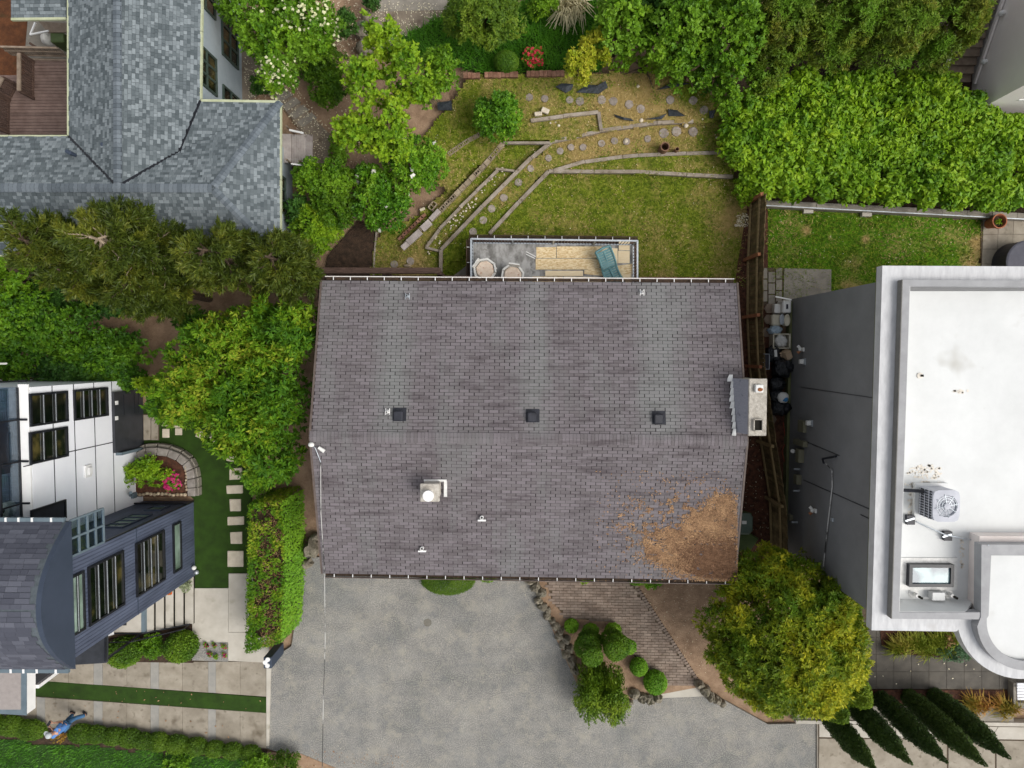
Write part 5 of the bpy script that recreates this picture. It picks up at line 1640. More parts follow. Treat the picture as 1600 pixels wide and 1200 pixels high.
tag(bpy.data.objects['red_wire'], 'thin red wire on the bark along the foot of the grey wall', 'wire')

# ------------------------------------------------------------------ bins and rubbish along the grey wall
def lug(u, v, z): return P(u, v, z)
t = thing('storage_bin', 'white plastic bin with tall white back part, northernmost of the rubbish row', 'bin', P(1218, 481, .03))
c = P(1217, 482, .35)
MB().box(c - Vector((0, 0, .16)), .32, .34, .34).build('body', MT['plastic_white'], t, bevel=.03)
c2_ = P(1230, 479, .62)
MB().box(c2_ - Vector((0, 0, .3)), .32, .46, .6).build('tank', MT['plastic_white'], t, bevel=.04)
MB().box(c2_ + Vector((0, 0, .01)), .07, .17, .02).build('latch', MT['black'], t)
MB().box(c2_ + Vector((-.18, .3, .1)), .6, .05, .03, rz=-.2).build('lid', MT['plastic_white'], t)
t = thing('storage_bin', 'cream plastic bin with a round grey lid leaning behind it', 'bin', P(1216, 500, .03))
c = P(1214, 500, .32)
MB().box(c - Vector((0, 0, .15)), .36, .42, .32).build('body', MT['plastic_cream'], t, bevel=.05)
c = P(1222, 499, .45)
MB().lathe(c, [(.2, -.02), (.2, .02), (.16, .03), (.01, .03)], 18, sx=.45).build('grey_lid', MT['galv'], t)
c = P(1230, 500, .5)
MB().lathe(c, [(.22, -.3), (.22, .02), (.17, .03), (.16, -.02), (.01, -.02)], 18, sx=.5).build('white_pail', MT['plastic_cream'], t)
def bag(u, v, r, z, mt, label, name='rubbish_bag', cat='rubbish bag', seed=1, group=None):
    o = MB().blob(P(u, v, z), r, seed, .45, 18, 11, 2.6, flat=-z + .03).build(name, MT[mt], smooth=True)
    tag(o, label, cat, group)
    return o
bag(1211, 516, (.26, .17, .2), .25, 'bluebag', 'pale blue plastic bag under the cream bin', seed=2)
t = thing('open_tub', 'cream open tub stuffed with a clear bag', 'tub', P(1222, 534, .03))
c = P(1221, 533, .4)
mb = MB()
for dx_, dy_, sx, sy in ((-.3, 0, .04, .5), (.3, 0, .05, .56), (0, .26, .6, .04), (0, -.26, .6, .04)):
    mb.box(c + Vector((dx_, dy_, -.17)), sx, sy, .42)
mb.box(c + Vector((0, 0, -.36)), .6, .5, .03)
mb.build('tub', MT['plastic_cream'], t)
MB().blob(c + Vector((-.02, 0, 0)), (.25, .24, .22), 5, .4, 16, 10, 2.4).build('clear_bag', MT['whitebag'], t, smooth=True)
o = MB().box(P(1212, 552, .55), .1, .26, .04, rz=.1).build('white_carton', MT['plastic_white']); tag(o, 'narrow white carton lying on a black bag', 'carton')
bag(1209, 553, (.3, .3, .25), .28, 'bag', 'flat black bag under the narrow white carton', seed=3, group='black rubbish bags')
t = thing('cardboard_box', 'crushed cream cardboard box beside the narrow white carton', 'box', P(1228, 556, .05))
c = P(1229, 554, .45)
MB().box(c, .24, .3, .3, rot=Euler((.3, .2, .5)).to_matrix()).build('carton_body', MT['card'], t)
MB().box(c + Vector((.08, -.14, .02)), .2, .12, .03, rz=.6).build('flap', MT['plastic_cream'], t)
MB().box(c + Vector((-.22, -.05, -.1)), .07, .26, .2).build('flap', MT['card'], t)
bag(1222, 575, (.37, .36, .34), .36, 'bag', 'largest black rubbish bag, just below the cardboard box', seed=4, group='black rubbish bags')
bag(1214, 600, (.3, .3, .24), .26, 'bag', 'black rubbish bag between the largest bag and the blue printed package', seed=6, group='black rubbish bags')
bag(1213, 618, (.28, .26, .26), .28, 'bag', 'black rubbish bag left of the blue printed package', seed=7, group='black rubbish bags')
bag(1219, 638, (.36, .28, .28), .3, 'bag', 'southernmost black rubbish bag', seed=8, group='black rubbish bags')
t = thing('printed_package', 'white package with blue print lying between black bags', 'package', P(1224, 622, .4))
c = P(1224, 621, .55)
MB().blob(c, (.2, .22, .12), 9, .25).build('wrapper', MT['plastic_white'], t, smooth=True)
MB().blob(c + Vector((.05, -.06, .085)), (.1, .1, .04), 3, .5).build('print', MT['blueprint'], t, smooth=True)
t = thing('grey_crate', 'grey shallow crate standing by the fence', 'crate', P(1196, 566, .03))
c = P(1197, 565, .5)
MB().box(c - Vector((0, 0, .22)), .22, .52, .44).build('crate_body', MT['charcoal_dark'], t)
mb = MB()
for dx_, dy_, sx, sy in ((-.11, 0, .02, .56), (.11, 0, .02, .56), (0, .28, .24, .02), (0, -.28, .24, .02)): mb.box(c + Vector((dx_, dy_, .02)), sx, sy, .06)
mb.build('rim', MT['galv'], t)
t = thing('wheeled_bin', 'green wheeled bin with a white sticker beside the brown roof', 'bin', P(1158, 828, .03))
c = P(1163, 815, 1.05)
b = P(1157, 834, .05)
MB().hexa([Vector((c.x - .28, c.y - .3, .1)), Vector((c.x + .2, c.y - .3, .1)), Vector((c.x + .2, c.y + .22, .1)), Vector((c.x - .28, c.y + .22, .1))], [Vector((c.x - .33, c.y - .4, 1.0)), Vector((c.x + .28, c.y - .4, 1.0)), Vector((c.x + .28, c.y + .3, 1.0)), Vector((c.x - .33, c.y + .3, 1.0))]).build('body', MT['greenbin_dark'], t)
ld = []
for z, k in ((1.0, 1.0), (1.06, 1.0), (1.1, .86)):
    ld.append([Vector((c.x + x * k, c.y + y * k - .05, z)) for x, y in ((-.36, -.4), (.2, -.42), (.31, -.3), (.31, .22), (.2, .36), (-.36, .36))])
MB().hexa(ld[0], ld[1]).hexa(ld[1], ld[2]).build('lid', MT['greenbin'], t)
MB().box((c.x - .02, c.y - .02, 1.108), .17, .12, .012).build('sticker', MT['plastic_white'], t)
MB().tube([(c.x - .3, c.y - .46, 1.03), (c.x + .2, c.y - .47, 1.03)], .02, 6).build('handle', MT['greenbin'], t)
for s_ in (-.2, .2):
    MB().tube([(c.x + s_ - .03, c.y - .36, .12), (c.x + s_ + .03, c.y - .36, .12)], .1, 12).build('wheel', MT['black'], t)
o = MB().prism(PL([(1150, 835), (1172, 834), (1186, 842), (1172, 862), (1152, 862)], .45), .42).build('green_tub', MT['greenbin_dark'], bevel=.02)
tag(o, 'low dark green tub half under the round tree next to the wheeled bin', 'tub')

# ------------------------------------------------------------------ front of the white house
fp = sheet('front_paving', [(1330, 880), (1380, 960), (1720, 960), (1720, 1079), (1280, 1076), (1240, 1000)], .03, 'joint')
for i in range(15):
    for j in range(4):
        u0, v0 = 1232 + i * 27.5, 969 + j * 27
        MB().prism(PL([(u0, v0), (u0 + 27, v0), (u0 + 27, v0 + 26.5), (u0, v0 + 26.5)], .05), .04).build('paving_slab', MT['dark_paving'], fp)
sheet('mulch_strip', [(1240, 1078), (1582, 1079), (1582, 1108), (1240, 1106)], .04, 'mulch')
sheet('house_bed', [(1372, 960), (1520, 960), (1520, 1030), (1462, 1026), (1400, 1022), (1378, 1008)], .07, 'mulch')
wl_ = thing('concrete_wall', 'low grey concrete wall along the row of dark cypresses', 'low wall', P(1450, 1118, 0))
MB().prism(PL([(1242, 1103), (1584, 1105), (1584, 1130), (1242, 1128)], .14), .3).build('wall_top', MT['grey_concrete'], wl_)
MB().prism(PL([(1244, 1126), (1720, 1131), (1720, 1137), (1244, 1131)], .2), .3).build('kerb', MT['pale_concrete'], wl_)
pw = sheet('pavement', [(1279, 1127), (1760, 1130), (1760, 1330), (1276, 1330)], .02, 'joint')
slabs(pw, [[(1280, 1132), (1400, 1134), (1400, 1154), (1280, 1152)], [(1400, 1134), (1560, 1136), (1548, 1155), (1400, 1154)], [(1560, 1136), (1720, 1138), (1720, 1158), (1548, 1155)]], .04, 'pale_concrete')
slabs(pw, [[(1280, 1154), (1480, 1156), (1480, 1260), (1278, 1260)], [(1482, 1156), (1555, 1157), (1555, 1260), (1482, 1260)], [(1557, 1157), (1720, 1160), (1720, 1260), (1557, 1260)]], .035, 'concrete')
tag(MB().beam(P(1277, 1120, .02), P(1277, 1290, .02), .05, .06).build('kerb_strip', MT['grey_concrete']), None, None, None, 'structure')
# steps at the right edge
es = thing('entry_steps', 'pale slatted entry steps at the right edge by the mulch strip', 'steps', P(1595, 1078, 0))
for i in range(6):
    MB().prism(PL([(1590, 1068 + i * 4.5), (1640, 1068 + i * 4.5), (1640, 1071.5 + i * 4.5), (1590, 1071.5 + i * 4.5)], .5 - .05 * i), .06).build('slat', MT['panel'], es)
MB().prism(PL([(1584, 1068), (1588, 1068), (1588, 1107), (1584, 1105)], .35), .35).build('side_wall', MT['grey_concrete'], es)
MB().prism(PL([(1588, 1097), (1660, 1110), (1660, 1116), (1586, 1106)], .3), .3).build('side_wall', MT['grey_concrete'], es)

# ------------------------------------------------------------------ pale building in the top right corner
tb_ = thing('pale_building', 'pale stucco wall of a building in the top right corner', 'building', P(1580, 100, 0))
cn = Vector((16.77, 8.9, 0))
MB().hexa([Vector((cn.x + 8, cn.y, 0)), Vector((cn.x + 8, cn.y + 14, 0)), Vector((cn.x, cn.y + 14, 0)), Vector((cn.x, cn.y, 0))],
          [Vector((cn.x + 8, cn.y, 6)), Vector((cn.x + 8, cn.y + 14, 6)), Vector((cn.x, cn.y + 14, 6)), Vector((cn.x, cn.y, 6))]).build('wall', MT['lightwall'], tb_)
for u, v in ((1569, 20), (1541, 96)):
    c = PX(u, v, cn.x)
    o = MB().box(c + Vector((-.03, 0, 0)), .06, .13, .2).build('wall_lamp', MT['white'], tb_, bevel=.02)
    MB().blob(c + Vector((-.09, 0, 0)), (.08, .09, .13), 0, 0).build('lamp_shade', MT['white'], o, smooth=True)
MB().box((cn.x + 1.3, cn.y - .012, 1.4), 1.1, .03, .06).build('ledge', MT['white'], tb_)
st = thing('outdoor_stairs', 'brown outdoor stairs climbing beside the pale corner building', 'stairs', P(1510, 80, 0))
for i in range(10):
    z = .15 * (i + 1)
    y0 = 10.0 + i * .25
    MB().box((cn.x - .68, y0 + .125, z / 2), 1.1, .25, z).build('tread', MT['oldwood'], st)
for xx in (cn.x - .07, cn.x - 1.27):
    MB().beam(Vector((xx, 9.9, .25)), Vector((xx, 12.5, 1.8)), .07, .14).build('stringer', MT['lightwall'], st)
MB().prism([Vector((cn.x - 1.3, 12.5, 1.56)), Vector((cn.x - .02, 12.5, 1.56)), Vector((cn.x - .02, 15, 1.56)), Vector((cn.x - 1.3, 15, 1.56))], 1.5).build('landing', MT['plastic_cream'], st)
sheet('dark_gap', [(1545, 168), (1680, 172), (1680, 190), (1560, 192)], .02, 'dark_mulch')

# ================================================================== GREY ROOFED HOUSE, top left
gh = thing('grey_roofed_house', 'house with mottled grey shingle roof in the top left', 'house', P(250, 200, 0))
Ze, Zr = 4.2, 5.2
def Q(u, v, z): return P(u, v, z)
rid_n, rid_s = Q(183, -60, Zr), Q(184, 292, Zr)
w_n, w_s = Q(107, -60, Ze), Q(107, 213, Ze)
e_n, e_s = Q(316, -60, Ze), Q(313, 157, Ze)
bend = Q(280, 236, 4.45)
hr_w, hr_e = Q(-80, 293, Zr), Q(332, 294, Zr)
nl_w = Q(-80, 213, Ze)
ne, se = Q(438, 159, Ze), Q(438, 402, Ze)
sw = Q(-80, 398, Ze)
faces = [([w_n, w_s, rid_s, rid_n], w_s, w_n), ([e_n, rid_n, rid_s, bend, e_s], e_n, e_s), ([nl_w, w_s, rid_s, hr_w], nl_w, w_s),
         ([bend, rid_s, hr_e], hr_w, hr_e), ([bend, hr_e, ne], e_s, ne), ([e_s, bend, ne], e_s, ne), ([ne, hr_e, se], ne, se), ([hr_w, hr_e, se, sw], se, sw)]
rm = MB()
for pts, a, b in faces:
    rm.hexa([p + Vector((0, 0, -.1)) for p in pts], pts)
groof = rm.build('roof', MT['gfelt'], gh)
lay_shingles(groof, faces, MT['gshingle'], .1, .135, .008, .006, .014, 300, vary=.35, lift=.006)
# secondary roof piece at the top left
s_e = [Q(16, -60, Ze), Q(17, 29, Ze - .3), Q(104, 28, Ze - .3), Q(104, -60, Ze)]
MB().hexa([p - Vector((0, 0, .1)) for p in s_e], s_e).build('porch_roof', MT['gfelt'], gh)
lay_shingles(gh.children[-1], [(s_e, s_e[1], s_e[2])], MT['gshingle'], .105, .155, .008, .006, .014, 60, vary=.35, lift=.006)
caps(groof, rid_n, rid_s, .26, .13, MT['gcap'])
caps(groof, hr_w, hr_e, .26, .13, MT['gcap'])
for a, b in ((hr_e, ne), (hr_e, se)):
    caps(groof, a + (b - a) * .02, b, .24, .11, MT['gcap'])
vm = MB()
for a, b in ((w_s, rid_s), (e_s, bend), (bend, rid_s)):
    vm.beam(a + Vector((0, 0, .02)), b + Vector((0, 0, .02)), .09, .02)
vm.build('valley_flashing', MT['blackmetal'], groof)
MB().beam(rid_n + Vector((.1, 0, .0)), rid_s + Vector((.1, 0, .0)), .035, .03).build('ridge_seam', MT['blackmetal'], groof)
def trim(a, b, parent=gh):
    n = max(1, int((b - a).length / 1.8))
    for i in range(n):
        p, q = a.lerp(b, i / n), a.lerp(b, (i + 1) / n)
        d = (q - p).normalized() * .01
        MB().beam(p + d, q - d, .075, .09, lift=-.02).build('gutter', MT['cream'], parent)
for a, b in ((w_n, w_s), (nl_w, w_s), (e_n, e_s), (e_s, ne), (ne, se), (Q(17, 30, Ze - .3), Q(104, 29, Ze - .3)), (sw, se)):
    trim(a, b)
for u, v in ((163, 227), (108, 238), (112, 240)):
    c = Q(u, v, 4.8)
    MB().lathe(c, [(.06, -.15), (.06, .12), (.01, .13)], 10).build('vent_pipe', MT['bluedark'], gh)
# walls under the roof
xe = Q(378, 100, 0).x
xw = w_s.x - .4
def hx(x0, y0, x1, y1, z1, mt, par=gh, name='wall'):
    return MB().box(((x0 + x1) / 2, (y0 + y1) / 2, z1 / 2), x1 - x0, y1 - y0, z1).build(name, mt, par)
x_w0 = w_s.x + .35
yS0 = se.y + .4
hx(x_w0, ne.y - .5, xe, 20, 4.1, MT['bluewall'])
hx(x_w0, yS0, Q(457, 300, 0).x, ne.y - .45, 4.05, MT['bluewall'])
hx(-24, yS0 + .01, x_w0 - .01, w_s.y - .4, 4.05, MT['bluewall'])
def window(par, X, y0, y1, z0, z1, nz=2, ny=2, mt='greenframe', glass='glass', sgn=1, fr=.07, mull=False):
    mb = MB()
    d = .06
    for y in [y0 + (y1 - y0) * i / ny for i in range(ny + 1)]:
        mb.box((X + sgn * d / 2, y, (z0 + z1) / 2), d, fr, z1 - z0)
    for z in [z0 + (z1 - z0) * i / nz for i in range(nz + 1)]:
        mb.box((X + sgn * (d / 2 + .003), (y0 + y1) / 2, z), d, y1 - y0 + fr, fr)
    w = mb.build('window', MT[mt], par)
    if mull:
        for z in [z0 + (z1 - z0) * i / nz for i in range(1, nz)]:
            MB().box((X + sgn * .068, (y0 + y1) / 2, z + .03), .012, y1 - y0 - .06, .024).build('mullion', MT['galv'], w)
    MB().box((X + sgn * .012, (y0 + y1) / 2, (z0 + z1) / 2), .02, y1 - y0 - .02, z1 - z0 - .02).build('pane', MT[glass], w)
    return w
MT['greenframe'] = mat('green_window_frame', S('39463f'), S('45534b'), 4, rough=.5)
for v0, v1, za, zb in ((24, 92, .45, 1.75), (-12, 52, 2.3, 3.7), (112, 165, 2.3, 3.7), (140, 200, .45, 1.75)):
    y1_ = PX(355, v0, xe).y; y0_ = PX(355, v1, xe).y
    window(gh, xe, y0_, y1_, za, zb, 2, 3)
XE = Q(457, 300, 0).x
window(gh, XE, PX(450, 338, XE).y, PX(450, 284, XE).y, .9, 2.1, 1, 3)
# porch deck with railings
dk = thing('wooden_deck', 'brown wooden deck in the corner of the grey roofed house', 'deck', P(60, 160, 0))
ZK = .8
mb = MB()
y0_, y1_ = P(60, 240, ZK).y, P(60, 92, ZK).y
x0_, x1_ = P(-40, 150, ZK).x, P(125, 150, ZK).x
k = int((y1_ - y0_) / .11)
for i in range(k):
    yy = y0_ + (i + .5) * (y1_ - y0_) / k
    xl = x0_ if yy < P(0, 118, ZK).y else P(38, 100, ZK).x
    mb.box(((xl + x1_) / 2, yy, ZK - .02), x1_ - xl, (y1_ - y0_) / k - .012, .04)
mb.build('deck_board', MT['deckwood'], dk)['kind'] = 'stuff'
MB().box(((x0_ + x1_) / 2, (y0_ + y1_) / 2 - .3, ZK - .1), x1_ - x0_ - .1, y1_ - y0_ - .7, .1).build('deck_frame', MT['void'], dk)
sheet('rust_bed', [(-80, -60), (40, -60), (42, 90), (40, 160), (-80, 160)], .02, 'rust_soil')
def railing(a, b, label, h=.75, n=16):
    a, b = Vector(a), Vector(b)
    t = thing('deck_railing', label, 'railing', (a + b) / 2, 'slatted railings of the wooden deck')
    up = Vector((0, 0, h))
    MB().beam(a + up, b + up, .13, .05).build('top_rail', MT['oldwood'], t)
    for i in range(n + 1):
        p = a.lerp(b, i / n)
        MB().box(p + Vector((0, 0, h / 2)), .035, .05, h - .02).build('slat', MT['darkwood'], t)
    MB().beam(a + Vector((0, 0, .06)), b + Vector((0, 0, .06)), .05, .08).build('bottom_rail', MT['darkwood'], t)
    for p in (a, b):
        MB().box(p + Vector((0, 0, h / 2 + .01)), .09, .09, h).build('post', MT['darkwood'], t)
railing(P(53, 97, ZK), P(53, 154, ZK), 'slatted brown railing on the right side of the deck opening')
railing(P(28, 134, ZK), P(16, 156, ZK), 'short angled slatted railing at the deck corner', n=8)
railing(P(15, 158, ZK), P(14, 208, ZK), 'slatted brown railing along the left edge of the deck', n=14)
# lattice screen and clutter beyond the deck
lt = thing('lattice_screen', 'brown lattice screen along the top of the wooden deck', 'screen', P(70, 92, ZK))
a, b = P(30, 92, ZK), P(118, 94, ZK)
for z in (0, .35, .7, 1.0):
    MB().beam(a + Vector((0, 0, z)), b + Vector((0, 0, z)), .06, .05).build('rail', MT['oldwood'], lt)
for i in range(26):
    p = a.lerp(b, (i + .5) / 26)
    MB().beam(p + Vector((-.06, 0, .36)), p + Vector((.06, 0, .98)), .02, .04, up=(0, 1, 0)).build('slat', MT['oldwood'], lt)
MB().box(((a.x + b.x) / 2, a.y + .03, .18), b.x - a.x, .04, .34).build('board', MT['deckwood'], lt)
sheet('grey_yard', [(38, 90), (44, 20), (125, 20), (125, 92)], .05, 'grey_concrete')
o = MB().prism(PL([(60, 33), (104, 36), (104, 50), (74, 50)], .9), .06).build('grey_sheet', MT['oldwood']); tag(o, 'ridged grey sheet leaning under the porch roof edge', 'sheet')
t = thing('ladder', 'white ladder frame standing behind the lattice screen', 'ladder', P(52, 52, .05))
mb = MB()
mb.beam(P(55, 35, 1.0), P(47, 54, .9), .05, .05); mb.beam(P(47, 54, .92), P(76, 48, .92), .05, .05)
mb.build('frame', MT['white'], t)
mb = MB(); mb.beam(P(47, 54, .06), P(47.5, 54, .9), .04, .04, up=(1, 0, 0)); mb.beam(P(76, 48, .06), P(76, 48, .9), .04, .04, up=(1, 0, 0)); mb.build('leg', MT['white'], t)
o = MB().blob(P(76, 63, .4), (.22, .2, .35), 3, .2, flat=-.38).build('rubbish_pile', MT['whitebag'], smooth=True); tag(o, 'pale wrapped bundle behind the lattice screen', 'bundle')
o = MB().box(P(100, 66, .45), .5, .35, .8).build('green_crate', MT['greenbin_dark'], bevel=.03); tag(o, 'dark green crate behind the lattice screen by the roof', 'crate')
MB().beam(P(46, 67, 1.1), P(68, 82, 1.0), .08, .06).build('plank', MT['darkwood']); tag(bpy.data.objects['plank'], 'dark plank lying across the lattice screen', 'plank')
# weathered landing at the side door
ld_ = thing('wooden_landing', 'grey weathered wooden landing beside the grey roofed house', 'landing', P(468, 235, 0))
za = .9
for i in range(9):
    u0 = 456 + i * 3.6
    MB().prism(PL([(u0, 210), (u0 + 3.3, 210), (u0 + 3.3, 258), (u0, 258)], za), .05).build('plank', MT['greywood'], ld_)
MB().prism(PL([(434, 209), (455, 209), (455, 254), (434, 254)], za + .02), .06).build('platform', MT['greywood'], ld_)
MB().beam(P(452, 203, 1.5), P(474, 208, 1.5), .06, .06).beam(P(455, 256, 1.5), P(478, 259, 1.5), .05, .05).build('handrail', MT['white'], ld_)
for u, v in ((456, 205), (472, 209), (456, 256), (476, 258)):
    p = P(u, v, za); MB().box((p.x, p.y, .75), .05, .05, 1.5).build('post', MT['oldwood'], ld_)

# ================================================================== MODERN HOUSE, bottom left
XWH, XBL = -14.55, -12.6
mh = thing('modern_house', 'white and slate blue modern house with arched roof at the left', 'house', Vector((-14, -5, 0)))
yA = PX(177, 596, XWH).y; yB = -5.72
zW = PX(48, 700, XWH).z
MB().box((-19, (yA + yB) / 2, zW / 2 - .02), (XWH + 19) * 2, yA - yB, zW - .04).build('wall', MT['panel'], mh)
wl2 = mh.children[-1]
# panel joints of the white wall
jm = MB()
for u in (83, 116.5, 148, 176):
    z = PX(u, 680, XWH).z
    jm.box((XWH + .004, (yA + yB) / 2, z), .012, yA - yB, .03)
for v0, v1 in (((104, 707), (176, 691)), ((36, 729), (50, 726))):
    a, b = PX(*v0, XWH), PX(*v1, XWH)
    y = (a.y + b.y) / 2
    jm.box((XWH + .006, y, (a.z + b.z) / 2), .012, .03, abs(a.z - b.z))
jm.build('panel_joint', MT['darkpanel'], mh)
def pxrect(us, vs_, X):
    p = [PX(u, v, X) for u, v in zip(us, vs_)]
    ys = sorted(q.y for q in p); zs = sorted(q.z for q in p)
    return (ys[0] + ys[1]) / 2, (ys[2] + ys[3]) / 2, (zs[0] + zs[1]) / 2, (zs[2] + zs[3]) / 2
def pwin(X, corners, nz, ny, glass='glass', fr=.07, mt='blackmetal', name=None):
    y0, y1, z0, z1 = pxrect([c[0] for c in corners], [c[1] for c in corners], X)
    return window(mh, X, y0, y1, z0, z1, nz, ny, mt, glass, 1, fr, True)
pwin(XWH, ((46, 617), (103, 612), (103, 657), (46, 665)), 3, 1)
pwin(XWH, ((46, 677), (103, 668), (103, 712), (46, 724)), 3, 1)
pwin(XWH, ((115, 611), (166, 606), (166, 648), (115, 656)), 4, 1)
w = pwin(XWH, ((48, 800), (100, 781), (100, 809), (48, 826)), 1, 1, 'glassblack' if 'glassblack' in MT else 'black')
# wall vent
c = PX(136, 736, XWH)
o = MB().box(c + Vector((.03, 0, 0)), .06, .42, .34).build('wall_vent', MT['white'], mh, bevel=.01)
MB().box(c + Vector((.08, .0, -.03)), .08, .26, .2).build('vent_hood', MT['white'], o, bevel=.02)
# dark cladding at the foot, with white handles
y0, y1 = PX(200, 702, XWH).y, PX(178, 612, XWH).y
MB().box((XWH + .05, (y0 + y1) / 2, .95), .1, y1 - y0, 1.86).build('cladding', MT['darkpanel'], mh)
for z in (.35, .62, 1.3):
    MB().box((XWH + .105, y1 - .5, z), .015, .75, .02).build('groove', MT['blackmetal'], mh)
for v in (629, 653):
    c = PX(180, v, XWH)
    MB().box(c + Vector((.06, 0, .1)), .12, .14, .16).build('bracket', MT['white'], mh)
MB().box((XWH + .12, y0 - .06, .88), .22, .1, 1.7).build('cladding_end', MT['teal_trim'], mh)
# parapet cap, roof deck with tiles, glass guard
zP = zW
MB().box((XWH - .15, (yA + yB) / 2 + .02, zP + .02), .3, yA - yB + .14, .05).build('parapet_cap', MT['white'], mh)
dt = MB()
dt.box((-16.4, (yA + yB) / 2, zP - .01), 3.2, yA - yB, .03)
fl_ = dt.build('roof_deck', MT['decktile'], mh)
tm = bpy.data.meshes.new('deck_tile')
q_ = MB().box((0, 0, 0), 1, 1, 1); tm.from_pydata(q_.v, [], q_.f); tm.materials.append(MT['decktile'])
ms = []
for i in range(3):
    for j in range(14):
        cx_, cy_ = XWH - .5 - i * .32, yA - .25 - j * .32
        if cy_ < yB: continue
        for s_ in range(5):
            off = -.13 + s_ * .062
            if (i + j) % 2: ms.append(frame(Vector((cx_ + off, cy_, zP + .02)), Vector((.052, 0, 0)), Vector((0, .3, 0)), Vector((0, 0, .03))))
            else: ms.append(frame(Vector((cx_, cy_ + off, zP + .02)), Vector((.3, 0, 0)), Vector((0, .052, 0)), Vector((0, 0, .03))))
pieces(fl_, 'deck_tile', tm, ms)
gx = XWH - .3
gl = MB().box((gx, (yA + yB) / 2, zP + .42), .02, yA - yB, .8).build('glass_guard', MT['clear'], mh)
MB().box((gx, (yA + yB) / 2, zP + .84), .05, yA - yB, .04).box((gx, (yA + yB) / 2, zP + .06), .06, yA - yB, .07).build('guard_rail', MT['blackmetal'], gl)
for v in (595, 655, 720, 786):
    y = PX(34, v, gx).y
    MB().box((gx + .03, y, zP + .42), .04, .045, .84).box((gx + .14, y, zP + .06), .24, .06, .06).build('guard_post', MT['blackmetal'], gl)
o = MB().blob((gx - .35, PX(5, 582, gx).y + .25, zP + .55), (.14, .14, .14), 0, 0).build('globe_lamp', MT['plastic_white'], mh, smooth=True)
MB().tube([(gx - .35, PX(5, 582, gx).y + .25, zP), (gx - .35, PX(5, 582, gx).y + .25, zP + .5)], .03).build('lamp_post', MT['plastic_white'], o)
t = thing('deck_chair', 'dark seat standing behind the glass guard of the modern house', 'seat', (gx - .5, PX(18, 700, gx).y, zP))
cy_ = PX(18, 700, gx).y
MB().box((gx - .45, cy_, zP + .35), .45, 1.5, .1).build('seat', MT['black'], t)
MB().box((gx - .2, cy_, zP + .5), .08, 1.5, .5).build('backrest', MT['charcoal'], t)
for y in (-.6, .6): MB().box((gx - .45, cy_ + y, zP + .15), .4, .06, .3).build('leg', MT['black'], t)
t = thing('lantern', 'white lantern on the roof deck near the arched roof', 'lantern', (gx - .3, PX(14, 800, gx).y, zP))
cy_ = PX(14, 800, gx).y
MB().lathe((gx - .3, cy_, zP + .03), [(.14, 0), (.14, .3), (.05, .36), (.01, .37)], 14, sy=1.6).build('shade', MT['plastic_cream'], t)
MB().lathe((gx - .3, cy_, zP + .4), [(.07, 0), (.03, .05), (.01, .06)], 10).build('cap', MT['black'], t)
# slate blue block
zB_ = 7.3
ySE, yNE = -8.62, -5.72
bb = MB().box((XBL - 4, (ySE + yNE) / 2, zB_ / 2), 8, yNE - ySE, zB_).build('block_wall', MT['bluegrey'], mh)
sid = MB()
k = int((yNE - ySE) / .11)
for i in range(k):
    y = ySE + (i + .5) * (yNE - ySE) / k
    sid.box((XBL + .008, y, zB_ / 2), .016 + .006 * (i % 3 == 0), (yNE - ySE) / k - .012, zB_ - .02)
nx_ = 20
for i in range(nx_):
    x = XBL - 2.05 + (i + .5) * 2.05 / nx_
    sid.box((x, yNE + .008, zB_ / 2), 2.05 / nx_ - .012, .016, zB_ - .02)
sid.build('siding', MT['bluegrey'], mh)['kind'] = 'stuff'
MB().box((XBL + .01, yNE + .01, zB_ / 2), .05, .05, zB_).build('corner_trim', MT['blackmetal'], mh)
MB().box((XBL + .02, PX(212, 900, XBL).y * 0 + (ySE + yNE) / 2, PX(212, 845, XBL).z), .03, yNE - ySE, .03).build('band', MT['bluedark'], mh)
pwin(XBL + .02, ((270, 820), (281, 816), (281, 889), (270, 894)), 1, 1, 'paleglass')
pwin(XBL + .02, ((212, 849), (255, 830), (255, 907), (212, 930)), 4, 1)
pwin(XBL + .02, ((138, 887), (191, 861), (191, 944), (138, 978)), 4, 1)
pwin(XBL + .02, ((110, 902), (129, 893), (129, 982), (110, 995)), 2, 1, 'paleglass')
def nwin(x0, x1, z0, z1, nz):
    mb = MB()
    for x in (x0, x1): mb.box((x, yNE + .04, (z0 + z1) / 2), .05, .06, z1 - z0)
    for i in range(nz + 1): mb.box(((x0 + x1) / 2, yNE + .043, z0 + (z1 - z0) * i / nz), x1 - x0 + .05, .06, .05)
    w = mb.build('window', MT['bluedark'], mh)
    MB().box(((x0 + x1) / 2, yNE + .02, (z0 + z1) / 2), x1 - x0, .02, z1 - z0).build('pane', MT['paleglass'], w)
a, b = PY(207, 806, yNE), PY(237, 806, yNE)
nwin(a.x, b.x, a.z, PY(197, 826, yNE).z, 4)
a, b = PY(240, 793, yNE), PY(264, 793, yNE)
nwin(a.x, b.x, a.z, PY(228, 799, yNE).z, 1)
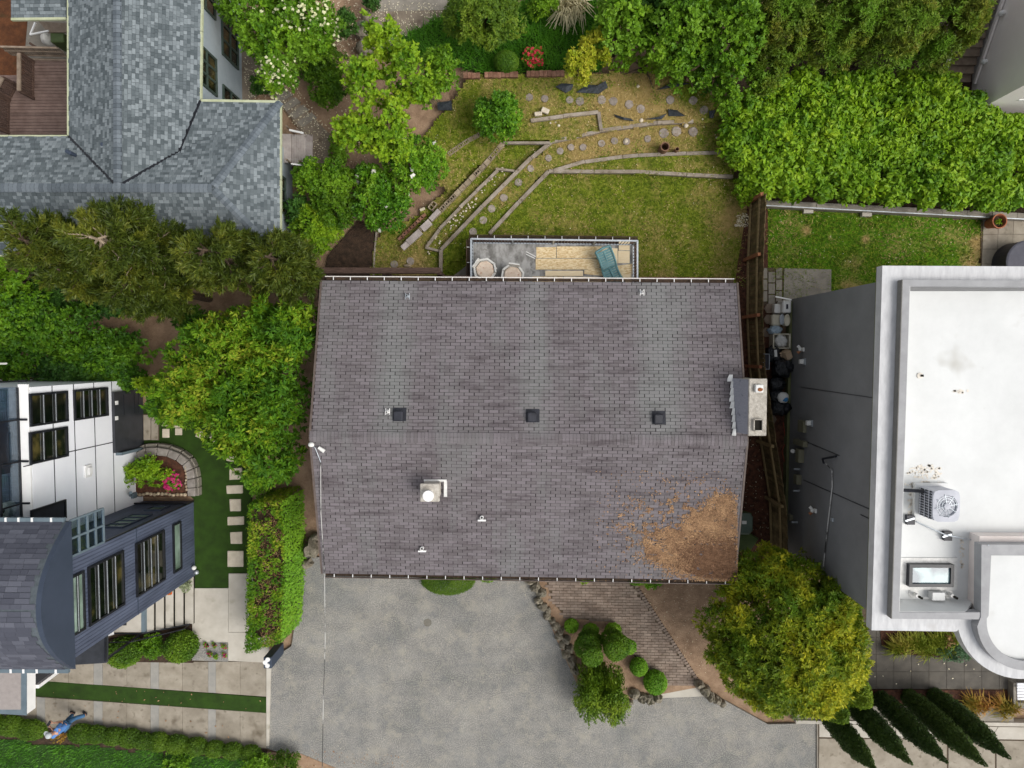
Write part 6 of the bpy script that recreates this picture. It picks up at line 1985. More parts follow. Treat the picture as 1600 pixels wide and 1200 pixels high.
# glass balcony screen under the vault edge
gs = MB()
y0, y1, z0, z1 = pxrect((108, 160, 160, 108), (812, 797, 835, 862), XBL + .02)
zA_, zB2 = PX(160, 815, XBL).z, PX(108, 838, XBL).z
y1 = PX(160, 797, XBL).y + .05; y0 = yNE + .02
for i in range(5): gs.box((XBL + .02, (y0 + y1) / 2, zA_ + (zB2 - zA_) * i / 4), .05, y1 - y0, .07)
for y in (y0, (y0 + y1) / 2, y1): gs.box((XBL + .023, y, (zA_ + zB2) / 2), .05, .06, zB2 - zA_)
g_ = gs.build('glass_screen', MT['teal_trim'], mh)
MB().box((XBL + .015, (y0 + y1) / 2, (zA_ + zB2) / 2), .015, y1 - y0, zB2 - zA_).build('pane', MT['clear'], g_)
# arched roof with a dark gable end
yv0, yv1 = P(112, 1045, zB_).y, P(112, 815, zB_).y
yc, hw_, rise = (yv0 + yv1) / 2, (yv1 - yv0) / 2, 1.3
n = 24
arcp = []
for i in range(n + 1):
    t_ = -1 + 2 * i / n
    arcp.append((yc + hw_ * t_, zB_ + .02 + rise * (1 - abs(t_) ** 2.1)))
XF = XBL + .12
gb = [Vector((XF, y, z)) for y, z in arcp]
mb = MB().hexa([p + Vector((-.14, 0, 0)) for p in gb][::-1] if False else [p + Vector((-.14, 0, 0)) for p in gb], gb)
mb.build('gable_panel', MT['bluedark'], mh)
vt = MB()
for i in range(n):
    (ya, za), (yb, zb_) = arcp[i], arcp[i + 1]
    vt.hexa([Vector((XF - .14, ya, za - .1)), Vector((XF - .14, yb, zb_ - .1)), Vector((-22, yb, zb_ - .1)), Vector((-22, ya, za - .1))], [Vector((XF - .14, ya, za)), Vector((XF - .14, yb, zb_)), Vector((-22, yb, zb_)), Vector((-22, ya, za))])
vr = vt.build('arched_roof', MT['gfelt'], mh)
ms = []
s_tot = 0
i = 0
acc = [0.0]
for i in range(n):
    acc.append(acc[-1] + math.hypot(arcp[i + 1][0] - arcp[i][0], arcp[i + 1][1] - arcp[i][1]))
def atarc(s):
    for i in range(n):
        if s <= acc[i + 1] or i == n - 1:
            f = (s - acc[i]) / (acc[i + 1] - acc[i])
            ya, za = arcp[i]; yb, zb_ = arcp[i + 1]
            d = Vector((0, yb - ya, zb_ - za)).normalized()
            return Vector((0, ya + (yb - ya) * f, za + (zb_ - za) * f)), d
half = acc[-1] / 2
crs = .145
for side in (0, 1):
    k = int(half / crs)
    for j in range(k + (1 if side == 0 else 0)):
        s0 = j * crs
        ss0 = s0 if side == 0 else acc[-1] - s0
        p, d = atarc(min(max(ss0, .001), acc[-1] - .001))
        if side: d = -d
        nrm_ = Vector((1, 0, 0)).cross(d) if not side else Vector((1, 0, 0)).cross(-d)
        if nrm_.z < 0: nrm_ = -nrm_
        x = XF - .14 - random.random() * .2
        first = True
        while x > -17.2:
            w_ = random.uniform(.2, .42)
            ms.append(frame(p + Vector((x - w_ + .004, 0, 0)) + nrm_ * .008, Vector((w_ - .008, 0, 0)), d * (crs - .008), nrm_ * .016))
            x -= w_
ms = sorted(ms, key=lambda m: -m.translation.x)
sm = shingle_mesh('shingle', MT['vshingle'])
pieces(vr, 'shingle', sm, ms[:300])
if len(ms) > 300:
    mb = MB()
    for m in ms[300:]:
        mb.add([m @ Vector(v) for v in UNIT_V], [tuple(f) for f in UNIT_F])
    mb.build('shingle_courses', MT['vshingle'], vr)['kind'] = 'stuff'
for y, dy in ((yv1 + .05, .1), (yv0 - .05, -.1)):
    g_ = MB().beam(Vector((XF - .2, y, zB_)), Vector((-22, y, zB_)), .12, .1).build('eave_gutter', MT['teal_trim'], mh)
    for u in (31, 82, 11, 52):
        x = P(u, 826, zB_).x
        MB().box((x, y, zB_ + .03), .06, .13, .05).build('gutter_clip', MT['white'], g_)
# low dark roof below the block, white flat roofed bay
za = 2.5
pr = PL([(100, 1000), (166, 985), (166, 1036), (100, 1040)], za)
MB().prism(pr, .12).build('porch_roof', MT['darkpanel'], mh)
p = P(165, 1033, za); q = P(165, 990, za)
MB().box((p.x, p.y + .05, za / 2 - .06), .07, .07, za - .12).box((q.x, q.y - .05, za / 2 - .06), .07, .07, za - .12).beam(Vector((p.x, p.y, za + .02)), Vector((q.x, q.y, za + .02)), .05, .05).build('porch_post', MT['blackmetal'], mh)
zb_ = 2.95
br = [P(-60, 1042, zb_), P(42, 1042, zb_), P(42, 1116, zb_), P(-60, 1110, zb_)]
MB().prism(br, .42).build('bay', MT['white'], mh)
MB().prism([P(-60, 1042, zb_ + .03), P(41, 1042, zb_ + .03), P(41, 1118, zb_ + .03), P(-60, 1112, zb_ + .03)], .04).build('bay_trim', MT['teal_trim'], mh)
MB().prism([P(-60, 1042, zb_ + .05), P(32, 1042, zb_ + .05), P(32, 1109, zb_ + .05), P(-60, 1109, zb_ + .05)], .03).build('bay_roof', MT['beige_roof'], mh)
xb = br[1].x - .1
MB().box((xb - 3.6, (br[1].y + br[2].y) / 2 + .1, 1.25), 6, br[1].y - br[2].y - .3, 2.5).build('bay_wall', MT['darkpanel'], mh)
c = Vector((br[1].x - .06, br[1].y - .75, 0))
MB().tube([Vector((br[1].x, P(57, 1073, 2.5).y, 2.5)), Vector((br[1].x, P(57, 1073, 2.5).y + .06, .9))], .09, 4).build('corner_post', MT['white'], mh)
MB().box((br[1].x + .04, P(57, 1073, 2.5).y + .1, .45), .3, .3, .9).build('post_base', MT['darkpanel'], mh)
o = MB().blob(PX(300, 886, XBL) + Vector((.12, 0, .1)), (.09, .09, .09), 0, 0).build('security_lamp', MT['plastic_white'], mh, smooth=True)
o = MB().blob(PX(304, 893, XBL) + Vector((.12, 0, .1)), (.09, .09, .09), 0, 0).build('security_lamp', MT['galv'], mh, smooth=True)
# front steps of the modern house
stp = thing('front_steps', 'pale concrete front steps with dark risers beside the slate wall', 'steps', P(250, 950, 0))
for i, (u0, u1) in enumerate(((289, 303), (273, 287), (258, 271.5), (242.5, 256.5), (226.5, 241))):
    z = .16 * (i + 1)
    y1_ = 900
    lo = 992 - (u1 - 226) * .2 - 2
    MB().prism(PL([(u0, 890), (u1 - 1.2, 890), (u1 - 1.2, lo), (u0, lo)], z), .03).build('tread', MT['pale_concrete'], stp)
    MB().prism(PL([(u0 - 1.5, 892), (u1 - .4, 892), (u1 - .4, lo), (u0 - 1.5, lo)], z - .04), z - .045).build('riser', MT['void'], stp)
MB().prism(PL([(150, 940), (220, 900), (220, 988), (150, 988)], .97), .08).build('landing', MT['pale_concrete'], stp)
MB().prism(PL([(220, 900), (226, 900), (226, 990), (220, 990)], .95), .9).build('side_stringer', MT['teal_trim'], stp)
rl = MB()
za = 1.0
rl.tube([P(168, 1004, 1.3), P(205, 1003, 1.3), P(288, 983, .6)], .02, 6)
rl.tube([P(172, 990, 1.0), P(222, 990, 1.0), P(297, 975, .3)], .025, 6)
for u, v, z in ((287, 983, .6),):
    p = P(u, v, z); rl.tube([(p.x, p.y, z - .55), p], .018, 6)
rl.build('handrail', MT['blackmetal'], stp)
MB().box(P(171, 989, 1.02), .3, .2, .04, rz=.3).build('white_cap', MT['white'], stp)
MB().box(P(190, 972, .99), .35, .25, .03).build('door_mat', MT['black'], stp)

# pads, strips, turf
turf = sheet('artificial_turf', [(205, 640), (300, 625), (390, 640), (392, 780), (388, 918), (300, 920), (303, 780), (205, 700)], .02, 'turf')
fpads = sheet('front_pads', [(296, 915), (415, 893), (420, 1040), (300, 1040)], .0, 'joint')
slabs(fpads, [[(300, 919), (357, 919), (357, 1004), (300, 1004)]], .05, 'pale_concrete')
slabs(fpads, [[(357, 896), (400, 896), (400, 988), (357, 988)]], .07, 'pale_concrete')
slabs(fpads, [[(356, 988), (420, 988), (420, 1036), (356, 1033)]], .06, 'pale_concrete')
wp_ = sheet('wooden_platform', [(223, 647), (248, 647), (248, 688), (223, 688)], .06, 'joint')
slabs(wp_, [[(224, 648), (235, 648), (235, 688), (224, 688)], [(236, 648), (247, 648), (247, 688), (236, 688)]], .08, 'concrete')
slabN = [((252, 649), (263, 649), (263, 666), (252, 666)), ((253, 670), (264, 670), (264, 684), (253, 684)), ((269, 659), (281, 659), (281, 668), (269, 668)), ((273, 669), (284, 669), (284, 680), (273, 680)), ((309, 672), (321, 676), (318, 687), (304, 682)), ((330, 674), (344, 685), (338, 699), (322, 691)), ((352, 712), (370, 713), (370, 723), (353, 720)),
         ((358, 732), (378, 731), (378, 749), (358, 750)), ((353, 759), (379, 758), (379, 771), (354, 772)), ((358, 780), (376, 780), (376, 799), (359, 799)), ((355, 808), (381, 807), (381, 820), (355, 821)), ((359, 832), (378, 831), (378, 850), (360, 850)), ((355, 861), (380, 861), (380, 886), (355, 886))]
slabL = ['first, beside the concrete platform', 'second, below the one beside the platform', 'third, under the leafy branches', 'fourth, under the leafy branches', 'tilted one left of the big tree tip', 'tilted one under the big tree tip', 'narrow one half hidden by leaves', 'square one at the top of the straight column', 'second one down the straight column', 'third one down the straight column', 'fourth one down the straight column', 'fifth one down the straight column', 'largest one at the bottom of the straight column']
for pl, lb in zip(slabN, slabL):
    o = MB().prism(PL(pl, .055), .06).build('paving_slab', MT['pale_stone'], bevel=.015)
    tag(o, 'pale paving slab in the turf, ' + lb, 'paving slab', 'pale slabs across the turf')
# driveway strips
dr = sheet('driveway', [(40, 1030), (112, 1036), (250, 1030), (417, 1034), (417, 1172), (-80, 1130), (-80, 1030)], -.01, 'joint')
us = [(-40, 57, 'concrete'), (57, 70, 'band_concrete'), (70, 107, 'concrete'), (107, 146, 'concrete'), (146, 160, 'band_concrete'), (160, 198, 'concrete'), (198, 235, 'concrete'), (235, 248, 'band_concrete'), (248, 285, 'concrete'), (285, 325, 'concrete'), (325, 337, 'band_concrete'), (337, 375, 'concrete'), (375, 416, 'concrete')]
def lin_(u, a, b): return a[1] + (b[1] - a[1]) * (u - a[0]) / (b[0] - a[0])
for u0, u1, mt in us:
    t1 = lambda u: 1034 if u > 112 else 1040
    b1 = lambda u: lin_(u, (60, 1064), (415, 1089))
    slabs(dr, [[(u0, t1(u0)), (u1, t1(u1)), (u1, b1(u1)), (u0, b1(u0))]], .03, mt, gap=.01)
    t2 = lambda u: lin_(u, (57, 1089), (415, 1114))
    b2 = lambda u: lin_(u, (50, 1136), (415, 1170))
    slabs(dr, [[(u0, t2(u0)), (u1, t2(u1)), (u1, b2(u1)), (u0, b2(u0))]], .03, mt, gap=.01)
sheet('turf_strip', [(-60, 1054), (60, 1064), (416, 1090), (416, 1114), (57, 1088), (-60, 1080)], .045, 'turf')
MB().prism(PL([(416, 1040), (423, 1040), (420, 1166), (416, 1166)], .06), .12).build('kerb', MT['pale_concrete']); tag(bpy.data.objects['kerb'], None, None, None, 'structure')
gp = thing('gate_post', 'dark square gate post with white round lights at the hedge end', 'gate post', P(422, 1030, 0))
zt = 1.3
c = P(418, 1036, zt)
MB().box((c.x, c.y, zt / 2), .3, .42, zt).build('post', MT['bluedark'], gp, bevel=.01)
for u, v in ((418.5, 1030.5), (414.5, 1035), (418, 1040)):
    MB().lathe(P(u, v, zt + .01), [(.085, 0), (.085, .03), (.01, .035)], 16).build('light', MT['white'], gp)
lawn('front_lawn', [(-60, 1150), (60, 1160), (300, 1178), (395, 1186), (395, 1290), (-60, 1290)], .04, MT['darklawn'], blades=380, bmat=MT['blades_green'], bh=.09, bw=.03)
sheet('hedge_soil', [(-60, 1128), (60, 1136), (415, 1170), (420, 1190), (250, 1185), (-60, 1165)], .03, 'dark_mulch')
# gravel bed with small flowers
sheet('pebble_bed', [(300, 1002), (356, 1004), (356, 1034), (300, 1032)], .04, 'gravel')
sheet('shrub_bed', [(166, 1000), (302, 975), (302, 1036), (166, 1034)], .035, 'dark_mulch')
# planter beside the white wall
plr = thing('stone_planter', 'curved planter of grey stone blocks with shrubs beside the white wall', 'planter', P(250, 740, 0))
zp = .55
ctl = [(212, 707), (226, 700), (245, 699), (264, 702), (281, 709), (294, 719), (301, 732), (304, 747), (305, 762), (305, 776)]
inn = [(214, 722), (228, 713), (244, 712), (260, 714), (274, 720), (284, 728), (289, 738), (291, 750), (292, 763), (292, 776)]
for i in range(9):
    q = [P(*ctl[i], zp), P(*ctl[i + 1], zp), P(*inn[i + 1], zp), P(*inn[i], zp)]
    cc = sum(q, Vector()) / 4
    MB().prism([p + (cc - p).normalized() * .012 + Vector((0, 0, random.uniform(-.02, .02))) for p in q], .5).build('block', MT['greywood'] if False else MT['block2'] if 'block2' in MT else MT['grey_concrete'], plr, bevel=.02)
    q = [P(ctl[i][0] + 1, ctl[i][1] - 1, .3), P(ctl[i + 1][0] + 1, ctl[i + 1][1] - 1, .3)]
    MB().beam(q[0] + (q[1] - q[0]) * .03, q[1] - (q[1] - q[0]) * .03, .25, .28, lift=-.1).build('lower_block', MT['grey_concrete'], plr, bevel=.02)
MB().prism([P(u, v, .48) for u, v in inn] + [P(200, 776, .48), P(200, 730, .48)], .4).build('planter_soil', MT['mulch'], plr)
for i in range(15):
    MB().blob(P(206 + i * 5.9, 773 + random.uniform(-2, 1), .52), (.08, .07, .06), i, .3, 8, 5).build('cobble', MT['cobble'], plr, smooth=True)
for i in range(8):
    MB().blob(P(290.5 + random.uniform(-1, 1), 730 + i * 5, .52), (.05, .06, .05), i + 30, .3, 7, 5).build('cobble', MT['cobble'], plr, smooth=True)
MB().beam(Vector((XWH, yNE + .06, .62)), Vector((XBL + .03, yNE + .06, .62)), .05, .05).build('edge_strip', MT['blackmetal'], plr)
MB().tube([P(203, 776, .6), P(204, 770, 1.4)], .06, 8).box(P(206, 774, .7), .25, .2, .25).build('downpipe', MT['teal_trim'], mh)

# ================================================================== ROCKS, LITTER ON THE GROUND
def rocks(label, lst, group=None, cat='rock border', name='rock_border', mt='rock'):
    p0 = P(lst[0][0], lst[0][1], 0)
    t = thing(name, label, cat, p0, group)
    for i, (u, v, a, b, h) in enumerate(lst):
        MB().blob(P(u, v, h * .3), (M_(a, 0), M_(b, 0), h), i + int(u), .5, 11, 7, 1.7).build('rock', MT[mt], t)
    return t
rocks('row of brown rocks between the forecourt and the brick walk', [(828, 908, 9, 5, .25), (836, 917, 8, 8, .3), (846, 926, 8, 8, .25), (841, 938, 7, 6, .25), (847, 947, 8, 7, .3), (856, 953, 6, 5, .2), (855, 962, 7, 6, .25), (863, 969, 6, 5, .2), (868, 978, 7, 7, .25), (876, 985, 6, 5, .3), (873, 994, 7, 6, .25), (885, 999, 7, 7, .3), (879, 1008, 6, 6, .25), (890, 1012, 7, 6, .35), (885, 1022, 7, 8, .3), (893, 1032, 7, 9, .35), (897, 1046, 7, 8, .3)])
rocks('dark pitted rocks beside the round green ball and the weeping shrub', [(991, 1083, 9, 8, .3), (1003, 1089, 8, 8, .35), (1014, 1092, 9, 7, .3), (1027, 1090, 8, 7, .3), (984, 1096, 6, 4, .2)])
rocks('dark rocks at the right end of the doorstep slab below the round tree', [(1092, 1068, 8, 7, .3), (1101, 1078, 8, 8, .35), (1110, 1088, 8, 7, .3), (1120, 1093, 7, 6, .3), (1128, 1098, 6, 5, .25)])
rocks('mossy boulders at the left corner of the forecourt by the brown roof', [(488, 855, 12, 16, .5), (480, 880, 10, 8, .3), (494, 838, 8, 6, .25)])
for u, v, a, b, lb in ((567, 48, 12, 13, 'upper grey boulder beside the brown walk'), (569, 76, 12, 13, 'lower grey boulder beside the brown walk'), (573, 27, 8, 9, 'small dark boulder at the head of the brown walk')):
    o = MB().blob(P(u, v, .15), (M_(a), M_(b), .4), u + v, .35, 14, 9, 1.4).build('boulder', MT['rock']); tag(o, lb, 'boulder', 'boulders by the brown walk')
o = MB().lathe(P(668, 973, .004), [(M_(6.5), 0), (M_(5.8), .004)], 18).build('oil_stain', mat('oil_stain_grey', S('6b675d'), S('77736a'), 9))
tag(o, None, None, None, 'structure')

def scatter(name, poly, n, size, z, mt, aspect=.6):
    W = np.array([(p.x, p.y) for p in PL(poly, z)])
    a, b = W.min(0), W.max(0)
    q = rng.uniform(a, b, (n * 3, 2))
    q = q[inside(W, q)][:n]
    m = len(q)
    zz = np.full(m, z + .02) + rng.random(m) * .02
    c = np.concatenate([q, zz[:, None]], 1)
    nr = norm(np.array([0, 0, 1.]) + rng.normal(0, .3, (m, 3)))
    t_ = norm(np.cross(nr, rng.normal(size=(m, 3)))); b_ = np.cross(nr, t_)
    s = rng.uniform(.5, 1.3, (m, 1)) * size
    V, Fq = quadsarr(c, t_ * s, b_ * s * aspect, nr, 0)
    o = npobj(name, V, Fq, MT[mt]); tag(o, None, None, None, 'stuff')
scatter('fallen_petals', [(380, 80), (425, 90), (515, 200), (515, 262), (490, 300), (486, 225), (435, 165), (385, 180)], 700, .026, .14, 'petal')
scatter('fallen_petals', [(520, 0), (690, 5), (690, 28), (600, 80), (545, 125), (520, 60)], 700, .026, .08, 'petal')
scatter('fallen_petals', [(510, 150), (560, 110), (580, 280), (520, 265)], 160, .024, .09, 'petal')
scatter('fallen_leaves', [(60, 1068), (415, 1092), (415, 1112), (60, 1088)], 22, .035, .06, 'needle')
scatter('fallen_leaves', [(60, 1095), (415, 1120), (415, 1160), (60, 1130)], 14, .045, .04, 'needle')
scatter('fallen_leaves', [(1340, 1000), (1560, 1030), (1560, 1078), (1250, 1070)], 26, .03, .06, 'petal')
scatter('fallen_leaves', [(985, 915), (1150, 910), (1150, 1000), (1095, 1060)], 260, .016, .04, 'petal')
scatter('fallen_leaves', [(1150, 640), (1180, 640), (1240, 880), (1160, 860)], 160, .02, .04, 'petal')
scatter('fallen_leaves', [(450, 900), (900, 930), (980, 1100), (1260, 1140), (1270, 1198), (440, 1198)], 130, .017, .01, 'petal')
scatter('fallen_leaves', [(440, 1168), (640, 1180), (640, 1200), (430, 1200)], 110, .03, .01, 'needle')
scatter('lawn_flowers', [(700, 120), (1100, 120), (1140, 190), (1150, 420), (700, 420), (590, 400)], 260, .018, .32, 'petal')
scatter('lawn_flowers', [(1200, 325), (1530, 345), (1530, 410), (1200, 415)], 90, .02, .06, 'petal')
scatter('ash_patch', [(1150, 338), (1165, 332), (1172, 345), (1166, 356), (1152, 354)], 150, .03, .03, 'petal')
scatter('twigs', [(1135, 40), (1200, 40), (1185, 120), (1150, 200), (1120, 160)], 120, .09, .5, 'bark', .1)

# ================================================================== TREES AND SHRUBS
L_LEAF = dict(L=.12, W=.075)
# the big round tree in front
plant('round_tree', 'big round golden green tree at the front corner between brown roof and white house', 'tree', 1216, 976, 122, 127, .5, 6.0, 'l_gold', .12, .036, k=80, lr=.22, cov=3.6, up=.35, m=9, rag=.28, hole=.22, tr=.2, zmin=-.2, carve=[(P(1298, 1042, .05).x, P(1298, 1042, .05).y, .85), (P(1268, 1066, .05).x, P(1268, 1066, .05).y, .8)])
# left big tree
def lobset(ell, z0, z1, seed=3, k=10, lr=.4):
    def f(c, r):
        out = []
        for i, (u, v, a, b) in enumerate(ell):
            zc = z0 + (z1 - z0) * .5
            q = P(u, v, zc)
            out += lobes_of(q, (M_(a, zc), M_(b, zc), (z1 - z0) * .5), k, lr, -.1, True, seed + i)
        return out
    return f
plant('laurel_tree', 'large leafy green tree left of the brown roof', 'tree', 375, 610, 120, 140, .4, 5.2, 'l_laurel', .15, .06, cov=2.6, up=.35, depth=.2, jit=.7, tr=.16,
      shape=lobset([(430, 510, 72, 50), (345, 585, 92, 66), (440, 610, 56, 84), (300, 625, 60, 42), (428, 712, 50, 44), (385, 665, 64, 52), (468, 520, 36, 44), (360, 530, 60, 40)], 1.0, 5.0, 20, 11, .42))
plant('olive_shrub', 'yellowish shrub at the foot of the large leafy tree', 'shrub', 245, 600, 24, 16, .2, 2.2, 'l_lime', .09, .05, k=6)
# dark mixed shrubs on the left
for a in ((22, 440, 50, 80, .3, 4.6, 'l_mid', 'tall bright tipped tree cut by the left picture edge'), (18, 545, 60, 55, .2, 3.2, 'l_deep', 'dark bush above the globe lamp at the left edge'),
          (120, 520, 62, 44, .2, 2.2, 'l_deep', 'broad green bush left of the bare brown ground'), (195, 545, 48, 34, .2, 2.0, 'l_deep', 'green bush just left of the large leafy tree'), (110, 580, 90, 26, .2, 2.0, 'l_dark', 'low dark hedge bush behind the white modern house'),
          (195, 590, 48, 22, .2, 1.6, 'l_deep', 'low bush at the end of the white modern house'), (100, 450, 50, 42, .2, 1.8, 'l_dark', 'dark undergrowth bush below the leftmost pine'), (170, 480, 38, 18, .1, 1.0, 'l_dark', 'small dark plant below the middle pine'),
          (445, 435, 40, 18, .1, 1.2, 'l_dark', 'dark low bush under the right pine'), (470, 330, 20, 24, .2, 1.6, 'l_dark', 'dark bush against the grey roof corner'), (60, 500, 46, 50, .2, 3.0, 'l_deep', 'green bush between the left edge tree and the broad green bush'), (150, 560, 60, 34, .2, 2.0, 'l_deep', 'green bush above the end of the white parapet'), (300, 500, 30, 22, .1, 1.2, 'l_deep', 'low green plant at the edge of the bare brown ground')):
    u, v, ru, rv, z0, z1, lf, lb = a
    plant('leafy_bush', lb, 'bush', u, v, ru, rv, z0, z1, lf, .13, .07, k=16, lr=.38, cov=2.6, jit=.7, depth=.2)

# pines: bare limbs with tufts
def pine(u, v, ru, rv, z1, label, seed, n=60, whirl=True):
    q = random.Random(seed)
    z1 = z1 + 2.6
    zc = z1 * .75
    c = P(u, v, zc)
    rx, ry = M_(ru, zc), M_(rv, zc)
    t = thing('pine_tree', label, 'tree', Vector((c.x, c.y, 0)), 'pines beside the grey roof')
    tr = MB().tube([(c.x, c.y, 0), (c.x + .05, c.y, z1 * .5), (c.x, c.y, z1)], [.14, .1, .03], 8)
    pts, dirs = [], []
    for i in range(n):
        f = q.uniform(.5, .98)
        a = i * 2.4 + q.uniform(-.4, .4)
        ln = (1.5 - f * 1.05) * q.uniform(.75, 1.15)
        s = Vector((c.x, c.y, z1 * f))
        e = s + Vector((math.cos(a) * rx * ln, math.sin(a) * ry * ln, q.uniform(-.05, .45)))
        m = s.lerp(e, .5) + Vector((q.uniform(-.12, .12), q.uniform(-.12, .12), q.uniform(-.25, -.05)))
        tr.tube([s, m, e], [.035, .024, .01], 5)
        P0 = [s.lerp(m, .6), m, m.lerp(e, .35), m.lerp(e, .7), e]
        for p in P0:
            for k in range(3):
                b = a + q.uniform(-1.2, 1.2)
                tip = p + Vector((math.cos(b), math.sin(b), q.uniform(-.1, .5))) * q.uniform(.16, .42)
                if k == 0: tr.tube([p, tip], [.012, .006], 4)
                for w in (.35, .6, .8, 1.0):
                    pts.append(tuple(p.lerp(tip, w))); dirs.append(tuple((tip - p).normalized()))
    tr.build('trunk', MT['palebark' if seed == 2 else 'bark'], t)
    pts, dirs = np.array(pts), np.array(dirs)
    m = 13
    Pn = np.repeat(pts, m, 0); D = np.repeat(dirs, m, 0)
    N_ = len(Pn)
    t_ = norm(D * .9 + rng.normal(0, .55, (N_, 3)))
    nr = norm(np.cross(t_, rng.normal(size=(N_, 3)))); nr[nr[:, 2] < 0] *= -1
    b_ = np.cross(nr, t_)
    ln = rng.uniform(.06, .13, (N_, 1))
    V, Fq = quadsarr(Pn + t_ * ln * .6 + rng.normal(0, .03, (N_, 3)), t_ * ln, b_ * .02, nr, 0)
    npobj('crown', V, Fq, MT['l_pine'], t)
MT['l_willow'] = leafmat('willow_leaves', [L3(.03, .07, .005), L3(.07, .13, .008), L3(.13, .19, .015)])
pine(95, 388, 58, 46, 4.4, 'leftmost olive green pine overhanging the grey roof edge', 1, 50)
pine(205, 388, 72, 70, 5.2, 'middle olive green pine with a bare whorl of branches over the grey roof', 2, 66)
pine(230, 450, 62, 46, 3.2, 'olive green pine in front of the middle one above the bare ground', 6, 44)
pine(352, 402, 60, 46, 4.4, 'olive green pine under the right part of the grey roof eave', 3, 44)
pine(446, 412, 36, 42, 4.0, 'small olive green pine at the grey roof corner', 4, 34)
pine(140, 430, 46, 36, 3.4, 'low olive green pine between the leftmost and the middle pine', 5, 34)

# garden around the paths
plant('flowering_dogwood', 'dogwood tree covered in cream blossoms beside the pale blue wall', 'tree', 440, 62, 72, 64, .8, 4.2, 'l_mid', .11, .07, cov=2.2, jit=.65, flowers=('f_cream', 900, .09), tr=.1,
      shape=lobset([(390, 15, 44, 40), (455, 15, 62, 40), (440, 75, 56, 46), (500, 65, 44, 46), (440, 125, 28, 30), (478, 60, 50, 44), (410, 60, 34, 34)], 1.2, 4.0, 50, 9, .42))
plant('rhododendron', 'dark dull rhododendron below the cream dogwood', 'shrub', 515, 120, 42, 44, .1, 1.9, 'l_clipdark', .10, .045, k=16, cov=2.8)
plant('rhododendron', 'dark green round shrub beside the upper grey boulder', 'shrub', 537, 40, 28, 20, .1, 1.5, 'l_dark', .10, .045, k=10)
plant('garden_bush', 'dark green bush cut by the top edge above the brown walk', 'shrub', 582, 4, 12, 16, .1, 1.2, 'l_dark', .1, .05, k=6)
plant('maple_tree', 'airy light green maple tree between the dogwood and the round camellias', 'tree', 605, 160, 80, 92, 1.0, 5.0, 'l_lime', .12, .085, cov=2.0, jit=.6, tr=.1,
      shape=lobset([(600, 190, 62, 50), (570, 130, 34, 30), (625, 110, 46, 34), (600, 75, 26, 18), (560, 215, 34, 26), (640, 150, 34, 24), (610, 235, 36, 22), (665, 155, 22, 14), (585, 55, 8, 10), (618, 62, 10, 12)], 1.6, 4.6, 70, 7, .46))
plant('garden_bush', 'green leafy shrub above the black fabric patch', 'shrub', 690, 115, 34, 36, .3, 2.4, 'l_mid', .13, .07, k=9, cov=2.4)
plant('palm_clump', 'dark spiky clump beside the leafy shrub', 'shrub', 672, 142, 16, 14, .2, 1.0, 'l_dark', .3, .02, k=3, cov=2, along=1)
plant('camellia_bush', 'round camellia bush with a few white flowers, the larger upper one', 'bush', 652, 260, 46, 44, .1, 2.4, 'l_camellia', .10, .055, k=22, lr=.34, cov=3.2, flowers=('f_white', 9, .14), gz=.1)
plant('camellia_bush', 'round camellia bush left of the brick path top with white flowers on its right', 'bush', 598, 322, 46, 42, .1, 2.2, 'l_camellia', .10, .055, k=22, lr=.34, cov=3.2, flowers=('f_white', 6, .13))
plant('camellia_bush', 'small camellia bush between the two larger camellia bushes', 'bush', 582, 285, 28, 26, .1, 2.0, 'l_camellia', .10, .055, k=12, lr=.36, cov=3.2, flowers=('f_white', 5, .15))
plant('camellia_bush', 'single round glossy bush standing in the terrace grass', 'bush', 778, 182, 37, 37, .3, 2.2, 'l_camellia', .095, .05, k=22, lr=.34, cov=3.4, gz=.3)
plant('garden_bush', 'dark green bush beside the grey wooden landing', 'bush', 510, 285, 48, 38, .1, 2.2, 'l_mid', .09, .05, k=18, lr=.36, cov=2.8)
plant('garden_bush', 'brownish green bush next to the dirt path', 'bush', 522, 325, 34, 40, .1, 2.0, 'l_clipdark', .09, .05, k=16, cov=2.8)
plant('golden_shrub', 'yellow green variegated shrub beside the small pine', 'shrub', 495, 360, 36, 40, .1, 1.8, 'l_lime', .11, .04, k=14, cov=2.8)
plant('garden_bush', 'green bush between the concrete path and the pale blue wall', 'bush', 408, 135, 16, 16, .1, 1.0, 'l_dark', .1, .05, k=6)
plant('garden_bush', 'small fern bush left of the dirt track', 'bush', 530, 232, 14, 26, .1, .9, 'l_mid', .1, .05, k=6)
plant('willow_shrub', 'drooping green shrub at the top edge of the long grass', 'shrub', 755, 35, 60, 42, .4, 3.2, 'l_willow', .10, .035, k=26, lr=.34, cov=2.6, droop=.5)
plant('clipped_ball', 'clipped dark green ball by the red azalea', 'shrub', 791, 97, 19, 15, .1, 1.0, 'l_clipdark', .05, .03, k=1, cov=5, depth=.05, jit=.35)
plant('azalea', 'red azalea in the long grass', 'shrub', 833, 92, 17, 18, .1, .9, 'l_mid', .06, .035, k=7, cov=2.5, flowers=('f_red', 90, .09))
plant('yellow_shrub', 'yellow leaved shrub hanging over the black weed fabric', 'shrub', 905, 100, 26, 36, .3, 2.6, 'l_yellow', .09, .06, cov=1.9, jit=.65,
      shape=lobset([(903, 118, 20, 18), (930, 72, 24, 22), (895, 100, 14, 18), (915, 95, 20, 20), (940, 95, 12, 10)], .8, 2.6, 90, 7, .48))
t = thing('pampas_grass', 'clump of pale dry grass at the top edge', 'grass clump', P(890, 28, .1))
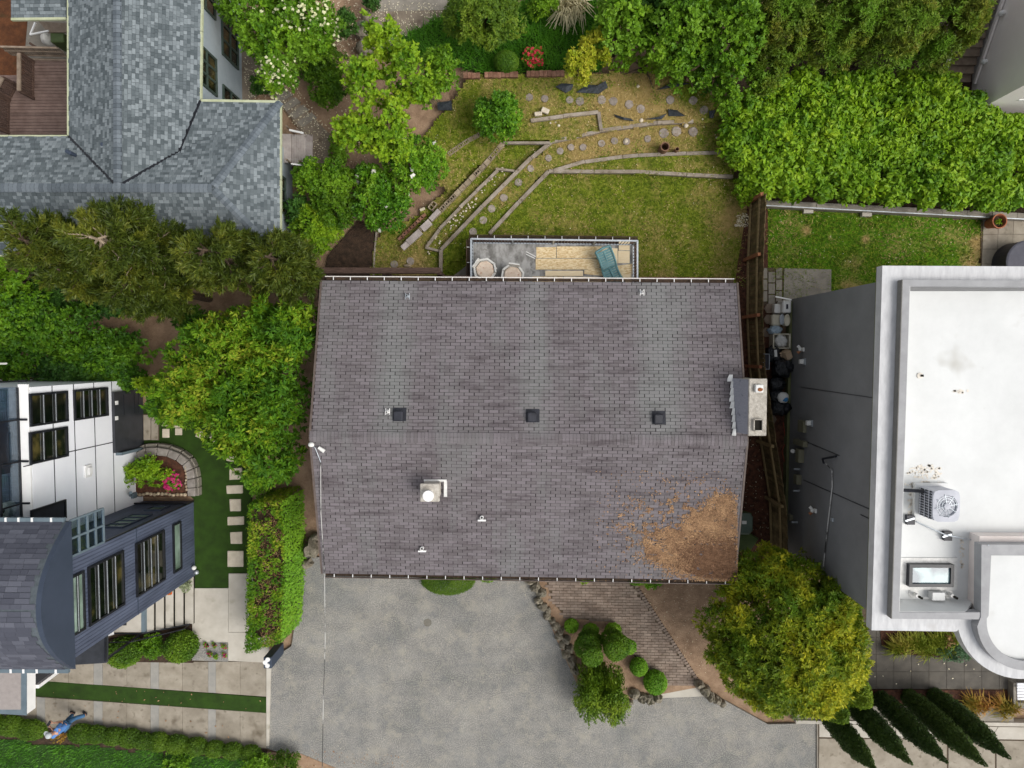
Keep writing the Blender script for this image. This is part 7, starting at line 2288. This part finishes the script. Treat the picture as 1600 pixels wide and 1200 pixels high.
V_, F_ = blades_clump([tuple(P(878, 30, .1)), tuple(P(900, 25, .1)), tuple(P(886, 22, .1))], 70, .9, .045, .75, .6)
npobj('blades', V_, F_, MT['l_tan'], t)
plant('garden_bush', 'green shrub at the top edge right of the pampas grass', 'shrub', 845, 12, 26, 18, .1, 1.4, 'l_mid', .09, .04, k=9)

# the wooded corner, upper right
for a in ((968, 55, 52, 50, .3, 3.4, 'l_mid', .13, .09, 'broad leaved tree right of the pampas grass'), (1050, 55, 60, 58, .4, 3.8, 'l_mid', .13, .09, 'bright broad leaved tree at the top edge, middle of the wooded corner'),
          (1075, 110, 56, 34, .3, 2.6, 'l_mid', .12, .08, 'broad leaved bush above the end of the upper stones'), (1135, 60, 52, 64, .4, 4.0, 'l_mid', .13, .09, 'broad leaved tree left of the brownish conifers'),
          (1140, 150, 36, 36, .2, 2.0, 'l_mid', .12, .08, 'tangled bush at the right end of the upper terrace'), (1015, 20, 40, 30, .3, 3.0, 'l_dark', .12, .08, 'dark broad leaved tree between two bright ones at the top edge'),
          (1192, 110, 34, 40, .3, 2.2, 'l_brown', .09, .04, 'dull brownish bush in front of the conifers'), (1150, 215, 22, 24, .2, 1.4, 'l_mid', .10, .07, 'small bush at the right end of the timber edges')):
    u, v, ru, rv, z0, z1, lf, l_, w_, lb = a
    plant('broadleaf_tree' if z1 > 2.5 else 'tangled_bush', lb, 'tree' if z1 > 2.5 else 'bush', u, v, ru, rv, z0, z1, lf, l_, w_, k=20, lr=.36, cov=2.5, jit=.65, depth=.22)
for a in ((1215, 45, 56, 60, 4.0, 'leftmost brownish green conifer at the top edge'), (1300, 45, 58, 62, 4.4, 'second brownish green conifer at the top edge'), (1385, 50, 58, 60, 4.6, 'third brownish green conifer at the top edge'), (1462, 50, 46, 62, 4.2, 'rightmost brownish green conifer beside the outdoor stairs')):
    u, v, ru, rv, z1, lb = a
    plant('conifer', lb, 'tree', u, v, ru, rv, .4, z1, 'l_brown', .12, .035, k=34, lr=.3, cov=2.3, jit=.75, depth=.25, group='conifers of the wooded corner')
plant('ivy_mat', 'low bright ivy mat along the upper edge of the terrace', 'ivy', 1008, 103, 58, 13, .1, .8, 'l_bright', .07, .055, k=14, lr=.3, cov=2.8)
plant('ivy_mat', 'bright ivy clump at the top end of the wooden fence', 'ivy', 1166, 292, 18, 34, .1, 1.0, 'l_bright', .07, .055, k=10, lr=.36, cov=2.8)
def thicket():
    poly = [(1136, 225), (1150, 165), (1200, 125), (1260, 108), (1330, 116), (1400, 108), (1470, 112), (1500, 128), (1540, 155), (1570, 180), (1700, 192), (1700, 322), (1530, 311), (1420, 306), (1300, 300), (1200, 295), (1160, 270)]
    W = np.array([(p.x, p.y) for p in PL(poly, 1.3)])
    a, b = W.min(0), W.max(0)
    q = rng.uniform(a, b, (2600, 2))
    q = q[inside(W, q)]
    lob = []
    for x, y in q[:520]:
        z = .7 + .75 * float(vnoise(np.array([x]), np.array([y]), .55, 21)[0]) + rng.uniform(-.1, .15)
        lob.append(((x, y, z * .62), (.42, .42, z * .62)))
    V, Fq = leafcloud(lob, .19, .115, 1.9, .55, .2, .1, .15, .6)
    o = npobj('thicket', V, Fq, MT['l_bright']); tag(o, None, None, None, 'stuff')
    V, Fq = leafcloud(lob, .17, .11, .8, .5, .4, -.1, .15, .6)
    o = npobj('thicket', V, Fq, MT['l_mid']); tag(o, None, None, None, 'stuff')
thicket()
sheet('thicket_soil', [(1136, 225), (1200, 125), (1260, 20), (1500, 20), (1700, 192), (1700, 344), (1200, 312)], .01, 'dark_mulch')

# clipped shapes of the front bed
def pads(label, lst, lf, trunkbase):
    t = thing('cloud_topiary', label, 'topiary', trunkbase, 'cloud pruned trees of the front bed')
    last = None
    for u, v, a, b, z, lf2 in lst:
        c = P(u, v, z)
        ra, rb = M_(a, z), M_(b, z)
        V, Fq = leafcloud([((c.x, c.y, z - rb * .2), (ra, rb, rb * .62))], .065, .035, 5.5, .35, .09, -.6, .15, .6)
        npobj('pad', V, Fq, MT[lf2 or lf], t)
        last = c
    MB().tube([trunkbase, trunkbase.lerp(last, .5), last], [.07, .06, .03], 7).build('trunk', MT['bark'], t)
pads('left cloud pruned tree with stacked dark pads', [(923, 986, 13, 11, .35, 'l_clip'), (921, 1000, 19, 15, .85, None), (919, 1013, 22, 20, 1.3, None), (926, 1028, 17, 15, 1.9, None)], 'l_clipdark', P(922, 985, .03))
pads('right cloud pruned tree with stacked dark pads and a light side pad', [(958, 985, 13, 11, .35, 'l_clip'), (984, 1012, 11, 12, .8, 'l_clip'), (957, 1000, 19, 17, .9, None), (964, 1012, 22, 21, 1.4, None), (962, 1018, 16, 17, 1.95, None)], 'l_clipdark', P(960, 985, .03))
for u, v, r, lb in ((893, 978, 11, 'smallest bright clipped ball left of the cloud pruned trees'), (998, 1042, 14, 'middle bright clipped ball right of the cloud pruned trees'), (1024, 1066, 18, 'largest bright clipped ball beside the dark pitted rocks')):
    plant('clipped_ball', lb, 'shrub', u, v, r, r, .05, M_(r) * 1.9, 'l_clip', .06, .035, k=1, cov=6, depth=.08, jit=.55, zmin=-.5, group='clipped balls of the front bed')
def weeping():
    t = thing('weeping_shrub', 'weeping feathery green shrub hanging over the forecourt edge', 'shrub', P(935, 1062, .03))
    pts, dirs = [], []
    mb = MB()
    for hu, hv, z in ((922, 1068, 1.7), (962, 1072, 1.8), (940, 1066, 1.5)):
        top = P(hu, hv, z)
        mb.tube([P(935, 1060, .03), top.lerp(P(935, 1060, .03), .4) + Vector((0, 0, .3)), top], [.05, .04, .02], 6)
        for k in range(330):
            a = random.uniform(0, 2 * math.pi) if k % 3 == 0 else random.uniform(-2.7, -.45)
            r_ = random.uniform(.2, .95) if k % 3 else random.uniform(.15, .55)
            dx_, dy_ = math.cos(a) * r_ * .72, math.sin(a) * r_ * (1.0 if math.sin(a) > 0 else 1.7)
            fall = random.uniform(.3, 1.2)
            n = 9
            for i in range(n):
                f = i / (n - 1)
                x = top.x + dx_ * min(1, f * 1.6)
                y = top.y + dy_ * (1.12 if dy_ < 0 else .8) * min(1, f * 1.25)
                zz = max(.1, top.z + .12 * math.sin(f * 3.1) - fall * f * f * 1.15)
                pts.append((x, y, zz)); dirs.append((dx_ * .5, dy_ * .8, -.5))
    mb.build('stem', MT['bark'], t)
    pts, dirs = np.array(pts), norm(np.array(dirs))
    m = 5
    Pn, D = np.repeat(pts, m, 0), np.repeat(dirs, m, 0)
    N_ = len(Pn)
    t_ = norm(D + rng.normal(0, .35, (N_, 3)))
    nr = norm(np.array([0, 0, .6]) + rng.normal(0, .5, (N_, 3))); nr = norm(nr - t_ * np.sum(nr * t_, 1, keepdims=True))
    b_ = np.cross(nr, t_)
    V, Fq = quadsarr(Pn + rng.normal(0, .035, (N_, 3)), t_ * rng.uniform(.04, .07, (N_, 1)), b_ * .02, nr, 0)
    npobj('crown', V, Fq, MT['l_wee'], t)
MT['l_wee'] = leafmat('weeping_leaves', [L3(.025, .06, .005), L3(.075, .14, .008), L3(.17, .24, .016)])
weeping()
plant('half_round_shrub', 'dark clipped half round shrub under the front eave', 'shrub', 700, 905, 42, 24, .02, .8, 'l_hedgedark', .05, .03, k=1, cov=6, depth=.04, jit=.3, zmin=-.1)
plant('low_shrub', 'small bright shrub peeking out under the eave beside the half round one', 'shrub', 762, 903, 14, 6, .02, .5, 'l_bright', .06, .04, k=3)
plant('low_shrub', 'thin yellow green shrub peeking out under the eave above the brick walk', 'shrub', 912, 902, 16, 9, .02, .6, 'l_lime', .06, .04, k=3)
plant('low_shrub', 'bright green shrub under the eave at the top of the toothed walk edge', 'shrub', 1010, 906, 26, 14, .02, .7, 'l_clip', .06, .035, k=6)
# hedge between the two front gardens
def hedge():
    zt = 2.05
    t = thing('laurel_hedge', 'tall clipped hedge with burnt brown twigs on top beside the forecourt', 'hedge', P(430, 910, 0))
    top = PL([(389, 788), (441, 782), (445, 900), (438, 1004), (384, 1020)], zt)
    W = np.array([(p.x, p.y) for p in top])
    def leaves(pts, nrm, L, W_, lf, jit=.6, nm='foliage'):
        n = len(pts)
        nr = norm(nrm + rng.normal(0, jit, (n, 3)))
        t_ = norm(np.cross(nr, rng.normal(size=(n, 3)))); b_ = np.cross(nr, t_)
        s = rng.uniform(.6, 1.3, (n, 1))
        V, Fq = quadsarr(pts, t_ * L / 2 * s, b_ * W_ / 2 * s, nr, -.15 * W_)
        npobj(nm, V, Fq, MT[lf], t)
    q = rng.uniform(W.min(0), W.max(0), (9000, 2)); q = q[inside(W, q)]
    u, v = project(q[:, 0], q[:, 1], zt)
    burnt = (ss(.38, .72, .6 * vnoise(u, v, .11, 31) + .42 * np.exp(-((u - 420) / 20.) ** 2)) * .8 > rng.random(len(u)))
    hole_ = vnoise(u, v, .16, 35) < .28
    z = zt - .22 * burnt * rng.random(len(q)) + rng.normal(0, .05, len(q))
    pts = np.concatenate([q, z[:, None]], 1)
    leaves(pts[~burnt & ~hole_], np.array([0, 0, 1.]), .11, .055, 'l_laurel')
    leaves(pts[burnt][::2], np.array([0, 0, 1.]), .12, .02, 'l_burnt', nm='burnt_twigs')
    n = len(top)
    for i in range(n):
        a, b = top[i], top[(i + 1) % n]
        d = b - a
        out = Vector((d.y, -d.x, 0)).normalized()
        if (a + d / 2 + out * .2 - sum(top, Vector()) / n).length < (a + d / 2 - sum(top, Vector()) / n).length: out = -out
        m = int(d.length * zt * 520)
        f, h = rng.random(m), rng.random(m)
        pts = np.array(a)[None] + f[:, None] * np.array(d)[None] + (rng.normal(0, .04, m) + .1 * (1 - h))[:, None] * np.array(out)[None]
        pts[:, 2] = .05 + h * (zt - .02)
        leaves(pts, np.array(out) + np.array([0, 0, .6]), .10, .05, 'l_clip' if out.x > .5 else 'l_laurel', .45)
    c = sum(top, Vector()) / n
    MB().prism([p + (c - p) * .12 + Vector((0, 0, -.3)) for p in top], zt - .35).build('branches', MT['void2'], t)
MT['void2'] = mat('hedge_branches', S('2a2116'), S('4a3a28'), 14, bump=.05, bscale=20)
hedge()
MT['l_ball'] = leafmat('round_bush_leaves', [L3(.025, .065, .005), L3(.06, .13, .007), L3(.12, .20, .012)])
for u, v, ru, rv, lb in ((195, 1018, 27, 24, 'round clipped bush left of the front steps handrail'), (283, 1010, 26, 24, 'round clipped bush beside the pebble bed')):
    plant('clipped_bush', lb, 'bush', u, v, ru, rv, .05, 1.2, 'l_ball', .07, .045, k=1, cov=5, depth=.12, jit=.6, zmin=-.5)
plant('leafy_bush', 'loose dark bush between the two round clipped bushes', 'bush', 240, 1008, 22, 20, .05, .9, 'l_mid', .08, .04, k=8)
plant('leafy_bush', 'bright tufted shrub in the stone planter', 'bush', 228, 737, 42, 27, .45, 1.4, 'l_lime', .08, .045, k=14, lr=.36, cov=2.8, gz=.5)
plant('azalea', 'magenta azalea in the stone planter', 'shrub', 268, 752, 16, 17, .45, .95, 'l_mid', .06, .035, k=7, flowers=('f_pink', 70, .1), gz=.5)
plant('leafy_bush', 'smooth green bush under the tip of the large leafy tree by the turf', 'bush', 400, 750, 20, 26, .05, 1.5, 'l_clip', .07, .04, k=6, cov=3.5)
plant('geranium', 'scarlet flowers on the front steps', 'flowers', 264, 922, 6, 6, .5, .85, 'l_mid', .05, .03, k=3, flowers=('f_orange', 40, .08), gz=.5)
plant('silver_shrub', 'grey green potted shrub at the corner of the slate wall', 'shrub', 292, 915, 11, 11, .1, .6, 'l_silver', .06, .03, k=5) if 'l_silver' in MT else None
for i, (u, v, lb) in enumerate(((322, 1008, 'upper left'), (335, 1008, 'upper middle'), (351, 1010, 'upper right'), (328, 1022, 'lower left'), (338, 1026, 'lower middle'), (351, 1024, 'lower right'))):
    plant('bedding_plant', f'little pink flowering plant in the pebble bed, {lb} one', 'flowers', u, v, 5, 5, .04, .25, 'l_mid', .05, .03, k=2, flowers=('f_pink', 16 if i in (2, 5, 3) else 6, .05), gz=.04)
# mounds along the bottom
md = [(-12, 1130, 20, 14), (18, 1134, 22, 15), (48, 1140, 24, 15), (128, 1146, 20, 14), (152, 1147, 18, 13), (178, 1150, 18, 13), (204, 1153, 18, 14), (226, 1157, 15, 12), (248, 1159, 18, 14), (277, 1163, 19, 14), (307, 1166, 17, 13), (336, 1170, 16, 12), (364, 1173, 16, 12), (392, 1177, 16, 12)]
for i, (u, v, a, b) in enumerate(md):
    where = ['at the very left edge', 'second from the left edge', 'just left of the person'] + [w + ' to the right of the person' for w in ('first', 'second', 'third', 'fourth', 'fifth', 'sixth', 'seventh', 'eighth', 'ninth', 'tenth', 'eleventh')]
    plant('hedge_mound', 'low rounded hedge mound along the driveway, ' + where[i], 'hedge mound', u, v, a * 1.08, b * 1.12, .03, .6, 'l_hedgedark', .06, .035, k=1, cov=6, depth=.08, jit=.5, zmin=-.2, group='hedge mounds along the driveway')
plant('brown_shrub', 'brownish thin shrub where the person stands', 'shrub', 92, 1150, 18, 10, .03, .45, 'l_orange', .08, .03, k=5, cov=1.5)
plant('leafy_bush', 'leafy green bush in the dark lawn at the bottom edge', 'bush', 275, 1196, 28, 22, .05, .8, 'l_mid', .10, .05, k=9)
plant('leafy_bush', 'green bush cut by the bottom edge beside the forecourt', 'bush', 405, 1192, 26, 20, .05, .9, 'l_mid', .08, .045, k=9)
plant('leafy_bush', 'dull round bush at the bottom edge nearest the forecourt', 'bush', 446, 1190, 26, 20, .05, .8, 'l_hedgedark', .07, .04, k=9)
# cypresses and golden columns, lower right
def column(label, base, top_z, r, lf, name='cypress', cat='tree', group=None, L=.07, W=.035, fat=False):
    b = P(*base, .05)
    t = thing(name, label, cat, b, group)
    lob = []
    n = 22
    for i in range(n):
        f = i / (n - 1)
        k = (1 - max(0, (f - .5) / .5) ** 2.2 * .85) * (.8 + .2 * min(1, f * 5)) if not fat else math.sqrt(max(.06, 1 - (f * 1.0) ** 2.4)) * (.8 + .2 * min(1, f * 4))
        rr = max(.08, r * k)
        a = i * 2.4
        lob.append(((b.x + math.cos(a) * rr * .14, b.y + math.sin(a) * rr * .14, .15 + f * (top_z - .25)), (rr, rr, top_z / n * 1.6)))
    V, Fq = leafcloud(lob, L, W, 2.2, .15, .1, -.7, .2, .5, -.5)
    npobj('crown', V, Fq, MT[lf], t)
    MB().tube([b, (b.x, b.y, top_z * .9)], [.06, .02], 7).build('trunk', MT['bark'], t)
for base, w in (((1290, 1112), 'leftmost, half behind the golden column'), ((1327, 1092), 'second from the left'), ((1374, 1090), 'third from the left'), ((1418, 1088), 'fourth from the left'), ((1458, 1086), 'rightmost of the row')):
    column('tall dark cypress over the pavement, ' + w, base, random.uniform(4.0, 4.4) if base[0] > 1300 else 3.7, random.uniform(.36, .45), 'l_cypress', group='dark cypresses along the low wall')
column('golden green column shrub beside the round tree, nearer the white house', (1298, 1042), 2.9, .66, 'l_wee', 'column_shrub', 'shrub', 'golden columns by the round tree', fat=True)
column('golden green column shrub beside the round tree, nearer the pavement', (1268, 1066), 2.8, .62, 'l_wee', 'column_shrub', 'shrub', 'golden columns by the round tree', fat=True)
t = thing('ornamental_grass', 'arching yellow green grass in the bed under the white ledge', 'grass clump', P(1428, 1002, .07))
V_, F_ = blades_clump([tuple(P(1390 + i * 9 + random.uniform(-3, 3), 990 + random.uniform(0, 24), .07)) for i in range(11)], 90, .42, .028, .55, .6)
npobj('blades', V_, F_, MT['l_mixgrass'], t)
plant('juniper', 'blue green low juniper under the round bay', 'shrub', 1490, 1018, 28, 15, .05, .5, 'l_blue', .09, .025, k=9)
plant('garden_bush', 'dark purple tinged bush between the arching grass and the juniper', 'bush', 1480, 1000, 10, 12, .05, .6, 'l_burnt', .06, .04, k=4)
for u, v, lb in ((1522, 1096, 'left orange green grass clump on the mulch strip'), (1566, 1100, 'right orange green grass clump on the mulch strip')):
    t = thing('flax_clump', lb, 'grass clump', P(u, v, .04), 'orange grass clumps')
    V_, F_ = blades_clump([tuple(P(u + dx_, v + dy_, .05)) for dx_, dy_ in ((-12, -4), (0, 0), (10, 3), (-4, 6))], 60, .38, .03, .5, .5)
    npobj('blades', V_, F_, MT['l_orange'], t)

# ================================================================== PERSON on the driveway
def skin_mesh(name, verts, edges, radii, mt, parent, root=0, sub=2):
    me = bpy.data.meshes.new(name + '_raw')
    base = WL[parent.name]
    me.from_pydata([tuple(Vector(v) - base) for v in verts], edges, [])
    o = bpy.data.objects.new(name + '_raw', me)
    col.objects.link(o)
    sk_ = o.modifiers.new('skin', 'SKIN')
    for i, r_ in enumerate(radii):
        me.skin_vertices[0].data[i].radius = r_ if isinstance(r_, tuple) else (r_, r_)
        me.skin_vertices[0].data[i].use_root = (i == root)
    sb = o.modifiers.new('sub', 'SUBSURF'); sb.levels = sub; sb.render_levels = sub
    dg = bpy.context.evaluated_depsgraph_get()
    nm = bpy.data.meshes.new_from_object(o.evaluated_get(dg))
    bpy.data.objects.remove(o)
    bpy.data.meshes.remove(me)
    nm.name = name
    nm.materials.clear(); nm.materials.append(mt)
    nm.polygons.foreach_set('use_smooth', [True] * len(nm.polygons))
    q = bpy.data.objects.new(name, nm)
    return link(q, parent)
pb = P(126, 1114, .04)
pt_ = thing('person', 'person in blue shirt, jeans and grey cap standing on the driveway', 'person', pb)
az = R(150)                                   # heading: towards the left and up in the picture
fw = Vector((math.cos(az), math.sin(az), 0)); sdv = Vector((-fw.y, fw.x, 0))   # sdv = the person's left
def B(f, s, z): return pb + fw * f + sdv * s + Vector((0, 0, z))
hip, hipL, hipR = B(0, 0, .93), B(0, .1, .9), B(0, -.1, .9)
knL, knR = B(.16, .11, .5), B(-.06, -.11, .5)
anL, anR = B(.2, .12, .09), B(-.24, -.11, .12)
toL, toR = B(.36, .14, .04), B(-.08, -.13, .04)
waist, chest, neck, head = B(.01, 0, 1.08), B(.03, 0, 1.32), B(.05, 0, 1.48), B(.1, 0, 1.63)
shL, shR = B(.03, .19, 1.4), B(.03, -.19, 1.4)
elL, elR = B(.1, .26, 1.13), B(.1, -.26, 1.13)
wrL, wrR = B(.34, .1, 1.2), B(.34, -.1, 1.2)
V_ = [hip, waist, chest, neck, head, B(.12, 0, 1.7), shL, elL, wrL, shR, elR, wrR, hipL, knL, anL, toL, hipR, knR, anR, toR]
E_ = [(0, 1), (1, 2), (2, 3), (3, 4), (4, 5), (2, 6), (6, 7), (7, 8), (2, 9), (9, 10), (10, 11), (0, 12), (12, 13), (13, 14), (14, 15), (0, 16), (16, 17), (17, 18), (18, 19)]
Rd = [(.13, .11), (.125, .1), (.14, .11), .055, .09, .075, .07, .048, .034, .07, .048, .034, .095, .065, .045, .035, .095, .065, .045, .035]
body = skin_mesh('body', V_, E_, Rd, MT['skin'], pt_)
# face
fc_ = MB()
hc = B(.11, 0, 1.62)
fc_.blob(hc + fw * .1 + Vector((0, 0, -.01)), (.022, .022, .03), 1, .1, 8, 5)
fc_.build('nose', MT['skin'], body, smooth=True)
for s_ in (-1, 1):
    MB().blob(hc + fw * .088 + sdv * s_ * .034 + Vector((0, 0, .02)), (.013, .013, .011), 1, 0, 8, 5).build('eye', MT['white'], body, smooth=True)
    MB().blob(hc + sdv * s_ * .098 + Vector((0, 0, 0)), (.026, .014, .034), 1, 0, 8, 5).build('ear', MT['skin'], body, smooth=True)
# hands with fingers around the dark controller
for s_, wr in ((1, wrL), (-1, wrR)):
    palm = wr + fw * .07 - sdv * s_ * .015
    hv = [wr, palm]; he = [(0, 1)]; hr = [.03, .036]
    for k in range(4):
        a0 = palm + sdv * s_ * (.028 - k * .019) + fw * .03
        m1 = a0 + fw * (.04 - .004 * abs(k - 1)) + Vector((0, 0, -.01))
        m2 = m1 + fw * .02 + Vector((0, 0, -.03))
        i0 = len(hv)
        hv += [a0, m1, m2]; he += [(1, i0), (i0, i0 + 1), (i0 + 1, i0 + 2)]; hr += [.012, .010, .008]
    i0 = len(hv)
    hv += [palm - sdv * s_ * .035 + Vector((0, 0, .015)), palm - sdv * s_ * .05 + fw * .035 + Vector((0, 0, .02))]
    he += [(1, i0), (i0, i0 + 1)]; hr += [.013, .010]
    skin_mesh('hand', hv, he, hr, MT['skin'], body, 0, 1)
# clothes follow the body
skin_mesh('shirt', [B(0, 0, .9), waist, chest, B(.045, 0, 1.44), shL, B(.08, .24, 1.22), shR, B(.08, -.24, 1.22)], [(0, 1), (1, 2), (2, 3), (2, 4), (4, 5), (2, 6), (6, 7)],
          [(.165, .135), (.16, .13), (.175, .14), .08, .1, .078, .1, .078], MT['shirt'], pt_)
skin_mesh('jeans', [B(0, 0, .95), hipL, knL, B(.2, .12, .12), hipR, knR, B(-.235, -.11, .14)], [(0, 1), (1, 2), (2, 3), (0, 4), (4, 5), (5, 6)],
          [(.15, .13), .118, .085, .075, .118, .085, .075], MT['jeans'], pt_)
for an, to in ((anL, toL), (anR, toR)):
    d_ = (to - an); d_.z = 0; d_.normalize()
    skin_mesh('shoe', [an - d_ * .04 + Vector((0, 0, -.03)), an + d_ * .08 + Vector((0, 0, -.045)), to + d_ * .03], [(0, 1), (1, 2)], [.055, .052, .042], MT['black'], pt_)
cc = B(.11, 0, 1.66)
cp_ = MB().lathe(cc, [(.115, 0), (.113, .05), (.09, .095), (.05, .115), (.005, .12)], 18)
cpo = cp_.build('cap', MT['cap'], pt_, smooth=True)
bk = [cc + fw * x + sdv * y for x, y in ((.06, .095), (.15, .085), (.2, .04), (.2, -.04), (.15, -.085), (.06, -.095))]
MB().hexa([p + Vector((0, 0, .0)) for p in bk], [p + Vector((0, 0, .015)) for p in bk]).build('brim', MT['cap'], cpo)
o = MB().box(B(.47, 0, 1.2), .1, .2, .05, rz=az).build('controller', MT['black'], bevel=.01)
tag(o, 'black hand held controller held by the person on the driveway', 'controller')
